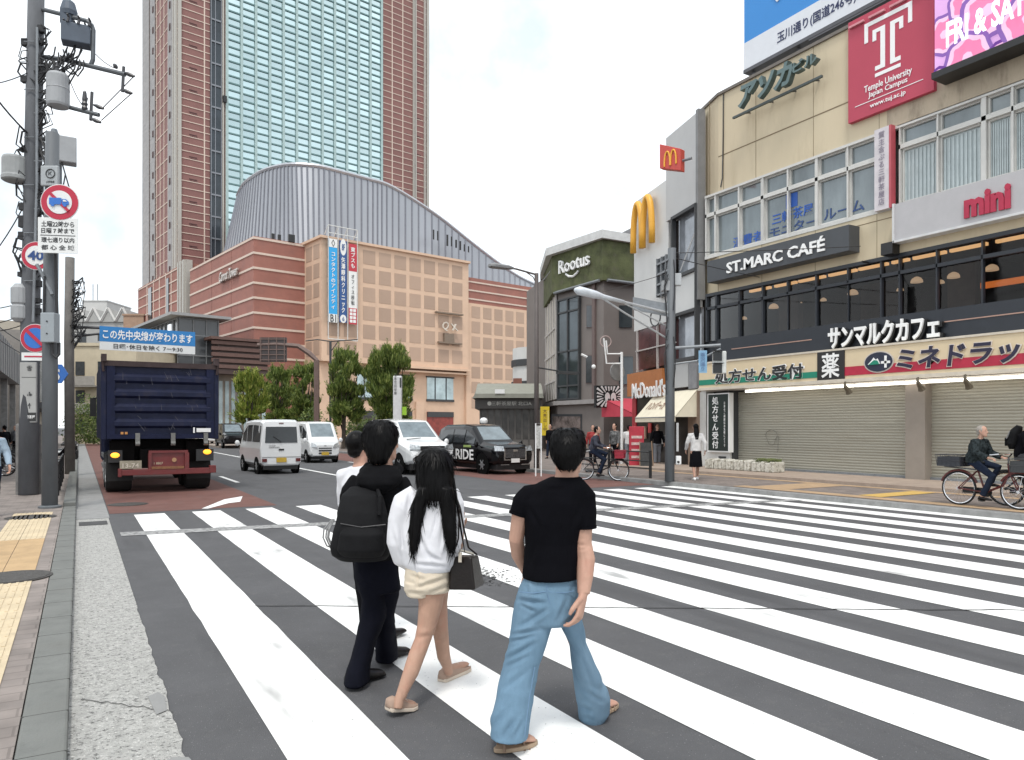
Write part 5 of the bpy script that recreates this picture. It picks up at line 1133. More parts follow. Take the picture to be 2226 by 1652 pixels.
# ---------------------------------------------------------------- bicycles (local +y front)
def bicycle(label, loc, rz, frame_m, basket='front', group='bicycles', cheap=False, rear=None):
    t = thing('bicycle', loc, label, 'bicycle', group, rz); r = .33
    for y in (-.54,.54):
        o = MB().torus((0,y,r), r-.015, .02, (1,0,0), 32 if not cheap else 18, 6).build('wheel', rubber, t, local=True, smooth=True)
        c = MB().torus((0,y,r), r-.035, .012, (1,0,0), 32 if not cheap else 18, 5)
        for k in range(18 if not cheap else 8): a = k*2*math.pi/(18 if not cheap else 8); c.tube([((-1)**k*.025,y,r),(0,y+(r-.04)*math.cos(a),r+(r-.04)*math.sin(a))], .0022 if not cheap else .004, 3)
        c.lathe((0,y,r), [(.03,-.05),(.03,.05)], 8, axis='x'); c.build('rim', chrome, o, local=True)
        MB().tube([(0,y+(r+.025)*math.cos(a),r+(r+.025)*math.sin(a)) for a in [R_(20+k*14) if y < 0 else R_(30+k*12) for k in range(11)]], .022, 6).build('mudguard', frame_m, t, local=True)
    c = MB(); bb = (0,-.05,.28); st = (0,-.22,.78); hd = (0,.36,.78); hd2 = (0,.40,.60)
    c.tube([bb,(0,-.22,.80)], .018, 6).tube([(0,.38,.66),(0,.25,.42),bb], .024, 6).tube([hd,hd2], .022, 6).tube([(0,.35,.84),hd], .018, 6)
    for s in (-1,1): c.tube([(s*.05,-.54,r),(s*.02,-.07,.28)], .011, 5).tube([(s*.05,-.54,r),(s*.02,-.2,.68)], .010, 5).tube([(s*.04,.54,r),(s*.04,.43,.58),hd2], .012, 5)
    c.build('frame', frame_m, t, local=True)
    MB().tube([(-.27,.16,1.0),(-.24,.3,1.02),(0,.36,.96),(.24,.3,1.02),(.27,.16,1.0)], .012, 6).tube([(0,.36,.96),(0,.35,.8)], .014, 6).build('handlebar', chrome, t, local=True)
    MB().loft([[V((sx*w*1.0,y,z)) for sx, z in ((-1,.83),(-1,.87),(1,.87),(1,.83))] for y, w in ((-.36,.10),(-.28,.11),(-.18,.06),(-.06,.025))]).build('saddle', black_m, t, local=True, bevel=.015)
    MB().box(-.065,-.045,-.5,-.02,.24,.36).lathe((-.06,-.05,.28), [(.09,-.006),(.09,.006)], 16, axis='x').tube([(.07,-.05,.28),(.09,-.05,.13)], .01, 5).tube([(-.07,-.05,.28),(-.09,-.05,.43)], .01, 5).box(.08,.18,-.09,-.01,.115,.135).box(-.18,-.08,-.09,-.01,.42,.44).build('chain_case', black_m, t, local=True)
    def bask(y0, y1, z0, z1, wd, m, nm='basket'):
        c = MB()
        for z in (z0,(z0+z1)/2,z1):
            e = (z-z0)/(z1-z0)*.03; c.tube([(-wd-e,y0-e,z),(wd+e,y0-e,z),(wd+e,y1+e,z),(-wd-e,y1+e,z),(-wd-e,y0-e,z)], .006, 4)
        for k in range(6):
            q = -wd+2*wd*k/5; c.tube([(q,y0,z0),(q*1.1,y0-.03,z1)], .004, 3).tube([(q,y1,z0),(q*1.1,y1+.03,z1)], .004, 3)
            q = y0+(y1-y0)*k/5; c.tube([(-wd,q,z0),(-wd-.03,q,z1)], .004, 3).tube([(wd,q,z0),(wd+.03,q,z1)], .004, 3)
        c.box(-wd,wd,y0,y1,z0,z0+.01); c.box(-wd,wd,y0,y0+.006,z0,z1-.04).box(-wd,wd,y1-.006,y1,z0,z1-.04).box(-wd,-wd+.006,y0,y1,z0,z1-.04).box(wd-.006,wd,y0,y1,z0,z1-.04); return c.build(nm, m, t, local=True)
    if basket in ('front','both'): bask(.46,.72,.70,.94,.17, rear or dark_grey)
    if basket in ('rear','both'): bask(-.86,-.42,.76,.98,.19, M('basket_dark', (.03,.032,.04), .6)); MB().tube([(-.05,-.2,.7),(-.05,-.8,.74)], .01, 4).tube([(.05,-.2,.7),(.05,-.8,.74)], .01, 4).build('carrier', grey_metal, t, local=True)
    return t
maroon = M('frame_maroon', (.10,.02,.02), .35, var=.1); redb = M('basket_red', (.33,.02,.04), .6)
bicycle('maroon shopping bicycle with a dark rear basket under the grey haired rider', (14.9, 7.55, .126), math.pi, maroon, 'both', 'bicycles being ridden')
bicycle('black bicycle at the right edge ridden by the man with the black backpack', (15.6, 7.0, .126), math.pi+R_(8), black_m, 'front', 'bicycles being ridden')
bicycle('black bicycle with a red front basket ridden near the grey signal pole', (13.9, 18.3, .0), math.pi+R_(42), black_m, 'front', 'bicycles being ridden', rear=redb)
LB = ['nearest','second nearest','third nearest','fourth nearest','farthest']
for k in range(5): bicycle('dark parked bicycle by the dark left arcade, %s of the parked row' % LB[k], (-2.55-.1*(k%2), 29+k*2.1, .066), R_(70+8*(k%3)), dark_grey, 'front', 'bicycles parked at the arcade', cheap=True)
# ================================================================ street furniture
pole_m = M('concrete_pole', (.105,.11,.12), .85, var=.25, vs=2, bump=.2, bs=40, stretch=(1,1,.3)); polelt = M('pole_grey', (.115,.125,.135), .6, var=.15, vs=3, stretch=(1,1,.3)); eqm = M('equipment_grey', (.33,.34,.35), .6, var=.1); eqd = M('equipment_dark', (.075,.095,.125), .6, var=.15); ins = M('insulator', (.05,.05,.055), .4); insw = M('porcelain', (.35,.35,.36), .3)
cable = M('cable_black', (.02,.02,.022), .6)
# big concrete utility pole
b0 = gd(62, 1075, KH); ZU = 17.5
def pu(x, y, dz=0): return px(x, y, ZU+dz)
top = pu(79, -30); up_ = thing('utility_pole', b0, 'tall concrete utility pole loaded with transformers and cables at the left', 'utility pole')
MB().tube([b0, pu(66,700), pu(72,350), top], [.21,.20,.185,.17], 20).build('pole', pole_m, up_, smooth=True)
MB().tube([pu(81,60,-.2), pu(80,400,-.22), pu(72,700,-.24)], .03, 6).build('conduit', grey_metal, up_)
def transformer(cx_, yt, yb, w_, dz, m, ribs=False):
    p, q = pu(cx_,yb,dz), pu(cx_,yt,dz); r = w_/2*ZU/F_; h = q.z-p.z
    c = MB().lathe(p, [(r*.92,0),(r,.05),(r,h*.5),(r*1.04,h*.52),(r,h*.54),(r,h*.9),(r*.85,h*.98),(r*.5,h)], 20); o = c.build('transformer', m, up_, smooth=False)
    c = MB()
    for k in range(3): a = k*2.1+.4; u = V((math.cos(a)*r*.5, math.sin(a)*r*.5, 0)); c.lathe(q+u, [(.05,0),(.05,.06),(.03,.08),(.05,.1),(.03,.14),(.02,.2)], 8)
    c.build('bushing', ins, o); return o
transformer(126, 160, 232, 44, -.25, eqm)
p, q = pu(150,85,-.35), pu(188,108,-.2)
c = MB(); d = (q-p).normalized(); d.z = 0; nrm = V((-d.y,d.x,0)); ctr = pu(166,78,-.2); c.obox(ctr, d*.33, nrm*.2, UP*.22); sw_ = c.build('switch_box', eqd, up_, bevel=.02)
c = MB()
for k in range(6): a = ctr+d*(-.3+.12*k)+nrm*(-.2 if k % 2 else .12)+UP*.2; c.tube([a, a+UP*.12+d*.03, a+UP*.16+nrm*-.08], [.035,.03,.02], 7)
c.build('bushing', ins, sw_)
c = MB().lathe(pu(146,60,-.1), [(.1,0),(.15,.1),(.15,.42),(.1,.6),(.06,.7)], 12).lathe(pu(150,35,-.1), [(.16,0),(.18,.1),(.13,.3),(.08,.35)], 12); c.build('arrester', eqd, up_)
c = MB(); c.tube([pu(82,18), pu(130,30,-.1), pu(190,46,-.15), pu(200,56,-.15), pu(203,65,-.15), pu(202,130,-.15), pu(198,140,-.15)], .05, 8); c.tube([pu(80,122), pu(140,130,-.1), pu(272,162,-.2)], .055, 8); c.tube([pu(78,218), pu(130,228,-.1), pu(215,250,-.15)], .05, 8); c.tube([pu(72,300), pu(128,305,-.1)], .05, 8)
c.build('cross_arm', M('arm_steel', (.11,.12,.13), .5, .3), up_)
c = MB()
for x, y0, y1, dz in ((269,145,200,-.2),(200,200,262,-.15),(188,212,225,-.15)): c.tube([pu(x,y0,dz), pu(x-3,y1,dz)], .035, 6)
for x, y, dx, dy in ((270,158,22,8),(265,195,22,8),(203,228,22,8),(197,258,22,8),(255,148,-8,-8)): a = pu(x,y,-.2); e_ = pu(x+dx,y+dy,-.2); c.tube([a, a*.6+e_*.4, a*.4+e_*.6, e_], [.02,.05,.05,.03], 7)
c.lathe(pu(184,240,-.15), [(.05,0),(.07,.05),(.05,.1),(.07,.15),(.05,.2),(.06,.25),(.04,.42),(.02,.46)], 9)
c.build('insulator', ins, up_)
p = pu(128,305,-.1); c = MB().box(p.x-.02,p.x+.36,p.y-.25,p.y+.1,p.z-.55,p.z+.05); c.build('junction_box', eqm, up_, bevel=.02)
c = MB().lathe(pu(118,420,-.15), [(.15,0),(.155,.1),(.155,1.25),(.1,1.35),(.06,1.5)], 14); c.build('cable_sleeve', M('sleeve_grey', (.17,.19,.21), .6, var=.2), up_)
p = pu(34,395,-.1); c = MB(); r = .28; c.lathe(p, [(r*.9,0),(r*1.05,.03),(r*1.06,.1),(r,.14),(r,.52),(r*.93,.57),(.02,.58)], 20); c.build('cabinet', M('cabinet_grey', (.30,.31,.31), .6), up_, smooth=False)
MB().tube([pu(35,398), pu(36,425,-.05), pu(48,435,-.05), pu(58,430)], .02, 6).tube([pu(50,398,-.05), pu(52,410,-.05), pu(62,418)], .02, 6).tube([pu(36,380),pu(62,372)], .05, 6).build('cabinet_cable', cable, up_)
random.seed(21); c = MB()
for k in range(60):
    y = random.uniform(40, 560); x = 74-(y-100)*.02; s = random.choice((-1,1,1)); w1 = random.uniform(12,34)
    dz = random.uniform(-.25,.05); c.tube([pu(x+s*14,y,dz), pu(x+s*(14+w1*.6),y+random.uniform(-14,10),dz-.1), pu(x+s*(14+w1*.9),y+random.uniform(6,30),dz-.1), pu(x+s*13,y+random.uniform(20,60),dz)], random.choice((.012,.016,.022)), 5)
for k in range(26):
    x = random.uniform(108,185); y = random.uniform(95,140); c.tube([pu(x,y,-.2), pu(x+random.uniform(-12,4),y+18,-.25), pu(x+random.uniform(-35,-10),y+random.uniform(20,55),-.2), pu(x+random.uniform(-50,-20),y+random.uniform(10,40),-.15)], .018, 5)
for k in range(24):
    y = random.uniform(60,740); c.obox(pu(70-(y-300)*.015+random.choice((-18,17)),y,-.1), RV*.07, FV*.06, UP*random.uniform(.02,.09))
for k in range(16):
    x = random.uniform(85,128); y = random.uniform(280,330); c.tube([pu(x,y,-.15), pu(x+10,y+25,-.2), pu(x+random.uniform(8,30),y+80,-.2), pu(x+random.uniform(5,32),y+150,-.15), pu(x+random.uniform(0,26),y+180,-.15)], .016, 5)
c.build('cable_bundle', cable, up_)
c = MB()
for k in range(12): y = 90+k*52; c.tube([pu(74,y,-.2), pu(74-((-1)**k)*22,y,-.22)], .012, 5)
c.build('step_bolt', grey_metal, up_)
c = MB()
p, q = pu(45,700,-.1), pu(45,618,-.1); h = q.z-p.z; c.lathe(p, [(.12,0),(.2,.08),(.2,h*.4),(.17,h*.45),(.2,h*.5),(.2,h-.1),(.12,h)], 14); cl_ = c.build('cable_closure', eqm, up_, smooth=False)
MB().box(p.x+.2,p.x+.32,p.y-.1,p.y+.1,p.z+.1,p.z+h-.1).build('closure_bracket', grey_metal, cl_)
# plastic wrapped lower part with a guide panel
pb = gd(62,1075,KH); c = MB()
c.obox(pu(62,1000,-.03)*1.0, RV*.20, FV*.19, UP*.0+UP*(.86)); c.build('base_cover', M('base_cover', (.16,.155,.15), .7, var=.25, vs=4, dirt=((.1,.095,.09), .5, .8, 5)), up_, bevel=.04)
gp = thing('guide_panel', gd(62,1075,KH)+UP*1.9, 'grey guide panel with small icons and an arrow strapped to the concrete pole', 'sign')
c = MB(); o = pu(62,860,-.27); c.obox(pu(62,853,-.27), RV*.19, FV*.03, UP*.70); c.build('panel', M('panel_grey', (.36,.36,.35), .6, var=.06), gp, bevel=.01)
c = MB().obox(pu(63,906,-.305), RV*.16, FV*.004, UP*.10); c.build('black_field', M('panel_black', (.03,.03,.03), .6), gp)
c = MB()
f_ = pu(63,906,-.31); c.text('三軒茶屋', f_, RV, UP, .28, .08, ext=.003, off=.01); c.build('white_lettering', _mc['letter_white'], gp)
c = MB(); c.text('↑', pu(64,882,-.305), RV, UP, .07, .14, ext=.004, off=.02).text('▲', pu(64,853,-.305), RV, UP, .05, None, ext=.004).text('2番', pu(64,858,-.305), RV, UP, .12, .05, ext=.004).text('☎', pu(64,800,-.305), RV, UP, .12, .12, ext=.004).obox(pu(63,820,-.30), RV*.17, FV*.003, UP*.006); c.build('lettering', dark_grey, gp)
# signal pole in front
ZP = 14.7; sp_ = thing('signal_pole', gd(108,1103,KH), 'plain grey steel signal pole in front of the concrete pole', 'pole')
def ps(x, y, dz=0): return px(x, y, ZP+dz)
MB().tube([gd(108,1103,KH), ps(109,700), ps(114,290)], [.14,.135,.12], 20).build('pole', polelt, sp_, smooth=True)
MB().lathe(gd(108,1103,KH), [(.2,0),(.2,.03),(.15,.05)], 16).build('base_collar', polelt, sp_)
c = MB(); p = ps(109,713,-.2); c.obox(p, RV*.135, FV*.1, UP*.29); bxo = c.build('control_box', M('box_steel_blue', (.30,.33,.35), .5, .2, var=.06), sp_, bevel=.015)
c = MB()
for dy in (.2,-.2): c.obox(p+UP*dy*.6-FV*.105, RV*.012, FV*.01, UP*.012)
c.build('bolt', black_m, bxo)
MB().tube([ps(112,745,-.2), ps(114,770,-.2), ps(122,778,-.2), ps(128,770,-.15), ps(128,745,-.1)], .03, 8).tube([ps(126,740,-.12), ps(120,560,-.14), ps(123,420,-.14)], .028, 6).tube([ps(95,690,-.16), ps(97,600,-.16)], .02, 6).build('cable', cable, sp_)
MB().tube([ps(113,640,-.1), ps(86,585,-.15), ps(80,575,-.15)], .035, 7).tube([ps(97,1080,-.15), ps(96,930,-.15)], .04, 8).build('conduit', grey_metal, sp_)
c = MB().obox(ps(109,383,-.16), RV*.17, FV*.04, UP*.20); pl_ = c.build('number_plate', M('plate_steel', (.36,.38,.39), .5, .2), sp_, bevel=.02)
c = MB().torus(ps(109,377,-.21), .085, .01, FV, 24, 4); c.text('K', ps(109,377,-.205), RV, UP, .07, .07, ext=.004).text('三軒茶屋', ps(109,395,-.205), RV, UP, .16, .04, ext=.004); c.build('lettering', dark_grey, pl_)
c = MB().obox(ps(108,990,-.15), RV*.085, FV*.06, UP*.115); pbx = c.build('push_button_box', white_p, sp_, bevel=.012)
c = MB().lathe(ps(108,996,-.22), [(.03,-.02),(.03,.02)], 12, axis='y').obox(ps(106,983,-.22), RV*.05, FV*.01, UP*.025); c.build('push_button', black_m, pbx)
MB().obox(ps(108,950,-.15), RV*.085, FV*.015, UP*.22).build('notice_plate', M('notice_grey', (.45,.45,.43), .6), sp_)
# road signs
def rnd(mb, p, r, out, n=32, m=0, nn=None):
    xd = RV.copy() if nn is None else V((nn.y,-nn.x,0))*-1
    fr_ = -FV if nn is None else nn
    xd = UP.cross(fr_); mb.slab([p+fr_*out+xd*r*math.cos(2*math.pi*k/n)+UP*r*math.sin(2*math.pi*k/n) for k in range(n)], .008, m); return mb
sgr = M('sign_face_red', (.45,.02,.05), .4, var=.06); sgw = M('sign_face_white', (.72,.73,.72), .45, var=.05); sgb = M('sign_face_blue', (.03,.15,.5), .4, var=.05)
nS = (-FV*.93+RV*.12).normalized(); nS.z = 0; nS.normalize(); xS = UP.cross(nS)
t = thing('road_sign', ps(130,470,-.3), 'round white road sign with a red ring and a blue lorry symbol', 'road sign', 'road signs on the left poles')
p = ps(130,440,-.3); R0 = .355
rnd(MB(), p, R0, 0, nn=nS).build('rim', sgw, t); rnd(MB(), p, R0*.95, .01, nn=nS).build('red_ring', sgr, t); rnd(MB(), p, R0*.64, .02, nn=nS).build('white_field', sgw, t)
d1 = (xS*.707-UP*.707); d2 = (xS*.707+UP*.707); c = MB().obox(p+nS*.034, d1*R0*.66, d2*.028, nS*.003); c.build('red_bar', sgr, t)
def Q(a, b, o=.042): return p+xS*a*R0+UP*b*R0+nS*o
c = MB().slab([Q(-.5,-.14),Q(.12,-.14),Q(.12,.22),Q(-.5,.22)], .01).slab([Q(.15,-.14),Q(.5,-.14),Q(.5,.02),Q(.36,.16),Q(.15,.16)], .01); 
for a in (-.32,.3): c.slab([Q(a+.1*math.cos(k*.5),-.16+.1*math.sin(k*.5),.046) for k in range(13)], .01)
c.build('lorry_symbol', sgb, t); MB().slab([Q(.22,.02,.05),Q(.42,.02,.05),Q(.34,.11,.05),Q(.22,.11,.05)], .004).build('lorry_window', sgw, t)
t = thing('road_sign', ps(125,550,-.3), 'white rectangular plate of black time limits under the lorry sign', 'road sign', 'road signs on the left poles')
p = ps(126,512,-.3); c = MB().obox(p, xS*.365, UP*.345, nS*.006); c.build('plate', sgw, t, bevel=.02)
c = MB()
for s_, b, wd, hh in (('土曜22時から',.22,.6,.115),('日曜 7 時まで',.09,.6,.105),('環七通り以内',-.09,.6,.105),('都 心 全 域',-.235,.6,.10)): c.text(s_, p+UP*b+nS*.008, xS, UP, wd, hh, ext=.003, off=.02)
c.obox(p+nS*.01, xS*.32, UP*.006, nS*.002); c.build('lettering', dark_grey, t)
ZQ = 16.6
def pq(x, y, dz=0): return px(x, y, ZQ+dz)
t = thing('road_sign', pq(80,580), 'round forty limit road sign with a red ring, partly behind the grey pole', 'road sign', 'road signs on the left poles')
p = pq(79,556); R1 = .32; rnd(MB(), p, R1, 0, nn=nS).build('rim', sgw, t); rnd(MB(), p, R1*.96, .01, nn=nS).build('red_ring', sgr, t); rnd(MB(), p, R1*.70, .02, nn=nS).build('white_field', sgw, t)
MB().text('40', p+nS*.03, xS, UP, R1*1.05, R1*.68, ext=.004, off=.03).build('lettering', M('sign_navy', (.02,.06,.2), .5), t)
t = thing('road_sign', pq(75,760), 'round blue no parking road sign with a red ring and slash', 'road sign', 'road signs on the left poles')
p = pq(77,735); rnd(MB(), p, R1, 0, nn=nS).build('rim', sgw, t); rnd(MB(), p, R1*.96, .01, nn=nS).build('red_ring', sgr, t); rnd(MB(), p, R1*.72, .02, nn=nS).build('blue_field', sgb, t); MB().obox(p+nS*.034, d1*R1*.72, d2*.035, nS*.003).build('red_slash', sgr, t)
t = thing('road_sign', pq(72,778), 'small white plate with a red bar under the no parking sign', 'road sign', 'road signs on the left poles')
p = pq(74,775); MB().obox(p, xS*.26, UP*.09, nS*.006).build('plate', sgw, t); MB().obox(p+nS*.01, xS*.2, UP*.016, nS*.002).build('red_bar', sgr, t)
t = thing('road_sign', px(133,833,19.5), 'blue arrow shaped road sign half hidden behind the grey pole', 'road sign', 'road signs on the left poles')
Pz = 19.5; c = MB().slab([px(112,833,Pz),px(133,833,Pz),px(148,813,Pz),px(134,792,Pz),px(112,792,Pz)], .02); c.build('plate', sgb, t); MB().text('S', px(125,814,Pz)-FV*.01, RV, UP, .14, .3, ext=.004, off=.03).build('lettering', sgw, t)
# second pole carrying the overhead sign
t = thing('sign_pole', px(152,YH,25)-UP*(EYE-KH), 'dark rear pole with an arm reaching over the road to the blue overhead sign', 'pole')
bp = px(152,YH,25); bp.z = KH
MB().tube([bp, px(150,740,25), px(152,560,25)], [.155,.15,.14], 14).build('pole', M('pole_brown_grey', (.15,.14,.13), .8, var=.2, vs=3), t, smooth=True)
aL, aR = onY(150,742,29), None
A0 = V((bp.x,bp.y+.1,5.05)); S0 = V((.62,29.0,4.95))
c = MB().tube([A0, S0+V((0,0,.1)), V((3.6,29.3,5.0))], .05, 8).tube([A0-UP*.35, S0-UP*.1], .04, 8).tube([A0-UP*.9, A0*.5+S0*.5-UP*.05], .04, 6); c.build('arm', M('arm_dark', (.07,.07,.075), .5, .3), t)
c = MB(); random.seed(8)
for k in range(34):
    y = random.uniform(610,720); x = 155+random.uniform(-6,8); c.tube([px(x,y,25), px(x+random.uniform(6,28),y+random.uniform(-20,10),24.9), px(x+random.uniform(4,24),y+random.uniform(0,30),24.8), px(x,y+random.uniform(10,40),25)], .017, 5)
c.build('cable_bundle', cable, t)
t = thing('overhead_sign', (2.1,28.9,4.4), 'blue and white overhead road sign with white Japanese lettering above the truck', 'road sign')
xO = V((1,.06,0)).normalized(); nO = V((xO.y,-xO.x,0)); pO = V((2.12,28.9,4.83)); Wd = 1.52
MB().obox(pO, xO*Wd, UP*.26, nO*.02).build('blue_board', M('board_sign_blue', (.02,.2,.5), .45, var=.04), t); MB().obox(pO-UP*.405, xO*Wd, UP*.14, nO*.02).build('white_board', sgw, t)
MB().text('この先中央線が変わります', pO+nO*.025, xO, UP, 2.85, .34, ext=.006, off=.02).build('lettering', _mc['letter_white'], t)
MB().text('日曜･休日を除く 7－9:30', pO-UP*.4+nO*.025, xO, UP, 2.2, .17, ext=.006, off=.015).build('small_lettering', dark_grey, t)
# guard fence and odds at the left pole
c = MB()
for k in range(6): y = 18.4+k*1.6; c.tube([(-.42,y,KH),(-.42,y,.85)], .03, 6)
for z in (.45,.82): c.tube([(-.42,18.4,z),(-.42,26.4,z)], .025, 6)
tag(c.build('guard_rail', black_m), 'black pedestrian guard rail along the left kerb behind the poles', 'railing')
# right kerb: guard rail, signal pole, lamp, mirror pole
c = MB()
for x, y in ((14.75,17.0),(14.75,19.0),(14.75,21.0)): c.tube([(x,y,.12),(x,y,.95)], .045, 8)
for z in (.4,.62,.9): c.tube([(14.75,17,z),(14.75,21,z)], .022, 6)
tag(c.build('guard_rail', black_m), 'black pedestrian guard rail beside the grey signal pole on the right kerb', 'railing')
ZR = 21.6
def pr(x, y, dz=0): return px(x, y, ZR+dz)
sb0 = gd(1455,1046,.12); ZR = (sb0-EYEP).dot(FV)
t = thing('signal_pole', sb0, 'grey signal pole with a long lamp arm on the right pavement', 'pole')
MB().tube([sb0, pr(1456,800), pr(1460,540)], [.135,.13,.115], 18).build('pole', polelt, t, smooth=True)
tip = V((sb0.x-2.95, sb0.y, 5.18)); rt = V((sb0.x, sb0.y, 4.85)); rt2 = V((sb0.x, sb0.y, 4.1))
MB().tube([rt, tip], [.04,.035], 8).tube([rt2, rt2*.45+tip*.55+UP*.05, tip*.85+rt*.15], .026, 6).tube([V((sb0.x,sb0.y,4.45)), tip*.6+rt*.4], .02, 6).build('arm', M('arm_light', (.45,.47,.48), .5, .3), t)
dA = (tip-rt).normalized(); c = MB().loft([[tip+dA*a+V((0,math.cos(q)*w_,math.sin(q)*h_)) for q in [k*.785 for k in range(8)]] for a, w_, h_ in ((-1.3,.06,.05),(-.6,.09,.07),(-.3,.16,.11),(.15,.17,.12),(.3,.06,.05))]); c.build('lamp_head', M('lamp_pale', (.62,.66,.7), .4), t, smooth=True)
c = MB().obox(pr(1420,668,-.05), RV*.58+UP*-.11, UP*.18, FV*.02); c.build('sign_back', grey_metal, t)
c = MB().torus(pr(1424,690,.2), .24, .02, RV*.9+FV*.4, 24, 6); c.build('hanging_ring', dark_grey, t)
c = MB().obox(pr(1447,622), RV*.12, FV*.1, UP*.14); c.build('control_box', eqm, t, bevel=.01); MB().obox(pr(1472,608), RV*.1, FV*.08, UP*.17).build('speaker_box', M('box_pale', (.4,.42,.43), .5), t, bevel=.02)
c = MB(); random.seed(4)
for k in range(9):
    y = random.uniform(545,760); s_ = random.choice((-1,1)); c.tube([pr(1458+s_*6,y,-.14), pr(1457+s_*random.uniform(9,15),y+25,-.15), pr(1457+s_*random.uniform(8,12),y+70,-.15), pr(1456+s_*7,y+110,-.14)], .014, 5)
c.build('cable', cable, t)
tr0 = V((sb0.x+.05, sb0.y-.1, EYE+(YH-757)/F_*ZR)); tr1 = pr(1566,750,-.4)
MB().tube([tr0, tr1], .045, 8).tube([tr0-UP*.45, (tr0+tr1)/2-UP*.4, tr1-UP*.1], .03, 6).build('traffic_arm', grey_metal, t)
c = MB().obox(pr(1474,1000,-.1), RV*.07, FV*.06, UP*.12); o = c.build('push_button_box', white_p, t, bevel=.01); MB().lathe(pr(1474,1004,-.18), [(.03,-.02),(.03,.02)], 10, axis='y').build('push_button', black_m, o)
MB().obox(pr(1472,950,-.12), RV*.03, FV*.02, UP*.4).build('notice_strip', M('strip_pale', (.4,.4,.4), .5), t)
# pedestrian signal and street name plate hung on that arm
t = thing('traffic_light', pr(1560,812,-.4), 'pedestrian traffic light with two dark lenses in front of the pharmacy sign', 'traffic light')
c = MB(); c.obox(pr(1563,788,-.4), RV*.17, FV*.12, UP*.31); c.build('housing', M('signal_housing', (.6,.62,.6), .5), t, bevel=.03)
for y in (774,801):
    c = MB(); p = pr(1559,y,-.53); c.obox(p, RV*.12, FV*.015, UP*.125); ln = c.build('lens', M('lens_dark', (.02,.022,.024), .2), t); MB().obox(p+UP*.14-FV*.08, RV*.14, FV*.09, UP*.008).build('visor', black_m, ln)
t = thing('street_plate', pr(1527,812,-.4), 'narrow pale blue street name plate hanging beside the pedestrian signal', 'sign')
c = MB().obox(pr(1527,786,-.4), RV*.115, FV*.01, UP*.31); c.build('plate', M('plate_blue', (.2,.36,.52), .5), t); MB().text('茶沢通り', pr(1527,786,-.42), RV, UP, .13, .5, ext=.003, off=.01, vertical=True).build('lettering', M('plate_ink', (.12,.2,.35), .5), t)
# street lamp
lb = V((14.7, 23.3, .12)); t = thing('street_lamp', lb, 'tall brown street lamp with a flat overhanging head behind the black taxi', 'street lamp')
brz = M('bronze_pole', (.10,.085,.08), .6, .2, var=.15)
MB().tube([lb, lb+UP*3.5, lb+UP*7.25], [.10,.085,.075], 14).build('pole', brz, t, smooth=True)
tp = lb+UP*7.2; e_ = tp+V((-1.95,0,.12)); MB().tube([tp, tp+V((-.9,0,.12)), e_], .035, 6).tube([tp-UP*.35, tp+V((-.15,0,-.1)), tp+V((-.45,0,.05))], .02, 5).build('arm', brz, t)
c = MB().loft([[e_+V((a,y*w_,z*h_)) for y, z in ((-1,-.5),(-1,.3),(-.5,1),(.5,1),(1,.3),(1,-.5))] for a, w_, h_ in ((.95,.06,.05),(.7,.17,.09),(.1,.19,.10),(-.05,.12,.06))]); c.build('lamp_head', M('lamp_head_grey', (.2,.2,.2), .5), t)
MB().tube([lb+UP*3.75, lb+V((.5,0,3.7)), lb+V((1.0,0,3.65))], .03, 6).obox(lb+V((1.4,0,3.6)), V((.45,0,0)), V((0,.12,0)), V((0,0,.05))).build('side_arm', dark_grey, t)
bs = thing('bus_stop_sign', gd(1168,1035,.12), 'white framed bus stop sign in front of the street lamp foot', 'sign'); p = gd(1170,1036,.12); zz = (p-EYEP).dot(FV)
c = MB().tube([px(1164,1035,zz),px(1164,920,zz),px(1176,920,zz),px(1176,1035,zz)], .022, 6); c.build('frame', white_p, bs); MB().obox(px(1170,950,zz), RV*.08, FV*.01, UP*.35).build('board', M('timetable', (.4,.4,.38), .6, var=.5, vs=20), bs)
# white pole with round mirror and sign frame
t = thing('mirror_pole', px(1351,YH,30)-UP*(EYE-.12), 'slim white pole with a round traffic mirror in front of the signboard', 'pole')
mp_ = px(1351,YH,30); mp_.z = .12; MB().tube([mp_, px(1351,765,30)], .055, 10).tube([px(1351,769,30),px(1320,769,30),px(1317,740,30)], .035, 6).tube([px(1351,790,30),px(1318,790,30),px(1312,735,30)], .035, 6).build('pole', white_p, t)
c = MB().lathe(px(1341,808,30.3), [(.36,-.04),(.38,0),(.34,.05),(.01,.08)], 24, axis='y'); c.build('mirror', M('mirror_back', (.24,.235,.23), .5, .3), t)
MB().torus(px(1316,742,30), .22, .02, FV, 20, 5).build('sign_ring', M('ring_pink', (.4,.3,.28), .5), t)
c = MB().tube([px(1263,770,30),px(1276,776,30)], .05, 6).ball(px(1290,797,30), .09); 
tag(c.build('security_camera', white_p), 'white security camera fixed to the brown corner building', 'camera')
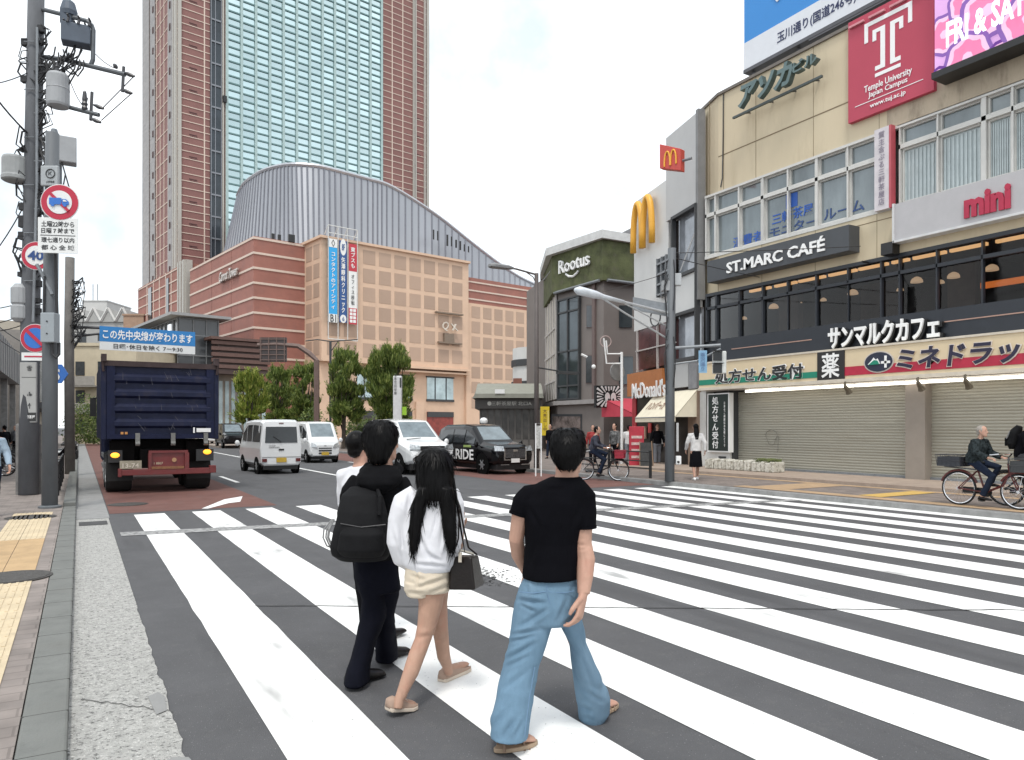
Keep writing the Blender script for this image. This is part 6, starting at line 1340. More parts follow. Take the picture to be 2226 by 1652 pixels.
# yellow banner flag and white monument sign, banner pole, gantry
t = thing('banner_flag', px(1184,950,40), 'narrow yellow vertical banner flag beside the street lamp', 'banner'); c = MB().obox(px(1184,915,40), RV*.24, FV*.015, UP*.78); c.build('cloth', M('flag_yellow', (.62,.46,.02), .7, var=.08), t)
MB().text('大売出し中', px(1184,913,40)-FV*.02, RV, UP, .2, 1.2, ext=.004, off=.01, vertical=True).build('lettering', M('flag_ink', (.15,.08,.03), .7), t)
a = px(1191,YH,40); MB().tube([V((a.x,a.y,.12)), px(1191,892,40)], .02, 6).build('pole', white_p, t)
t = thing('pylon_sign', px(864,YH,46)-UP*EYE, 'slim white pylon sign with small dark characters in front of the trees', 'sign')
a = px(864,YH,46); c = MB().obox(V((a.x,a.y,(EYE+(YH-817)/F_*46)/2)), RV*.27, FV*.15, UP*((EYE+(YH-817)/F_*46)/2)); c.build('pylon', M('pylon_white', (.6,.6,.6), .5), t, bevel=.06)
MB().text('東急世田谷線', px(860,835,46)-FV*.16, RV, UP, .16, 1.3, ext=.004, vertical=True).build('lettering', dark_grey, t); MB().obox(px(871,832,46)-FV*.152, RV*.05, FV*.01, UP*.3).build('glass_strip', dark_grey, t)
MB().obox(px(879,893,46), RV*.13, FV*.1, UP*.26).build('green_panel', M('lime', (.28,.5,.03), .5), t)
t = thing('sign_gantry', px(688,YH,50)-UP*EYE, 'brown bent arm sign gantry with a dark grid panel behind the vans', 'gantry')
gm = M('gantry_brown', (.15,.10,.085), .6, var=.1); a = px(688,YH,50)
MB().tube([V((a.x,a.y,0)), px(688,783,50), px(672,768,50), px(648,752,50), px(600,748,50), px(560,750,50)], [.2,.19,.18,.17,.17,.16], 6).build('post', gm, t)
c = MB().obox(px(594,760,50), RV*.88, FV*.12, UP*.82); pn_ = c.build('panel', M('gantry_panel', (.05,.04,.04), .6), t)
c = MB()
for k in range(5): c.obox(px(594,760,50)-FV*.14+UP*(-.7+.35*k), RV*.88, FV*.02, UP*.03)
for k in range(4): c.obox(px(594,760,50)-FV*.15+RV*(-.8+.53*k), UP*.82, FV*.02, RV*.03)
c.build('panel_grid', gm, pn_)
t = thing('banner_pole', px(718,YH,60)-UP*EYE, 'thin dark lamp post with a forked top in front of the beige wall', 'lamp post'); a = px(718,YH,60)
MB().tube([V((a.x,a.y,0)), px(718,742,60)], .1, 8).tube([px(718,742,60), px(690,738,60), px(664,741,60)], .05, 6).tube([px(718,742,60), px(745,740,60), px(777,738,60)], .05, 6).tube([px(718,765,60), px(735,742,60)], .04, 5).build('post', dark_grey, t)
# station entrance kiosk
t = thing('station_entrance', px(1100,YH,48)-UP*EYE, 'dark station entrance kiosk with a grey green curved roof behind the taxi', 'kiosk')
a = px(1042,YH,47); b = px(1166,YH,47); a.z = b.z = 0; u = (b-a).normalized(); nb = V((-u.y,u.x,0)); Wk = (b-a).length
def K(p_, q_, h): return a+u*p_+nb*q_+UP*h
c = MB()
for q_ in (0, 5.8): c.obox(K(Wk/2,q_+.1,1.45), u*Wk/2, nb*.1, UP*1.35)
for p_ in (.1, Wk-.1): c.obox(K(p_,3,1.45), u*.1, nb*3, UP*1.35)
c.build('wall', M('kiosk_glass', (.075,.07,.065), .25, .2, var=.6, vs=1.5), t)
c = MB()
for k in range(9): c.obox(K(.05+k*(Wk-.1)/8,-.02,1.45), u*.04, nb*.05, UP*1.35)
c.obox(K(Wk/2,-.03,.45), u*Wk/2, nb*.04, UP*.4); c.build('mullion', M('kiosk_mullion', (.13,.12,.11), .5), t)
c = MB().obox(K(Wk/2,2.6,3.1), u*(Wk/2+.25), nb*3.4, UP*.3); fs_ = c.build('fascia', M('kiosk_fascia', (.06,.055,.05), .5), t)
rings = []
for k in range(9): q_ = -1.2+k*.95; rings.append([K(-.4,q_,3.45), K(Wk+.4,q_,3.45), K(Wk+.35,q_,3.62+.95*math.sin(math.pi*(k+.3)/9.)), K(-.2,q_,3.62+.95*math.sin(math.pi*(k+.3)/9.))])
MB().loft(rings).build('roof', M('kiosk_roof', (.25,.25,.21), .7, var=.1), t)
MB().text('三軒茶屋駅 北口A', K(Wk*.56,-.84,3.12), u, UP, 2.5, .26, ext=.01).text('●', K(Wk*.18,-.84,3.12), u, UP, .26, None, ext=.01).build('lettering', M('kiosk_letter', (.55,.54,.5), .5), fs_)
MB().obox(K(Wk*.36,-1.22,3.85), u*.3, nb*.05, UP*.13).build('box_lamp', white_p, t)
# wires
def wire(lab, pts, r=.012):
    tag(MB().tube(pts, r, 5).build('overhead_wire', cable), lab, 'wire', 'overhead wires')
def sag(a, b, s, n=8): return [a.lerp(b,k/n)-UP*s*4*(k/n)*(1-k/n) for k in range(n+1)]
wire('thin grey wire running off the left edge from high on the concrete pole', sag(pu(72,152), px(-60,186,16), .1))
wire('black cable slanting down to the concrete pole from the upper left edge', sag(px(-60,140,15), pu(66,295), .1), .02)
wire('black cable slanting off the left edge below the grey cabinet', sag(pu(62,428), px(-60,600,18), .2), .014)
for k, (y0, y1) in enumerate([(656,668),(684,704),(706,717),(745,705),(770,735)]):
    wire('%s of the low wires leaving the concrete pole at the left edge' % ['topmost','second from the top','middle','second lowest','lowest'][k], sag(pu(50,y0), px(-70,y1-60 if k > 2 else y1,19), .1))
wire('wire from the outer insulator back to the inner arm insulator on the left pole, upper', sag(pu(292,165,-.2), pu(222,236,-.15), .0), .012)
wire('wire from the lower outer insulator to the lowest arm insulator on the left pole', sag(pu(287,202,-.2), pu(220,262,-.15), .0), .012)
wire('thin looping wire between the switch box and the long cross arm', sag(pu(208,118,-.15), pu(255,150,-.2), .05), .01)
wire('thin wire from the grey transformer down to the low cross arm', sag(pu(148,165,-.2), pu(178,228,-.15), .06), .01)
q0 = pr(1462,637); wire('upper wire from the right signal pole to the beige facade', sag(pr(1464,550), V((19.4,T(1870,19.4),6.85)), .02)); wire('lower wire from the right signal pole to the beige facade', sag(pr(1464,560), V((19.4,T(1650,19.4),6.6)), .02))
wire('long thin wire from the right signal pole across the white wall to the left', sag(pr(1458,592), px(1195,660,55), .1), .01)
# ---------------------------------------------------------------- trees: many small upright leaf blades round tapered limbs
bark = M('bark', (.075,.06,.048), .9, var=.3, vs=5, bump=.5, bs=20, stretch=(1,1,.3))
def leafM(name, c1, c2, c3):
    m = bpy.data.materials.new(name); m.use_nodes = True; t = m.node_tree; b = t.nodes['Principled BSDF']; b.inputs['Roughness'].default_value = .55
    g = N(t, 'ShaderNodeNewGeometry'); r = N(t, 'ShaderNodeValToRGB'); e = r.color_ramp.elements; e[0].color = (*c1,1); e[1].color = (*c3,1); n = e.new(.55); n.color = (*c2,1)
    t.links.new(g.outputs['Random Per Island'], r.inputs['Fac']); t.links.new(r.outputs['Color'], b.inputs['Base Color'])
    tr = N(t, 'ShaderNodeBsdfTranslucent'); ms = N(t, 'ShaderNodeMixShader'); ms.inputs[0].default_value = .38; o = t.nodes['Material Output']
    t.links.new(r.outputs['Color'], tr.inputs['Color']); t.links.new(b.outputs[0], ms.inputs[1]); t.links.new(tr.outputs[0], ms.inputs[2]); t.links.new(ms.outputs[0], o.inputs['Surface'])
    return m
leaf = leafM('leaf_green', (.06,.10,.02), (.16,.225,.05), (.36,.41,.11)); leafy = leafM('leaf_yellow_green', (.10,.16,.02), (.24,.31,.05), (.5,.5,.12)); leafd = leafM('leaf_dark', (.045,.08,.02), (.11,.165,.04), (.24,.29,.07))
def tree(label, x, ytop, ybot, wpx, z, lm, nl, seed, spiky=1.):
    random.seed(seed); base = px(x,YH,z); base.z = .13
    t = thing('street_tree', base, label, 'tree', 'street trees before the beige building'); H = EYE+(YH-ytop)/F_*z; hb = max(.8, EYE+(YH-ybot)/F_*z); R = wpx/2/F_*z
    tr = MB().tube([base, base+UP*H*.3+RV*.05, base+UP*H*.55], [.16,.13,.09], 9); lim = []
    for k in range(9):
        a = k*2.4; z0 = hb*.7+(H-hb)*random.uniform(0,.4); p0 = base+UP*min(z0,H*.5); e = base+V((math.cos(a),math.sin(a),0))*R*random.uniform(.45,.8)+UP*(hb+(H-hb)*random.uniform(.45,.85)); md = p0.lerp(e,.5)+V((math.cos(a),math.sin(a),0))*R*.12
        tr.tube([p0,md,e], [.06,.045,.02], 6); lim.append((p0,md,e))
    tr.build('trunk', bark, t)
    c = MB(); blobs = []
    for k in range(64):
        a = random.uniform(0,6.28); f = random.random()**.5; v = random.random(); 
        rr = R*f*(.62+.38*math.sin(math.pi*min(1,v*.8+.1))); blobs.append((base+V((math.cos(a)*rr, math.sin(a)*rr, hb+(H-hb)*(.08+.84*v))), R*random.uniform(.16,.34)))
    for k in range(nl):
        ctr, br = random.choice(blobs); d = V((random.gauss(0,1),random.gauss(0,1),random.gauss(0,1))).normalized(); p = ctr+d*br*random.random()**.4
        out = (p-(base+UP*(hb+(H-hb)*.25))); out.normalize(); ax = (out*.45+UP*.95*spiky+V((random.gauss(0,.3),random.gauss(0,.3),random.gauss(0,.3)))).normalized()
        L_ = random.uniform(.16,.46)*(1+.5*(spiky-1)); sd_ = ax.cross(V((random.gauss(0,1),random.gauss(0,1),random.gauss(0,1)))).normalized()*random.uniform(.022,.05)
        c.add([p-sd_*.6, p+sd_*.6, p+ax*L_*.6+sd_, p+ax*L_, p+ax*L_*.55-sd_], [(0,1,2,3,4)])
    for k in range(260):     # long shoots standing out of the outline
        ctr, br = random.choice(blobs); d = (ctr-(base+UP*(hb+(H-hb)*.3))).normalized(); ax = (d*.8+UP*.8+V((random.gauss(0,.2),random.gauss(0,.2),0))).normalized(); p = ctr+d*br*.8
        for j in range(7):
            q = p+ax*j*.09; sd_ = ax.cross(V((random.gauss(0,1),random.gauss(0,1),random.gauss(0,1)))).normalized(); tpv = q+(ax*.6+sd_*.6)*.2; s2 = ax.cross(sd_)*.025
            c.add([q-s2*.4,q+s2*.4,q+(tpv-q)*.6+s2,tpv,q+(tpv-q)*.6-s2], [(0,1,2,3,4)])
    c.build('crown', lm, t); return t
tree('large bushy street tree with upright leaves right of the centre, before the beige wall', 842, 752, 940, 100, 52, leaf, 19000, 1)
tree('full green street tree left of the large bushy one, beside the thin lamp post', 746, 764, 940, 80, 52, leaf, 14000, 2)
tree('round street tree just left of the brown gantry post', 662, 792, 935, 56, 58, leaf, 9000, 3)
tree('dark street tree between the gantry tree and the small pale one', 606, 800, 935, 62, 60, leaf, 9000, 4)
tree('small yellow green street tree nearest the truck', 544, 816, 930, 58, 48, leafy, 9000, 5)
def bush(label, x0, x1, ytop, z, dep, lm, nl, seed, h0=.15):
    random.seed(seed); a = px(x0,YH,z); b = px(x1,YH,z); H = EYE+(YH-ytop)/F_*z; c = MB(); cs = [(a.lerp(b,random.random())+FV*random.uniform(0,dep), H*random.uniform(.4,.85)) for _ in range(18)]
    for k in range(nl):
        p, hh = random.choice(cs); d = V((random.gauss(0,1),random.gauss(0,1),random.gauss(0,1))).normalized(); r = hh*.45*random.random()**.4; q = V((p.x+d.x*r, p.y+d.y*r, max(h0, hh*.62+d.z*hh*.55)))
        ax = V((random.gauss(0,1),random.gauss(0,1),random.gauss(.3,1))).normalized(); s2 = ax.orthogonal().normalized()*.05; L_ = random.uniform(.12,.26); c.add([q-s2*.5,q+s2*.5,q+ax*L_*.6+s2,q+ax*L_,q+ax*L_*.6-s2], [(0,1,2,3,4)])
    tag(c.build('hedge', lm, base=(a.lerp(b,.5).x, a.lerp(b,.5).y, 0)), label, 'shrub')
bush('dark green hedge at the foot of the street trees behind the vans', 640, 900, 880, 56, 1.5, leafd, 7000, 9)
bush('green roadside shrubs far up the road left of the truck', 152, 200, 850, 66, 4, leafd, 3500, 10)
# parked motor scooters far up the left side: rough little machines
def scooter(label, loc, rz, m):
    t = thing('scooter', loc, label, 'scooter', 'scooters parked far up the left kerb', rz)
    MB().loft([[V((s*w_,y,z)) for s, z in ((-1,z0),(-1,z1),(1,z1),(1,z0))] for y, w_, z0, z1 in ((-.7,.12,.5,.72),(-.3,.18,.3,.78),(0,.14,.25,.4),(.3,.14,.25,.4),(.45,.16,.3,.95),(.6,.08,.5,1.0))]).build('body', m, t, local=True, bevel=.03)
    for y in (-.5,.55): MB().torus((0,y,.24), .19, .055, (1,0,0), 18, 6).build('wheel', rubber, t, local=True)
    MB().tube([(-.3,.4,1.02),(0,.5,1.0),(.3,.4,1.02)], .02, 5).build('handlebar', black_m, t, local=True); MB().box(-.15,.15,-.65,-.05,.72,.82).build('saddle', black_m, t, local=True, bevel=.03)
for k in range(4): scooter('parked scooter far up the left kerb, %s of the row' % ['nearest','second','third','farthest'][k], (-.75, 40+k*2.4, .066), R_(80), (carb, carw, grey_metal, carb)[k])
# ================================================================ people
def remesh(mb, vox=.007, it=3, dispf=None):
    me = bpy.data.meshes.new('tmp'); me.from_pydata([tuple(p) for p in mb.v], [], mb.f); me.update()
    o = bpy.data.objects.new('tmp', me); COL.objects.link(o)
    m = o.modifiers.new('r', 'REMESH'); m.mode = 'VOXEL'; m.voxel_size = vox
    if it: s = o.modifiers.new('s', 'SMOOTH'); s.iterations = it; s.factor = .5
    dg = bpy.context.evaluated_depsgraph_get(); e = o.evaluated_get(dg); q = e.to_mesh()
    r = MB(); r.v = [v.co.copy() for v in q.vertices]; nn = [v.normal.copy() for v in q.vertices]; r.f = [list(p.vertices) for p in q.polygons]; r.mi = [0]*len(r.f)
    e.to_mesh_clear(); bpy.data.objects.remove(o); bpy.data.meshes.remove(me)
    if dispf: r.v = [p+n*dispf(p) for p, n in zip(r.v, nn)]
    return r
def folds(amp, sx=6, sz=14, seed=0, skew=.6):      # cloth folds running down and across
    def f(p):
        q = V((p.x*sx+p.z*skew*sx+seed, p.y*sx, p.z*sz*.5)); a = noise.noise(q); b_ = noise.noise(V((p.x*sz+seed*2, p.y*sz, p.z*sx-p.x*sx*1.2)))
        return amp*(1-abs(a)*2.4) + amp*.6*b_
    return f
def streaks(amp, s=70):
    return lambda p: amp*(noise.noise(V((p.x*s, p.y*s, p.z*s*.13)))*.7+.5*noise.noise(V((p.x*s*.3,p.y*s*.3,p.z*s*.1))))
skinm = M('skin', (.46,.275,.205), .55, var=.10, vs=14, spec=.3, bump=.12, bs=260, dirt=((.46,.23,.17), .5, .8, 6)); skin_r = M('skin_tan', (.41,.25,.18), .55, var=.10, vs=12, spec=.3, bump=.1, bs=260, dirt=((.44,.20,.14), .5, .8, 5))
def tufts(mb, n, L_=.035):      # short locks lying over the hair surface and breaking its outline
    random.seed(n); vs = mb.v; ct = sum(vs, V())/len(vs); zt = max(p.z for p in vs); fs = list(mb.f)
    for k in range(n):
        f = random.choice(fs); p = vs[f[0]]; nn = (vs[f[1]]-p).cross(vs[f[-1]]-p)
        if nn.length < 1e-12: continue
        nn.normalize(); q = p-ct; d = V((random.gauss(0,.14),random.gauss(0,.14),-1.)) if p.z < zt-.03 else V((q.x*9+random.gauss(0,.2),q.y*9+random.gauss(0,.2),-.4)); d = (d-nn*d.dot(nn)).normalized(); s_ = d.cross(nn)*random.uniform(.0015,.0035); l = L_*random.uniform(.5,1.2)
        a = p-nn*.001; mb.add([a-s_, a+s_, a+d*l*.5+nn*.0022+s_*.8, a+d*l+nn*random.uniform(.0005,.0035), a+d*l*.5+nn*.0022-s_*.8], [(0,1,2,3,4)])
    return mb
hairm = M('hair_black', (.003,.0027,.003), .42, var=.3, vs=60, stretch=(1,1,.15), spec=.12); 
tee = M('tee_black', (.0035,.0035,.005), .9, var=.25, vs=5, bump=.15, bs=350, spec=.06); shoe_b = M('shoe_black', (.008,.007,.007), .4, spec=.25)
def creases(segs, base=None):      # folds along given lines of the cloth: a groove with a ridge beside it
    def f(p):
        d = base(p) if base else 0.; q = p-EYEP; z = q.dot(FV); x, y = CX+F_*q.dot(RV)/z, YH-F_*q.z/z
        for x0, y0, x1, y1, w_, a in segs:
            ux, uy = x1-x0, y1-y0; L2 = ux*ux+uy*uy; t = max(0., min(1., ((x-x0)*ux+(y-y0)*uy)/L2)); ex, ey = x-x0-ux*t, y-y0-uy*t
            s_ = (ex*uy-ey*ux)/L2**.5; e = math.hypot(ex, ey); k = math.sin(math.pi*min(1., max(0., t*.9+.05)))
            if e < w_*5: d += a*k*(-math.exp(-(e/w_)**2) + (.8*math.exp(-((e-1.9*w_)/(1.2*w_))**2) if s_ > 0 else .25*math.exp(-((e-1.9*w_)/(1.2*w_))**2)))
        return d
    return f
def hring(y, xl, xr, z, dh, n=22, e=.9):
    c = px((xl+xr)/2, y, z); a = (xr-xl)/2*z/F_; out = []
    for k in range(n):
        t = 2*math.pi*k/n; cs, sn = math.cos(t), math.sin(t)
        out.append(c+RV*a*math.copysign(abs(cs)**e, cs)+FV*dh*math.copysign(abs(sn)**e, sn))
    return out
def rows(mb, rr, sc=1., n=22):
    R = []
    for y, xl, xr, z, dh in rr:
        m_ = (xl+xr)/2; w_ = (xr-xl)/2*sc; R.append(hring(y, m_-w_, m_+w_, z, dh*sc, n))
    return mb.loft(R)
def head(mb, c, f, s=1., tilt=0.):
    f = V((f[0],f[1],0)).normalized(); r = V((f.y,-f.x,0)); u = (UP*math.cos(tilt)+f*math.sin(tilt)); f2 = u.cross(r)*-1 if u.cross(r).dot(f) < 0 else u.cross(r)
    P = lambda x, y, z: c+(r*x+f2*y+u*z)*s
    R = []
    for z, hw, yc, hd in [(-.118,.022,.068,.018),(-.105,.042,.052,.042),(-.075,.058,.03,.066),(-.03,.068,.008,.088),(.02,.074,0,.096),(.06,.072,-.004,.094),(.09,.06,-.008,.08),(.112,.036,-.008,.05),(.12,.01,-.008,.015)]:
        R.append([P(hw*math.cos(2*math.pi*k/18), yc+hd*math.sin(2*math.pi*k/18), z) for k in range(18)])
    mb.loft(R); mb.tube([P(0,.088,.03), P(0,.104,-.005), P(0,.114,-.028), P(0,.09,-.034)], [.008*s,.011*s,.014*s,.01*s], 7)
    for q in (-.012,.012): mb.tube([P(-.02,.088,-.062+q*.5), P(0,.095,-.062+q*.5), P(.02,.088,-.062+q*.5)], [.003*s,.007*s,.003*s], 6)
    for sg in (-1,1): mb.tube([P(sg*.068,.01,.03), P(sg*.082,-.008,.022), P(sg*.083,-.012,-.005), P(sg*.074,.004,-.032)], [.008*s,.012*s,.011*s,.007*s], 7)
    return P
def hand(mb, Wp, d, nrm, side, s=1., curl=.5, fan=.06):
    d = V(d).normalized(); nrm = V(nrm); nrm = (nrm-d*nrm.dot(d)).normalized(); l = d.cross(nrm)*side
    R = []
    for t_, a, b in [(-.02,.027,.02),(.0,.028,.019),(.03,.036,.017),(.06,.041,.015),(.09,.041,.013),(.1,.036,.010)]:
        R.append([Wp+(d*t_+l*a*math.cos(2*math.pi*k/12)+nrm*b*math.sin(2*math.pi*k/12))*s for k in range(12)])
    mb.loft(R)
    for j, (o_, L_, r_, cf) in enumerate([(.031,.072,.0085,.8),(.0105,.082,.0092,1.),(-.0105,.076,.0088,1.15),(-.031,.060,.0076,1.3)]):
        p = Wp+(d*.088+l*o_)*s; pts = [p]; a = .15*curl; dirv = d+l*o_*fan*22
        for f_ in (.42,.32,.26):
            a += curl*cf*(.55 if f_ == .42 else .75); v = (dirv.normalized()*math.cos(a)+nrm*math.sin(a)); p = p+v*L_*f_*s; pts.append(p)
        mb.tube(pts, [r_*1.08*s, r_*s, r_*.92*s, r_*.7*s], 8)
    b = Wp+(d*.022+l*.026)*s; mb.tube([b, b+(d*.026+l*.022+nrm*.008)*s, b+(d*.052+l*.030+nrm*.018)*s, b+(d*.074+l*.027+nrm*.026)*s], [.0135*s,.0115*s,.0105*s,.007*s], 8)
def foot(mb, heel, toe, r=.038, h=.05):
    d = (V(toe)-V(heel)); L_ = d.length; d.normalize(); s_ = d.cross(UP).normalized(); R = []
    for t_, w_, hh in [(-.02,.6,.75),(.06,.85,1.25),(.25,.95,1.35),(.45,.98,1.05),(.7,1.15,.8),(.88,1.0,.62),(.98,.6,.4)]:
        c = V(heel)+d*L_*t_; R.append([c+s_*r*w_*math.cos(2*math.pi*k/12)+UP*(h*hh*.5+h*hh*.5*math.sin(2*math.pi*k/12)) for k in range(12)])
    mb.loft(R)
# ---------------------------------------------------------------- man in the black tee
zm = 3.95; man = thing('person', cw((1190-CX)/F_*zm, 0, zm), 'person in a black t-shirt and wide blue jeans walking away on the crossing', 'person')
hd = px(1234, 986, zm); mf = (RV*.42+FV*.9)
c = MB(); head(c, hd, mf, 1.02)
torso = [(1020,1203,1258,3.96,.058),(1036,1196,1262,3.955,.065),(1048,1172,1272,3.95,.075),(1064,1146,1281,3.95,.095),(1092,1134,1277,3.945,.112),(1130,1138,1268,3.94,.118),(1180,1142,1258,3.94,.113),(1222,1139,1258,3.94,.122),(1240,1137,1258,3.94,.132),(1254,1136,1257,3.94,.138)]
rows(c, torso[:1]+[(1034,1206,1256,3.955,.055)]+torso[2:], .82)
rows(c, [(1000,1208,1256,3.97,.055),(1048,1206,1258,3.955,.056)])
rows(c, [(1240,1148,1246,3.94,.09),(1300,1134,1244,3.94,.1),(1330,1130,1246,3.94,.09)])
c.tube([px(1160,1330,3.93), px(1130,1440,3.90), px(1104,1560,3.80), px(1088,1612,3.73)], [.08,.058,.05,.036], 12)
c.tube([px(1236,1320,3.98), px(1242,1360,3.98), px(1266,1430,4.06), px(1284,1515,4.18), px(1284,1548,4.22)], [.056,.050,.044,.042,.034], 12)
h1 = gd(1078,1637); t1 = h1+RV*.20+FV*.10; h1.z = .055; t1.z = .02; foot(c, h1, t1, .04, .055)
h2 = gd(1272,1566); t2 = gd(1338,1537); h2.z = .03; t2.z = .02; foot(c, h2, t2, .04, .055)
# left arm: elbow out, hand in the front pocket; right arm hanging with a loosely curled hand
c.tube([px(1146,1075,3.95), px(1130,1118,3.94), px(1122,1172,3.97), px(1127,1205,4.03), px(1146,1245,4.10)], [.05,.045,.041,.041,.03], 12)
hand(c, px(1146,1245,4.10), px(1160,1290,4.1)-px(1146,1245,4.10), RV*.2-FV, 1, .95, .5)
c.tube([px(1262,1078,3.95), px(1268,1130,3.93), px(1267,1180,3.92), px(1273,1215,3.90), px(1271,1252,3.87), px(1268,1290,3.84)], [.054,.050,.046,.050,.044,.033], 12)
hand(c, px(1267,1292,3.84), px(1256,1352,3.80)-px(1267,1292,3.84), FV*.35-RV*.9, -1, 1.24, .62, .09)
body = remesh(c, .0048, 1, creases([(1253,1184,1281,1188,4,.004),(1256,1195,1276,1193,3,.003),(1270,1205,1274,1250,4,.002),(1258,1318,1262,1300,2,.0015)])).build('body', skinm, man, smooth=True)
# t-shirt with sleeves
c = MB(); rows(c, torso[1:])
c.tube([px(1180,1070,3.95), px(1154,1080,3.95), px(1137,1096,3.95), px(1128,1119,3.945)], [.05,.068,.064,.056], 14)
c.tube([px(1255,1060,3.95), px(1268,1080,3.95), px(1270,1110,3.94), px(1271,1146,3.93)], [.05,.068,.064,.060], 14)
remesh(c, .0065, 3, creases([(1150,1100,1175,1150,5,.006),(1262,1095,1240,1150,5,.006),(1165,1180,1152,1225,5,.005),(1185,1065,1225,1062,4,.004)], folds(.004, 5, 12, 3))).build('t_shirt', tee, man, smooth=True)
hems = MB()
for p0, p1, r_ in ((px(1129,1115,3.945), px(1127.5,1120,3.945), .058),(px(1271,1142,3.93), px(1271.2,1148,3.93), .0625)): hems.tube([p0,p1], r_, 18)
hems.build('sleeve_hem', tee, man)
# jeans
jean = M('denim', (.155,.255,.35), .9, var=.14, vs=9, bump=.5, bs=380, dirt=((.21,.29,.37), .45, .85, 2.2), spec=.12, stretch=(1,1,.35))
c = MB(); rows(c, [(1244,1144,1250,3.94,.108),(1275,1129,1254,3.94,.128),(1310,1119,1257,3.94,.135),(1345,1113,1260,3.945,.13),(1352,1118,1256,3.945,.12)])
rows(c, [(1318,1118,1206,3.94,.115),(1350,1112,1203,3.93,.112),(1395,1107,1188,3.91,.105),(1440,1096,1173,3.89,.1),(1485,1084,1164,3.86,.1),(1535,1073,1156,3.82,.105),(1575,1067,1150,3.78,.11),(1598,1065,1147,3.76,.114)])
rows(c, [(1318,1196,1259,3.955,.118),(1350,1212,1264,3.97,.112),(1395,1236,1273,4.0,.1),(1440,1243,1292,4.04,.102),(1480,1247,1311,4.1,.105),(1515,1252,1325,4.15,.11),(1545,1257,1323,4.19,.112),(1562,1259,1312,4.2,.11)])
dr = remesh(c, .006, 3, creases([(1124,1304,1186,1311,5,.011),(1128,1313,1165,1330,4,.007),(1192,1322,1124,1366,5,.008),(1115,1381,1174,1369,5,.010),(1107,1396,1167,1380,4,.009),(1098,1437,1160,1399,5,.012),(1096,1452,1150,1424,5,.007),(1094,1500,1150,1455,6,.006),(1066,1588,1103,1540,6,.009),(1088,1608,1125,1558,6,.009),(1118,1604,1140,1560,5,.006),
    (1253,1355,1297,1470,6,.011),(1290,1380,1316,1442,5,.008),(1262,1420,1290,1500,6,.008),(1257,1532,1285,1547,5,.009),(1318,1442,1306,1515,6,.008),(1270,1500,1316,1530,5,.007),(1212,1352,1232,1300,5,.006),(1222,1360,1262,1330,5,.006),(1140,1262,1150,1300,5,.004),(1246,1262,1240,1300,5,.004)], folds(.004, 4., 9, 11, 1.0))); J = dr.build('jeans', jean, man, smooth=True)
c = MB(); c.tube([px(1187,1250,3.822), px(1189,1290,3.805), px(1200,1330,3.81)], .0022, 4); c.tube([px(1126,1286,3.83),px(1160,1289,3.815),px(1186,1286,3.812)], .002, 4); c.tube([px(1192,1286,3.812),px(1225,1289,3.815),px(1248,1284,3.835)], .002, 4); c.tube([px(1140,1600,3.675),px(1150,1520,3.745),px(1162,1450,3.80)], .0022, 4); c.build('seam', M('denim_seam', (.13,.22,.34), .9), J)
# short hair, glasses arm
c = MB(); rows(c, [(930,1216,1250,3.935,.035),(934,1206,1260,3.935,.06),(943,1198,1268,3.935,.085),(957,1194,1272,3.93,.102),(972,1193,1273,3.925,.105),(986,1195,1271,3.915,.097),(999,1200,1265,3.905,.08),(1010,1207,1258,3.9,.064),(1019,1214,1251,3.9,.045)])
tufts(remesh(c, .006, 2, streaks(.003, 60)), 1800).build('hair', hairm, man, smooth=True)
fn = V((mf.x,mf.y,0)).normalized(); rn = V((fn.y,-fn.x,0)); MB().tube([hd+rn*.092-fn*.005+UP*.012, hd+rn*.088+fn*.10+UP*.016], .003, 5).build('glasses', M('glasses_grey', (.3,.3,.3), .3), man)
# sandals
sand = M('sandal_brown', (.20,.13,.085), .6); sole = M('sandal_sole', (.34,.25,.17), .7)
for (h_, t_) in ((h1,t1),(h2,t2)):
    d = (t_-h_).normalized(); s_ = d.cross(UP).normalized(); L_ = (t_-h_).length; o = V((h_.x,h_.y,.0)); c = MB(); out = []
    for k in range(20):
        a = 2*math.pi*k/20; u = .5-.56*math.cos(a); out.append((o+d*L_*u+s_*(.045+.008*u)*math.sin(a)))
    c.prism([p[:2] for p in out], .006, .028); so_ = c.build('sandal', sole, man, bevel=.004)
    c = MB()
    for u, w_, hh in ((.62,.05,.062),(.74,.052,.05),(.12,.043,.07)):
        c.tube([o+d*L_*u-s_*w_+UP*.02, o+d*L_*(u+.02)-s_*w_*.6+UP*hh, o+d*L_*(u+.02)+s_*w_*.6+UP*hh, o+d*L_*u+s_*w_+UP*.02], (.006), 6)
    c.build('strap', sand, so_)
# ---------------------------------------------------------------- woman with the long hair
zl = 4.45; lady = thing('person', cw((925-CX)/F_*zl, 0, zl), 'person with long black hair, white blouse and beige shorts walking across', 'person')
hd = px(943, 1018, zl); lf = (RV*.25+FV*.95)
c = MB(); head(c, hd, lf, .93)
lt = [(1056,924,974,4.46,.055),(1066,902,988,4.46,.075),(1078,882,998,4.455,.095),(1104,873,1002,4.45,.11),(1145,870,1002,4.45,.125),(1190,868,1001,4.45,.135),(1222,876,995,4.45,.132),(1238,890,984,4.45,.12)]
rows(c, lt, .8); rows(c, [(1030,927,962,4.47,.046),(1075,924,968,4.46,.048)]); rows(c, [(1215,888,976,4.45,.1),(1275,884,974,4.45,.105),(1292,890,970,4.45,.09)])
c.tube([px(934,1270,4.43), px(936,1312,4.42), px(927,1360,4.40), px(918,1392,4.38), px(904,1428,4.33), px(893,1460,4.29), px(880,1490,4.25), px(868,1520,4.215), px(864,1540,4.2)], [.088,.072,.056,.048,.049,.046,.036,.029,.028], 16)
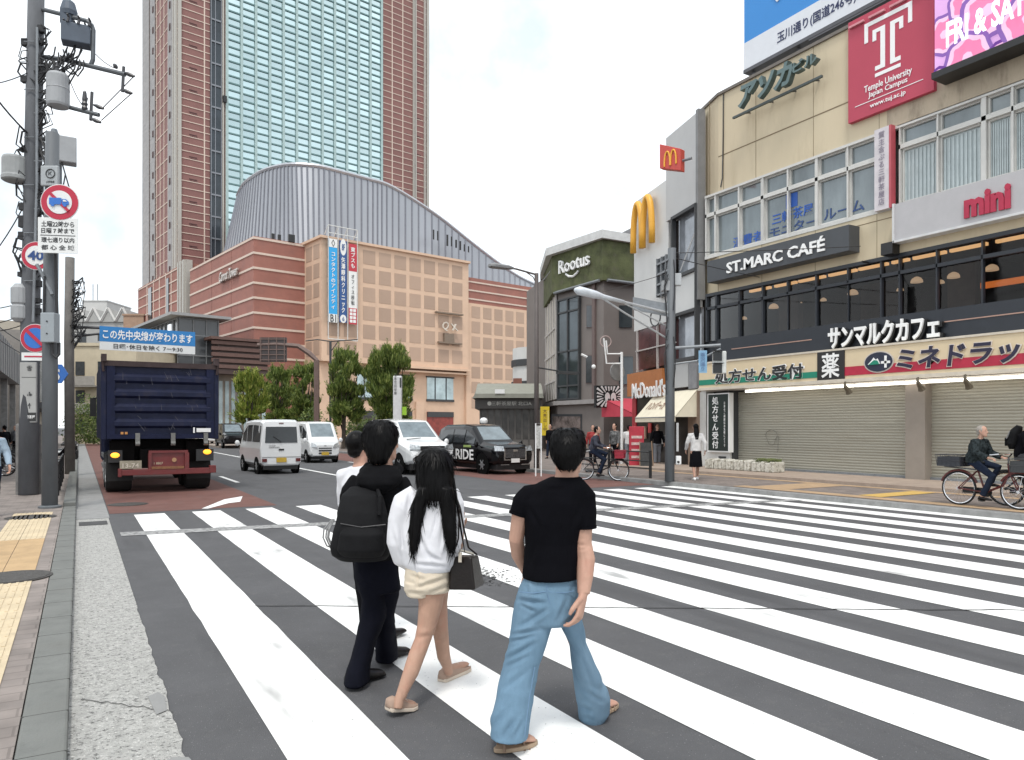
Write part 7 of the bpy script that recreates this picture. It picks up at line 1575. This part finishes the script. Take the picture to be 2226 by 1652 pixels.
c.tube([px(948,1270,4.48), px(948,1312,4.52), px(956,1362,4.58), px(960,1395,4.62), px(964,1426,4.68), px(972,1448,4.74), px(976,1462,4.77)], [.08,.068,.05,.045,.042,.032,.028], 16)
hr_ = gd(846,1558); tr_ = gd(893,1556); hr_.z = .045; tr_ = hr_+RV*.13+FV*.13; tr_.z = .02; foot(c, hr_, tr_, .034, .05)
hf_ = gd(962,1482); tf_ = gd(1016,1457); hf_.z = .03; tf_.z = .04; foot(c, hf_, tf_, .034, .05)
c.tube([px(893,1085,4.45), px(868,1130,4.43), px(866,1185,4.42), px(884,1215,4.5), px(905,1216,4.6)], [.042,.036,.033,.03,.022], 10); hand(c, px(905,1216,4.6), RV+FV*.6, FV, 1, .88, .5)
c.tube([px(988,1085,4.45), px(998,1140,4.48), px(996,1185,4.52), px(992,1150,4.66)], [.04,.035,.032,.022], 10); hand(c, px(992,1150,4.66), UP+RV*.2, FV*-1, 1, .88, .8)
remesh(c, .0055, 2, creases([(906,1385,938,1381,5,.005),(915,1395,912,1420,4,.003),(946,1392,966,1388,4,.004),(872,1500,880,1530,3,.003),(888,1420,900,1465,5,.003)])).build('body', skin_r, lady, smooth=True)
blo = M('blouse_white', (.66,.66,.69), .8, var=.04, vs=5, bump=.15, bs=300)
c = MB(); rows(c, lt)
c.tube([px(905,1070,4.45), px(880,1092,4.44), px(867,1130,4.43), px(866,1178,4.43), px(876,1212,4.46), px(892,1226,4.5)], [.055,.068,.067,.066,.06,.045], 16)
c.tube([px(978,1070,4.45), px(990,1095,4.45), px(991,1140,4.47), px(988,1180,4.5)], [.05,.05,.05,.045], 14)
remesh(c, .0065, 3, creases([(889,1066,886,1155,4,.012),(953,1105,938,1172,4,.008),(966,1118,955,1204,4,.007),(903,1150,938,1226,5,.009),(986,1150,960,1216,5,.008),(866,1128,880,1216,5,.007),(852,1150,868,1210,4,.006),(898,1225,975,1232,4,.009),(912,1100,905,1190,5,.006),(988,1090,996,1180,4,.008),(925,1200,960,1222,4,.007)], folds(.006, 4.5, 9, 7, .9))).build('blouse', blo, lady, smooth=True)
shm_ = M('shorts_beige', (.60,.52,.41), .85, var=.06, vs=6, bump=.2, bs=300)
c = MB(); rows(c, [(1222,884,979,4.45,.118),(1250,880,978,4.45,.125),(1278,879,977,4.45,.128),(1284,884,974,4.45,.12)]); rows(c, [(1262,879,936,4.445,.115),(1279,880,942,4.44,.11),(1292,885,940,4.435,.10)]); rows(c, [(1265,922,977,4.46,.115),(1274,930,978,4.465,.11),(1282,937,977,4.47,.105)])
remesh(c, .006, 2, creases([(903,1279,973,1254,4,.009),(925,1293,976,1272,4,.008),(906,1232,908,1283,3,.006),(884,1288,925,1290,4,.008),(890,1250,925,1262,4,.005)], folds(.004, 7, 14, 2, 1.2))).build('shorts', shm_, lady, smooth=True)
c = MB(); rows(c, [(973,930,958,4.43,.035),(977,920,968,4.43,.06),(986,911,977,4.43,.085),(1000,905,983,4.425,.1),(1022,903,985,4.42,.1),(1045,904,985,4.40,.088),(1065,907,985,4.375,.065),(1078,911,983,4.36,.045),(1088,916,978,4.352,.028)])
rows(c, [(1060,908,942,4.36,.05),(1082,900,932,4.345,.038),(1102,891,922,4.33,.03),(1150,889,913,4.31,.024),(1185,891,907,4.308,.018),(1203,893,900,4.31,.011)]); rows(c, [(1060,950,985,4.36,.05),(1100,957,990,4.335,.032),(1150,963,992,4.32,.026),(1182,971,991,4.318,.02),(1196,976,986,4.32,.012)])
hr0 = tufts(remesh(c, .006, 4, streaks(.004, 55)), 1500, .10).build('hair', hairm, lady, smooth=True)
random.seed(2); c = MB()
for k in range(54):
    s_ = random.choice((-1,1)); x0 = random.uniform(900,926) if s_ < 0 else random.uniform(956,988); xe = random.uniform(886,914) if s_ < 0 else random.uniform(962,998); ye = random.uniform(1130,1215)
    c.tube([px(x0,1090,4.345), px(x0+s_*2,1110,4.322), px((x0+xe)/2+s_*3,(1100+ye)/2,4.312), px(xe,ye,4.312)], [.007,.005,.0035,.001], 5)
c.tube([px(984,1040,4.40), px(994,1100,4.36), px(1003,1160,4.36), px(1010,1200,4.4)], [.012,.009,.006,.002], 6)
c.build('hair_strand', hairm, hr0)
canv = M('shoe_tan', (.36,.25,.19), .8, var=.08, bump=.2, bs=200); rub = M('shoe_sole_cream', (.58,.49,.40), .7)
for nm, (h_, t_) in enumerate(((hr_,tr_),(hf_,tf_))):
    d = (t_-h_); d.z = 0; L_ = d.length; d.normalize(); s_ = d.cross(UP).normalized(); o = V((h_.x,h_.y,.004)); lift = .03 if nm == 0 else 0.
    R = []; R2 = []
    for u, w_, hh in [(-.07,.022,.06),(-.02,.037,.075),(.15,.04,.085),(.32,.04,.075),(.5,.042,.066),(.75,.046,.05),(.95,.038,.036),(1.05,.015,.025)]:
        q = o+d*L_*u+UP*lift*max(0,1-u*1.4)
        R.append([q+s_*w_*cx2+UP*zz_ for cx2, zz_ in ((-1,.018),(-1.02,.03),(-.75,hh*.85),(-.3,hh),(.3,hh),(.75,hh*.85),(1.02,.03),(1,.018))])
        R2.append([q+s_*w_*1.1*cx2+UP*zz_ for cx2, zz_ in ((-1,0),(-1,.024),(1,.024),(1,0))])
    sh_ = MB().loft(R).build('shoe', canv, lady, smooth=True); MB().loft(R2).build('sole', rub, sh_, bevel=.006)
    c = MB()
    for u in (.42,.5,.58): q = o+d*L_*u; c.tube([q-s_*.026+UP*.064, q+UP*.078, q+s_*.026+UP*.064], .004, 5)
    c.build('laces', rub, sh_)
# handbag hanging at her side, strap over the shoulder
bagm = M('bag_brown', (.011,.008,.007), .4, var=.25, vs=8, bump=.1, bs=60, spec=.25); bags = M('bag_side', (.05,.028,.02), .4, var=.2)
bg_ = thing('handbag', px(1012,1284,4.42), 'dark brown leather handbag hanging on a long strap beside the white blouse', 'handbag')
def bp_(x, y, z): return px(x, y, z)
f_ = [bp_(974,1282,4.36), bp_(1032,1283,4.30), bp_(1024,1210,4.34), bp_(979,1209,4.39)]; bk = [bp_(992,1276,4.62), bp_(1053,1271,4.55), bp_(1040,1206,4.52), bp_(993,1205,4.56)]
c = MB().add(f_+bk, [(0,1,2,3),(5,4,7,6),(0,3,7,4),(1,5,6,2),(3,2,6,7),(0,4,5,1)]); c.build('bag_body', bagm, bg_, bevel=.012)
c = MB().tube([bp_(984,1209,4.39), bp_(1000,1196,4.42), bp_(1030,1204,4.42)], .008, 6).slab([bp_(996,1222,4.335), bp_(1003,1222,4.332), bp_(1003,1200,4.36), bp_(996,1200,4.362)], .01); c.build('clasp', M('clasp_metal', (.4,.36,.3), .3, .8), bg_)
c = MB().tube([bp_(1036,1205,4.42), bp_(1018,1190,4.4), bp_(1008,1150,4.375), bp_(1000,1105,4.36), bp_(990,1078,4.40), bp_(984,1066,4.47), bp_(990,1085,4.57), bp_(1002,1150,4.6), bp_(998,1200,4.54)], .006, 6); c.tube([bp_(986,1207,4.40), bp_(996,1170,4.36), bp_(998,1110,4.35), bp_(988,1076,4.40)], .005, 6); c.build('strap', bagm, bg_)
# ---------------------------------------------------------------- young man in the black hoodie
zb = 4.9; boy = thing('person', cw((805-CX)/F_*zb, 0, zb), 'person in a black hooded jacket and wide dark trousers beside the white blouse', 'person')
hd = px(832, 962, zb); bf = (RV*.72+FV*.69)
c = MB(); head(c, hd, bf, 1.0)
bt = [(1012,802,858,4.9,.07),(1030,784,868,4.9,.085),(1048,764,878,4.9,.11),(1080,757,885,4.9,.13),(1130,763,884,4.9,.14),(1180,770,872,4.9,.14),(1215,772,864,4.9,.135)]
rows(c, bt, .82); rows(c, [(985,812,850,4.92,.055),(1030,808,856,4.9,.058)]); rows(c, [(1200,785,850,4.9,.1),(1270,790,860,4.9,.1)])
c.tube([px(810,1265,4.88), px(805,1340,4.85), px(790,1420,4.78), px(778,1475,4.72)], [.062,.055,.048,.036], 12); c.tube([px(845,1265,4.92), px(838,1340,5.0), px(838,1400,5.1), px(840,1425,5.14)], [.062,.052,.046,.036], 12)
h1 = gd(757,1490); t1 = gd(832,1470); h1.z = .03; t1.z = .02; foot(c, h1, t1, .04, .055); h2 = gd(826,1441); t2 = gd(886,1420); h2.z = .02; t2.z = .02; foot(c, h2, t2, .04, .055)
for xs in ((772,752,752),(876,892,880)):
    c.tube([px(xs[0],1062,4.9), px(xs[1],1115,4.95), px(xs[2],1165,5.02), px((xs[2]+815)/2,1190,5.14)], [.05,.044,.04,.03], 10); hand(c, px((xs[2]+815)/2,1190,5.14), FV+UP*-.4, UP*-1, 1 if xs[0] > 800 else -1, 1., .5)
remesh(c, .006, 2).build('body', skinm, boy, smooth=True)
hood = M('hoodie_black', (.006,.006,.007), .9, var=.3, vs=6, bump=.2, bs=300, spec=.08); trs = M('trousers_navy', (.005,.0055,.010), .9, var=.25, vs=5, bump=.15, bs=300, spec=.08)
c = MB(); rows(c, bt)
c.tube([px(785,1045,4.9), px(768,1070,4.9), px(755,1115,4.95), px(755,1160,5.0)], [.07,.078,.07,.062], 14); c.tube([px(862,1045,4.9), px(876,1075,4.9), px(886,1120,4.93), px(880,1165,5.0)], [.07,.078,.07,.062], 14)
rows(c, [(1012,802,856,4.84,.04),(1022,786,868,4.82,.075),(1036,776,874,4.80,.095),(1050,780,868,4.79,.10),(1062,794,852,4.79,.085),(1070,808,838,4.80,.06)])
c.tube([px(800,1012,4.95), px(790,1024,4.88), px(797,1036,4.80), px(828,1042,4.75), px(858,1034,4.80), px(868,1020,4.89), px(862,1008,4.98)], [.02,.028,.032,.034,.032,.028,.02], 12)
remesh(c, .0085, 3, folds(.008, 5, 11, 5, .7)).build('hoodie', hood, boy, smooth=True)
c = MB(); rows(c, [(1205,772,864,4.9,.13),(1245,774,867,4.9,.135),(1282,780,869,4.9,.13)]); rows(c, [(1262,779,838,4.88,.12),(1300,788,838,4.87,.115),(1345,784,834,4.84,.112),(1395,774,816,4.80,.11),(1440,761,806,4.75,.112),(1482,749,803,4.71,.12)]); rows(c, [(1262,815,869,4.93,.12),(1300,818,864,4.96,.115),(1345,818,857,5.02,.11),(1385,818,857,5.08,.11),(1431,820,862,5.14,.115)])
remesh(c, .0085, 3, folds(.008, 4.5, 10, 9, .8)).build('trousers', trs, boy, smooth=True)
c = MB(); fb_ = V((bf.x,bf.y,0)).normalized(); rows(c, [(913,814,842,4.88,.04),(917,803,852,4.88,.065),(926,793,860,4.88,.092),(940,788,865,4.88,.108),(957,787,864,4.875,.108),(972,790,857,4.865,.1),(986,796,850,4.85,.085),(998,802,844,4.84,.068),(1007,808,838,4.84,.045)])
tufts(remesh(c, .0065, 2, streaks(.004, 45)), 1800, .05).build('hair', hairm, boy, smooth=True)
for h_, t_ in ((h1,t1),(h2,t2)):
    c = MB(); foot(c, V((h_.x,h_.y,.002))-(t_-h_)*.05, t_+(t_-h_)*.06-UP*.018, .052, .085); s0 = remesh(c, .006, 2).build('shoe', shoe_b, boy, smooth=True)
# backpack on his left shoulder
bpk = thing('backpack', px(785,1217,4.72), 'large black backpack with dangling cords worn over the black hoodie', 'backpack')
bkm = M('backpack_black', (.008,.008,.009), .8, var=.25, vs=7, bump=.15, bs=120, spec=.15)
c = MB(); rows(c, [(1058,762,815,4.78,.06),(1076,744,830,4.72,.09),(1110,735,840,4.68,.115),(1150,727,845,4.66,.125),(1185,719,848,4.66,.125),(1205,722,846,4.67,.12),(1216,738,838,4.69,.1)])
pk_ = remesh(c, .009, 4, folds(.005, 5, 9, 4, .5)).build('main_bag', bkm, bpk, smooth=True)
c = MB(); rows(c, [(1140,745,828,4.60,.06),(1160,738,836,4.57,.075),(1195,732,838,4.57,.075),(1209,742,830,4.60,.06)]); remesh(c, .008, 4).build('front_pocket', bkm, bpk, smooth=True)
MB().tube([px(740,1138,4.555), px(785,1146,4.53), px(838,1140,4.555)], .004, 5).build('zip', M('zip_grey', (.02,.02,.022), .5), bpk)
c = MB().tube([px(790,1060,4.80), px(796,1042,4.84), px(806,1036,4.93)], [.02,.022,.018], 8).tube([px(820,1062,4.72), px(826,1080,4.62), px(824,1120,4.58)], .012, 6); c.build('strap', bkm, bpk)
c = MB()
for x0, x1 in ((722,702),(724,708),(722,712),(726,714)): c.tube([px(x0,1128,4.66), px(x1+2,1150,4.62), px(x1,1168,4.62), px(x1+8,1186,4.63), px(x0+2,1192,4.65)], .005, 5)
c.build('cord', M('cord_pale', (.22,.22,.22), .7), bpk)
# ---------------------------------------------------------------- generic walkers, riders (local: +y faces ahead)
def figure(label, loc, rz, Hs, topm, botm, hairc, pose='walk', long_hair=False, skirt=False, group=None, vox=.011, hood_=False, shoes=None, bulk=1.):
    t = thing('person', loc, label, 'person', group, rz); s = Hs/1.7; S = lambda x, y, z: V((x,y,z))*s
    if pose == 'ride':
        pel = S(0,-.27,.95); chest = S(0,-.20,1.30); nk = S(0,-.17,1.44); hdp = S(0,-.12,1.59)
        kn = [S(.12,.14,.66), S(-.12,.14,.84)]; an = [S(.13,-.06,.22), S(-.13,-.03,.50)]; el = [S(.28,-.10,1.14), S(-.28,-.10,1.14)]; wr = [S(.27,.14,1.04), S(-.27,.14,1.04)]; hdir = V((0,1,-.1))
    else:
        st = .2 if pose == 'walk' else .02
        pel = S(0,0,.9); chest = S(0,.0,1.28); nk = S(0,.0,1.43); hdp = S(0,.02,1.585)
        kn = [S(.09,st*.55,.49), S(-.09,-st*.25,.49)]; an = [S(.09,st*.9,.09), S(-.09,-st,.10)]; el = [S(.25,-.10 if pose=='walk' else -.02,1.13), S(-.25,.03,1.13)]; wr = [S(.26,.0-st*.4,.87), S(-.26,.1+st*.4,.90)]; hdir = V((0,.15,-1))
        if pose == 'carry': wr = [S(.2,.25,1.05), S(-.2,.25,1.05)]; hdir = V((0,1,0))
    c = MB(); P = head(c, hdp, (0,1), s)
    c.tube([nk-UP*.03*s, hdp-UP*.06*s], .052*s, 10); sp = [pel-UP*.06*s, pel+UP*.08*s, pel.lerp(chest,.5), chest, nk]
    c.tube(sp, [(.14*s,.095*s),(.145*s,.1*s),(.125*s,.09*s),(.16*s,.105*s),(.06*s,.055*s)], 14, flat=(0,1,0))
    for i, sg in enumerate((1,-1)):
        sh = nk+S(sg*.17,0,-.06); c.tube([nk-UP*.05*s, sh, el[i], wr[i]], [.06*s,.056*s,.042*s,.027*s], 9); hand(c, wr[i], (hdir if pose != 'walk' else V((0,.15,-1))), V((-sg,.2,0)) if pose != 'ride' else V((0,0,-1)), sg, s, .7)
        hp = pel+S(sg*.085,0,-.02); c.tube([hp, kn[i], an[i]], [.088*s,.056*s,.036*s], 10); foot(c, an[i]-UP*(an[i].z if pose != 'ride' else .07*s)+V((0,-.04*s,.01)), an[i]-UP*(an[i].z if pose != 'ride' else .07*s)+V((0,.17*s,.01)), .038*s, .06*s)
    remesh(c, vox*.8, 1).build('body', skinm, t, local=True, smooth=True)
    c = MB(); c.tube([pel-UP*.02*s, pel+UP*.1*s, pel.lerp(chest,.5), chest, nk-UP*.07*s, nk-UP*.01*s], [(.17*s*bulk,.125*s*bulk),(.168*s*bulk,.125*s*bulk),(.16*s*bulk,.12*s*bulk),(.185*s,.13*s*bulk),(.13*s,.09*s),(.068*s,.065*s)], 16, flat=(0,1,0))
    for i, sg in enumerate((1,-1)): c.tube([nk+S(sg*.06,0,-.06), nk+S(sg*.17,0,-.075), el[i], el[i].lerp(wr[i],.92)], [.065*s,.075*s*bulk,.062*s*bulk,.046*s*bulk], 10)
    remesh(c, vox, 2, folds(.006, 6, 12, 1)).build('jacket', topm, t, local=True, smooth=True)
    c = MB()
    if skirt: c.tube([pel+UP*.04*s, pel-UP*.2*s, pel-UP*.5*s], [(.15*s,.11*s),(.18*s,.14*s),(.2*s,.17*s)], 16, flat=(0,1,0))
    else:
        c.tube([pel+UP*.06*s, pel-UP*.08*s], [(.155*s,.115*s),(.165*s,.12*s)], 14, flat=(0,1,0))
        for i, sg in enumerate((1,-1)): c.tube([pel+S(sg*.085,0,-.0), kn[i], kn[i].lerp(an[i],.93)], [.098*s,.075*s,.062*s], 12)
    remesh(c, vox, 2, folds(.005, 6, 12, 2)).build('skirt' if skirt else 'trousers', botm, t, local=True, smooth=True)
    c = MB(); c.ball(hdp+S(0,-.022,.03), .086*s, .1*s, .1*s, 14, 10).ball(hdp+S(0,-.06,-.04), .064*s, .048*s, .055*s, 10, 8)
    if long_hair: c.tube([hdp+S(0,-.06,-.02), hdp+S(0,-.11,-.16), hdp+S(0,-.14,-.36)], [(.08*s,.05*s),(.085*s,.04*s),(.05*s,.02*s)], 10, flat=(0,1,0))
    remesh(c, vox*.8, 1, streaks(.004, 50)).build('hair', hairc, t, local=True, smooth=True)
    for i in range(2):
        zf = an[i].z if pose != 'ride' else .07*s; a = an[i]-UP*zf; c = MB(); foot(c, a+V((0,-.065*s,.0)), a+V((0,.2*s,.0)), .046*s, .07*s); c.build('shoe', shoes or shoe_b, t, local=True, smooth=True)
    for sg in (-1,1): MB().ball(P(sg*.03,.088,.012), .012*s, .006*s, .006*s, 8, 6).build('eye', black_m, t, local=True)
    return t, hdp, chest
grey_hair = M('hair_grey', (.28,.25,.22), .6, var=.3, vs=30); camo = M('jacket_dark_pattern', (.022,.028,.03), .9, var=.9, vs=22, spec=.1); navyt = M('trousers_dark_blue', (.014,.02,.036), .9, var=.2, spec=.1); blk = M('cloth_black', (.006,.006,.008), .9, var=.3, spec=.08); swt = M('sweater_white', (.64,.63,.62), .85, var=.06); greyc = M('cloth_grey', (.16,.17,.19), .85, var=.2); redc = M('cloth_red', (.28,.03,.03), .85, var=.2); bluec = M('cloth_light_blue', (.28,.36,.44), .85, var=.1)
bicycle_z = .126
figure('person with grey hair in a dark patterned jacket riding the maroon bicycle', (14.9,7.55,.126), math.pi, 1.54, camo, navyt, grey_hair, 'ride', vox=.009, bulk=1.28)
t, hp_, ch_ = figure('person in black with a backpack riding at the right edge', (15.6,7.0,.126), math.pi+R_(8), 1.75, blk, M('trousers_grey', (.05,.05,.055), .85), hairm, 'ride', vox=.009)
bk2 = thing('backpack', (15.6,7.0,.126), 'black backpack worn by the rider at the right edge', 'backpack', None, math.pi+R_(8))
c = MB(); c.tube([V((0,-.42,1.10)), V((0,-.42,1.2)), V((0,-.38,1.42)), V((0,-.32,1.54))], [(.13,.06),(.17,.10),(.165,.10),(.11,.05)], 14, flat=(0,1,0)); remesh(c, .01, 2, folds(.005)).build('main_bag', bkm, bk2, local=True, smooth=True)
MB().box(-.1,.1,-.54,-.5,1.16,1.32).build('front_pocket', bkm, bk2, local=True, bevel=.01); MB().tube([V((-.12,-.44,1.45)),V((-.12,-.50,1.3))], .012, 5).tube([V((.12,-.44,1.45)),V((.12,-.50,1.3))], .012, 5).build('strap', M('strap_grey', (.2,.2,.2), .5), bk2, local=True)
figure('person in a dark jacket riding the bicycle with the red basket', (13.9,18.3,0), math.pi+R_(42), 1.66, M('jacket_navy_stripe', (.03,.033,.05), .85, var=.6, vs=14), navyt, hairm, 'ride')
figure('person in a white sweater and long black skirt walking away past the black vertical sign', gd(1512,1043,.12), R_(-30), 1.62, swt, blk, hairm, 'walk', long_hair=True, skirt=True, shoes=white_p)
hid = figure('person in a white top half hidden behind the young man in the hoodie', cw((824-CX)/F_*5.75,0,5.75), R_(-62), 1.62, blo, blk, hairm, 'carry')[0]
hid.rotation_euler = (Matrix.Rotation(R_(-6.5), 3, FV) @ Matrix.Rotation(R_(-62), 3, 'Z')).to_euler()
ppl = [('person in a black and white coat standing behind the white mirror pole', 1336, 28.5, 1.66, M('coat_mixed', (.1,.1,.1), .85, var=.9, vs=9), blk, 100), ('person in a red jacket standing left of the rider with the red basket', 1288, 29.5, 1.6, redc, blk, 150), ('person in a pale shirt by the red menu stand', 1366, 30.5, 1.6, swt, greyc, -40), ('person in dark clothes in the shop entrance beneath the cream awning', 1428, 29.5, 1.65, blk, greyc, 160), ('person in dark clothes beside the yellow banner flag', 1196, 36, 1.66, blk, navyt, 120), ('person in grey walking in front of the station entrance', 1040, 44, 1.65, greyc, navyt, 90)]
for lab, x, z, Hs, a, b, rz in ppl:
    p = px(x, YH, z); p.z = .12; figure(lab, p, R_(rz), Hs, a, b, hairm, 'walk' if z > 29.9 else 'stand', vox=.016)
p = px(-22, YH, 13.0); p.z = KH
figure('person in a light blue shirt walking at the left edge, mostly cut off', p, R_(-165), 1.68, bluec, navyt, hairm, 'walk')
for k, (x, z, a) in enumerate([(10,33,blk),(34,38,greyc)]):
    p = px(x, YH, z); p.z = KH; figure('person in %s standing by the parked bicycles on the left pavement' % ('black','grey')[k], p, R_(40+k*100), 1.65, a, blk, hairm, 'stand', vox=.018)
# red menu stand and easel by the awnings
t = thing('menu_stand', px(1383,1000,28)-UP*0, 'red upright menu stand on the right pavement under the cream awning', 'sign'); p = px(1383,YH,28); p.z = .12
MB().obox(p+UP*.8, RV*.28, FV*.06, UP*.75).build('board', M('stand_red', (.42,.03,.05), .5, var=.2, vs=5), t, bevel=.02)
c = MB()
for k in range(4): c.obox(p+UP*(.4+k*.25)-FV*.065, RV*.2, FV*.004, UP*.05)
c.build('menu_strip', M('menu_pale', (.6,.45,.42), .6, var=.3, vs=12), t)
t = thing('easel_board', px(1405,YH,27.5)-UP*(EYE-.12), 'dark folding board standing beside the red menu stand', 'sign'); p = px(1405,YH,27.5); p.z = .12
MB().slab([p-RV*.25, p+RV*.25, p+RV*.22+FV*.2+UP*.95, p-RV*.22+FV*.2+UP*.95], .02).build('board', M('easel_black', (.03,.03,.03), .6, var=.5, vs=8), t)
MB().tube([p-RV*.25,p-RV*.22+FV*.2+UP*1.0],.02,5).tube([p+RV*.25,p+RV*.22+FV*.2+UP*1.0],.02,5).tube([p+FV*.5,p+FV*.2+UP*.9],.015,5).build('frame', M('easel_wood', (.25,.16,.1), .7), t)
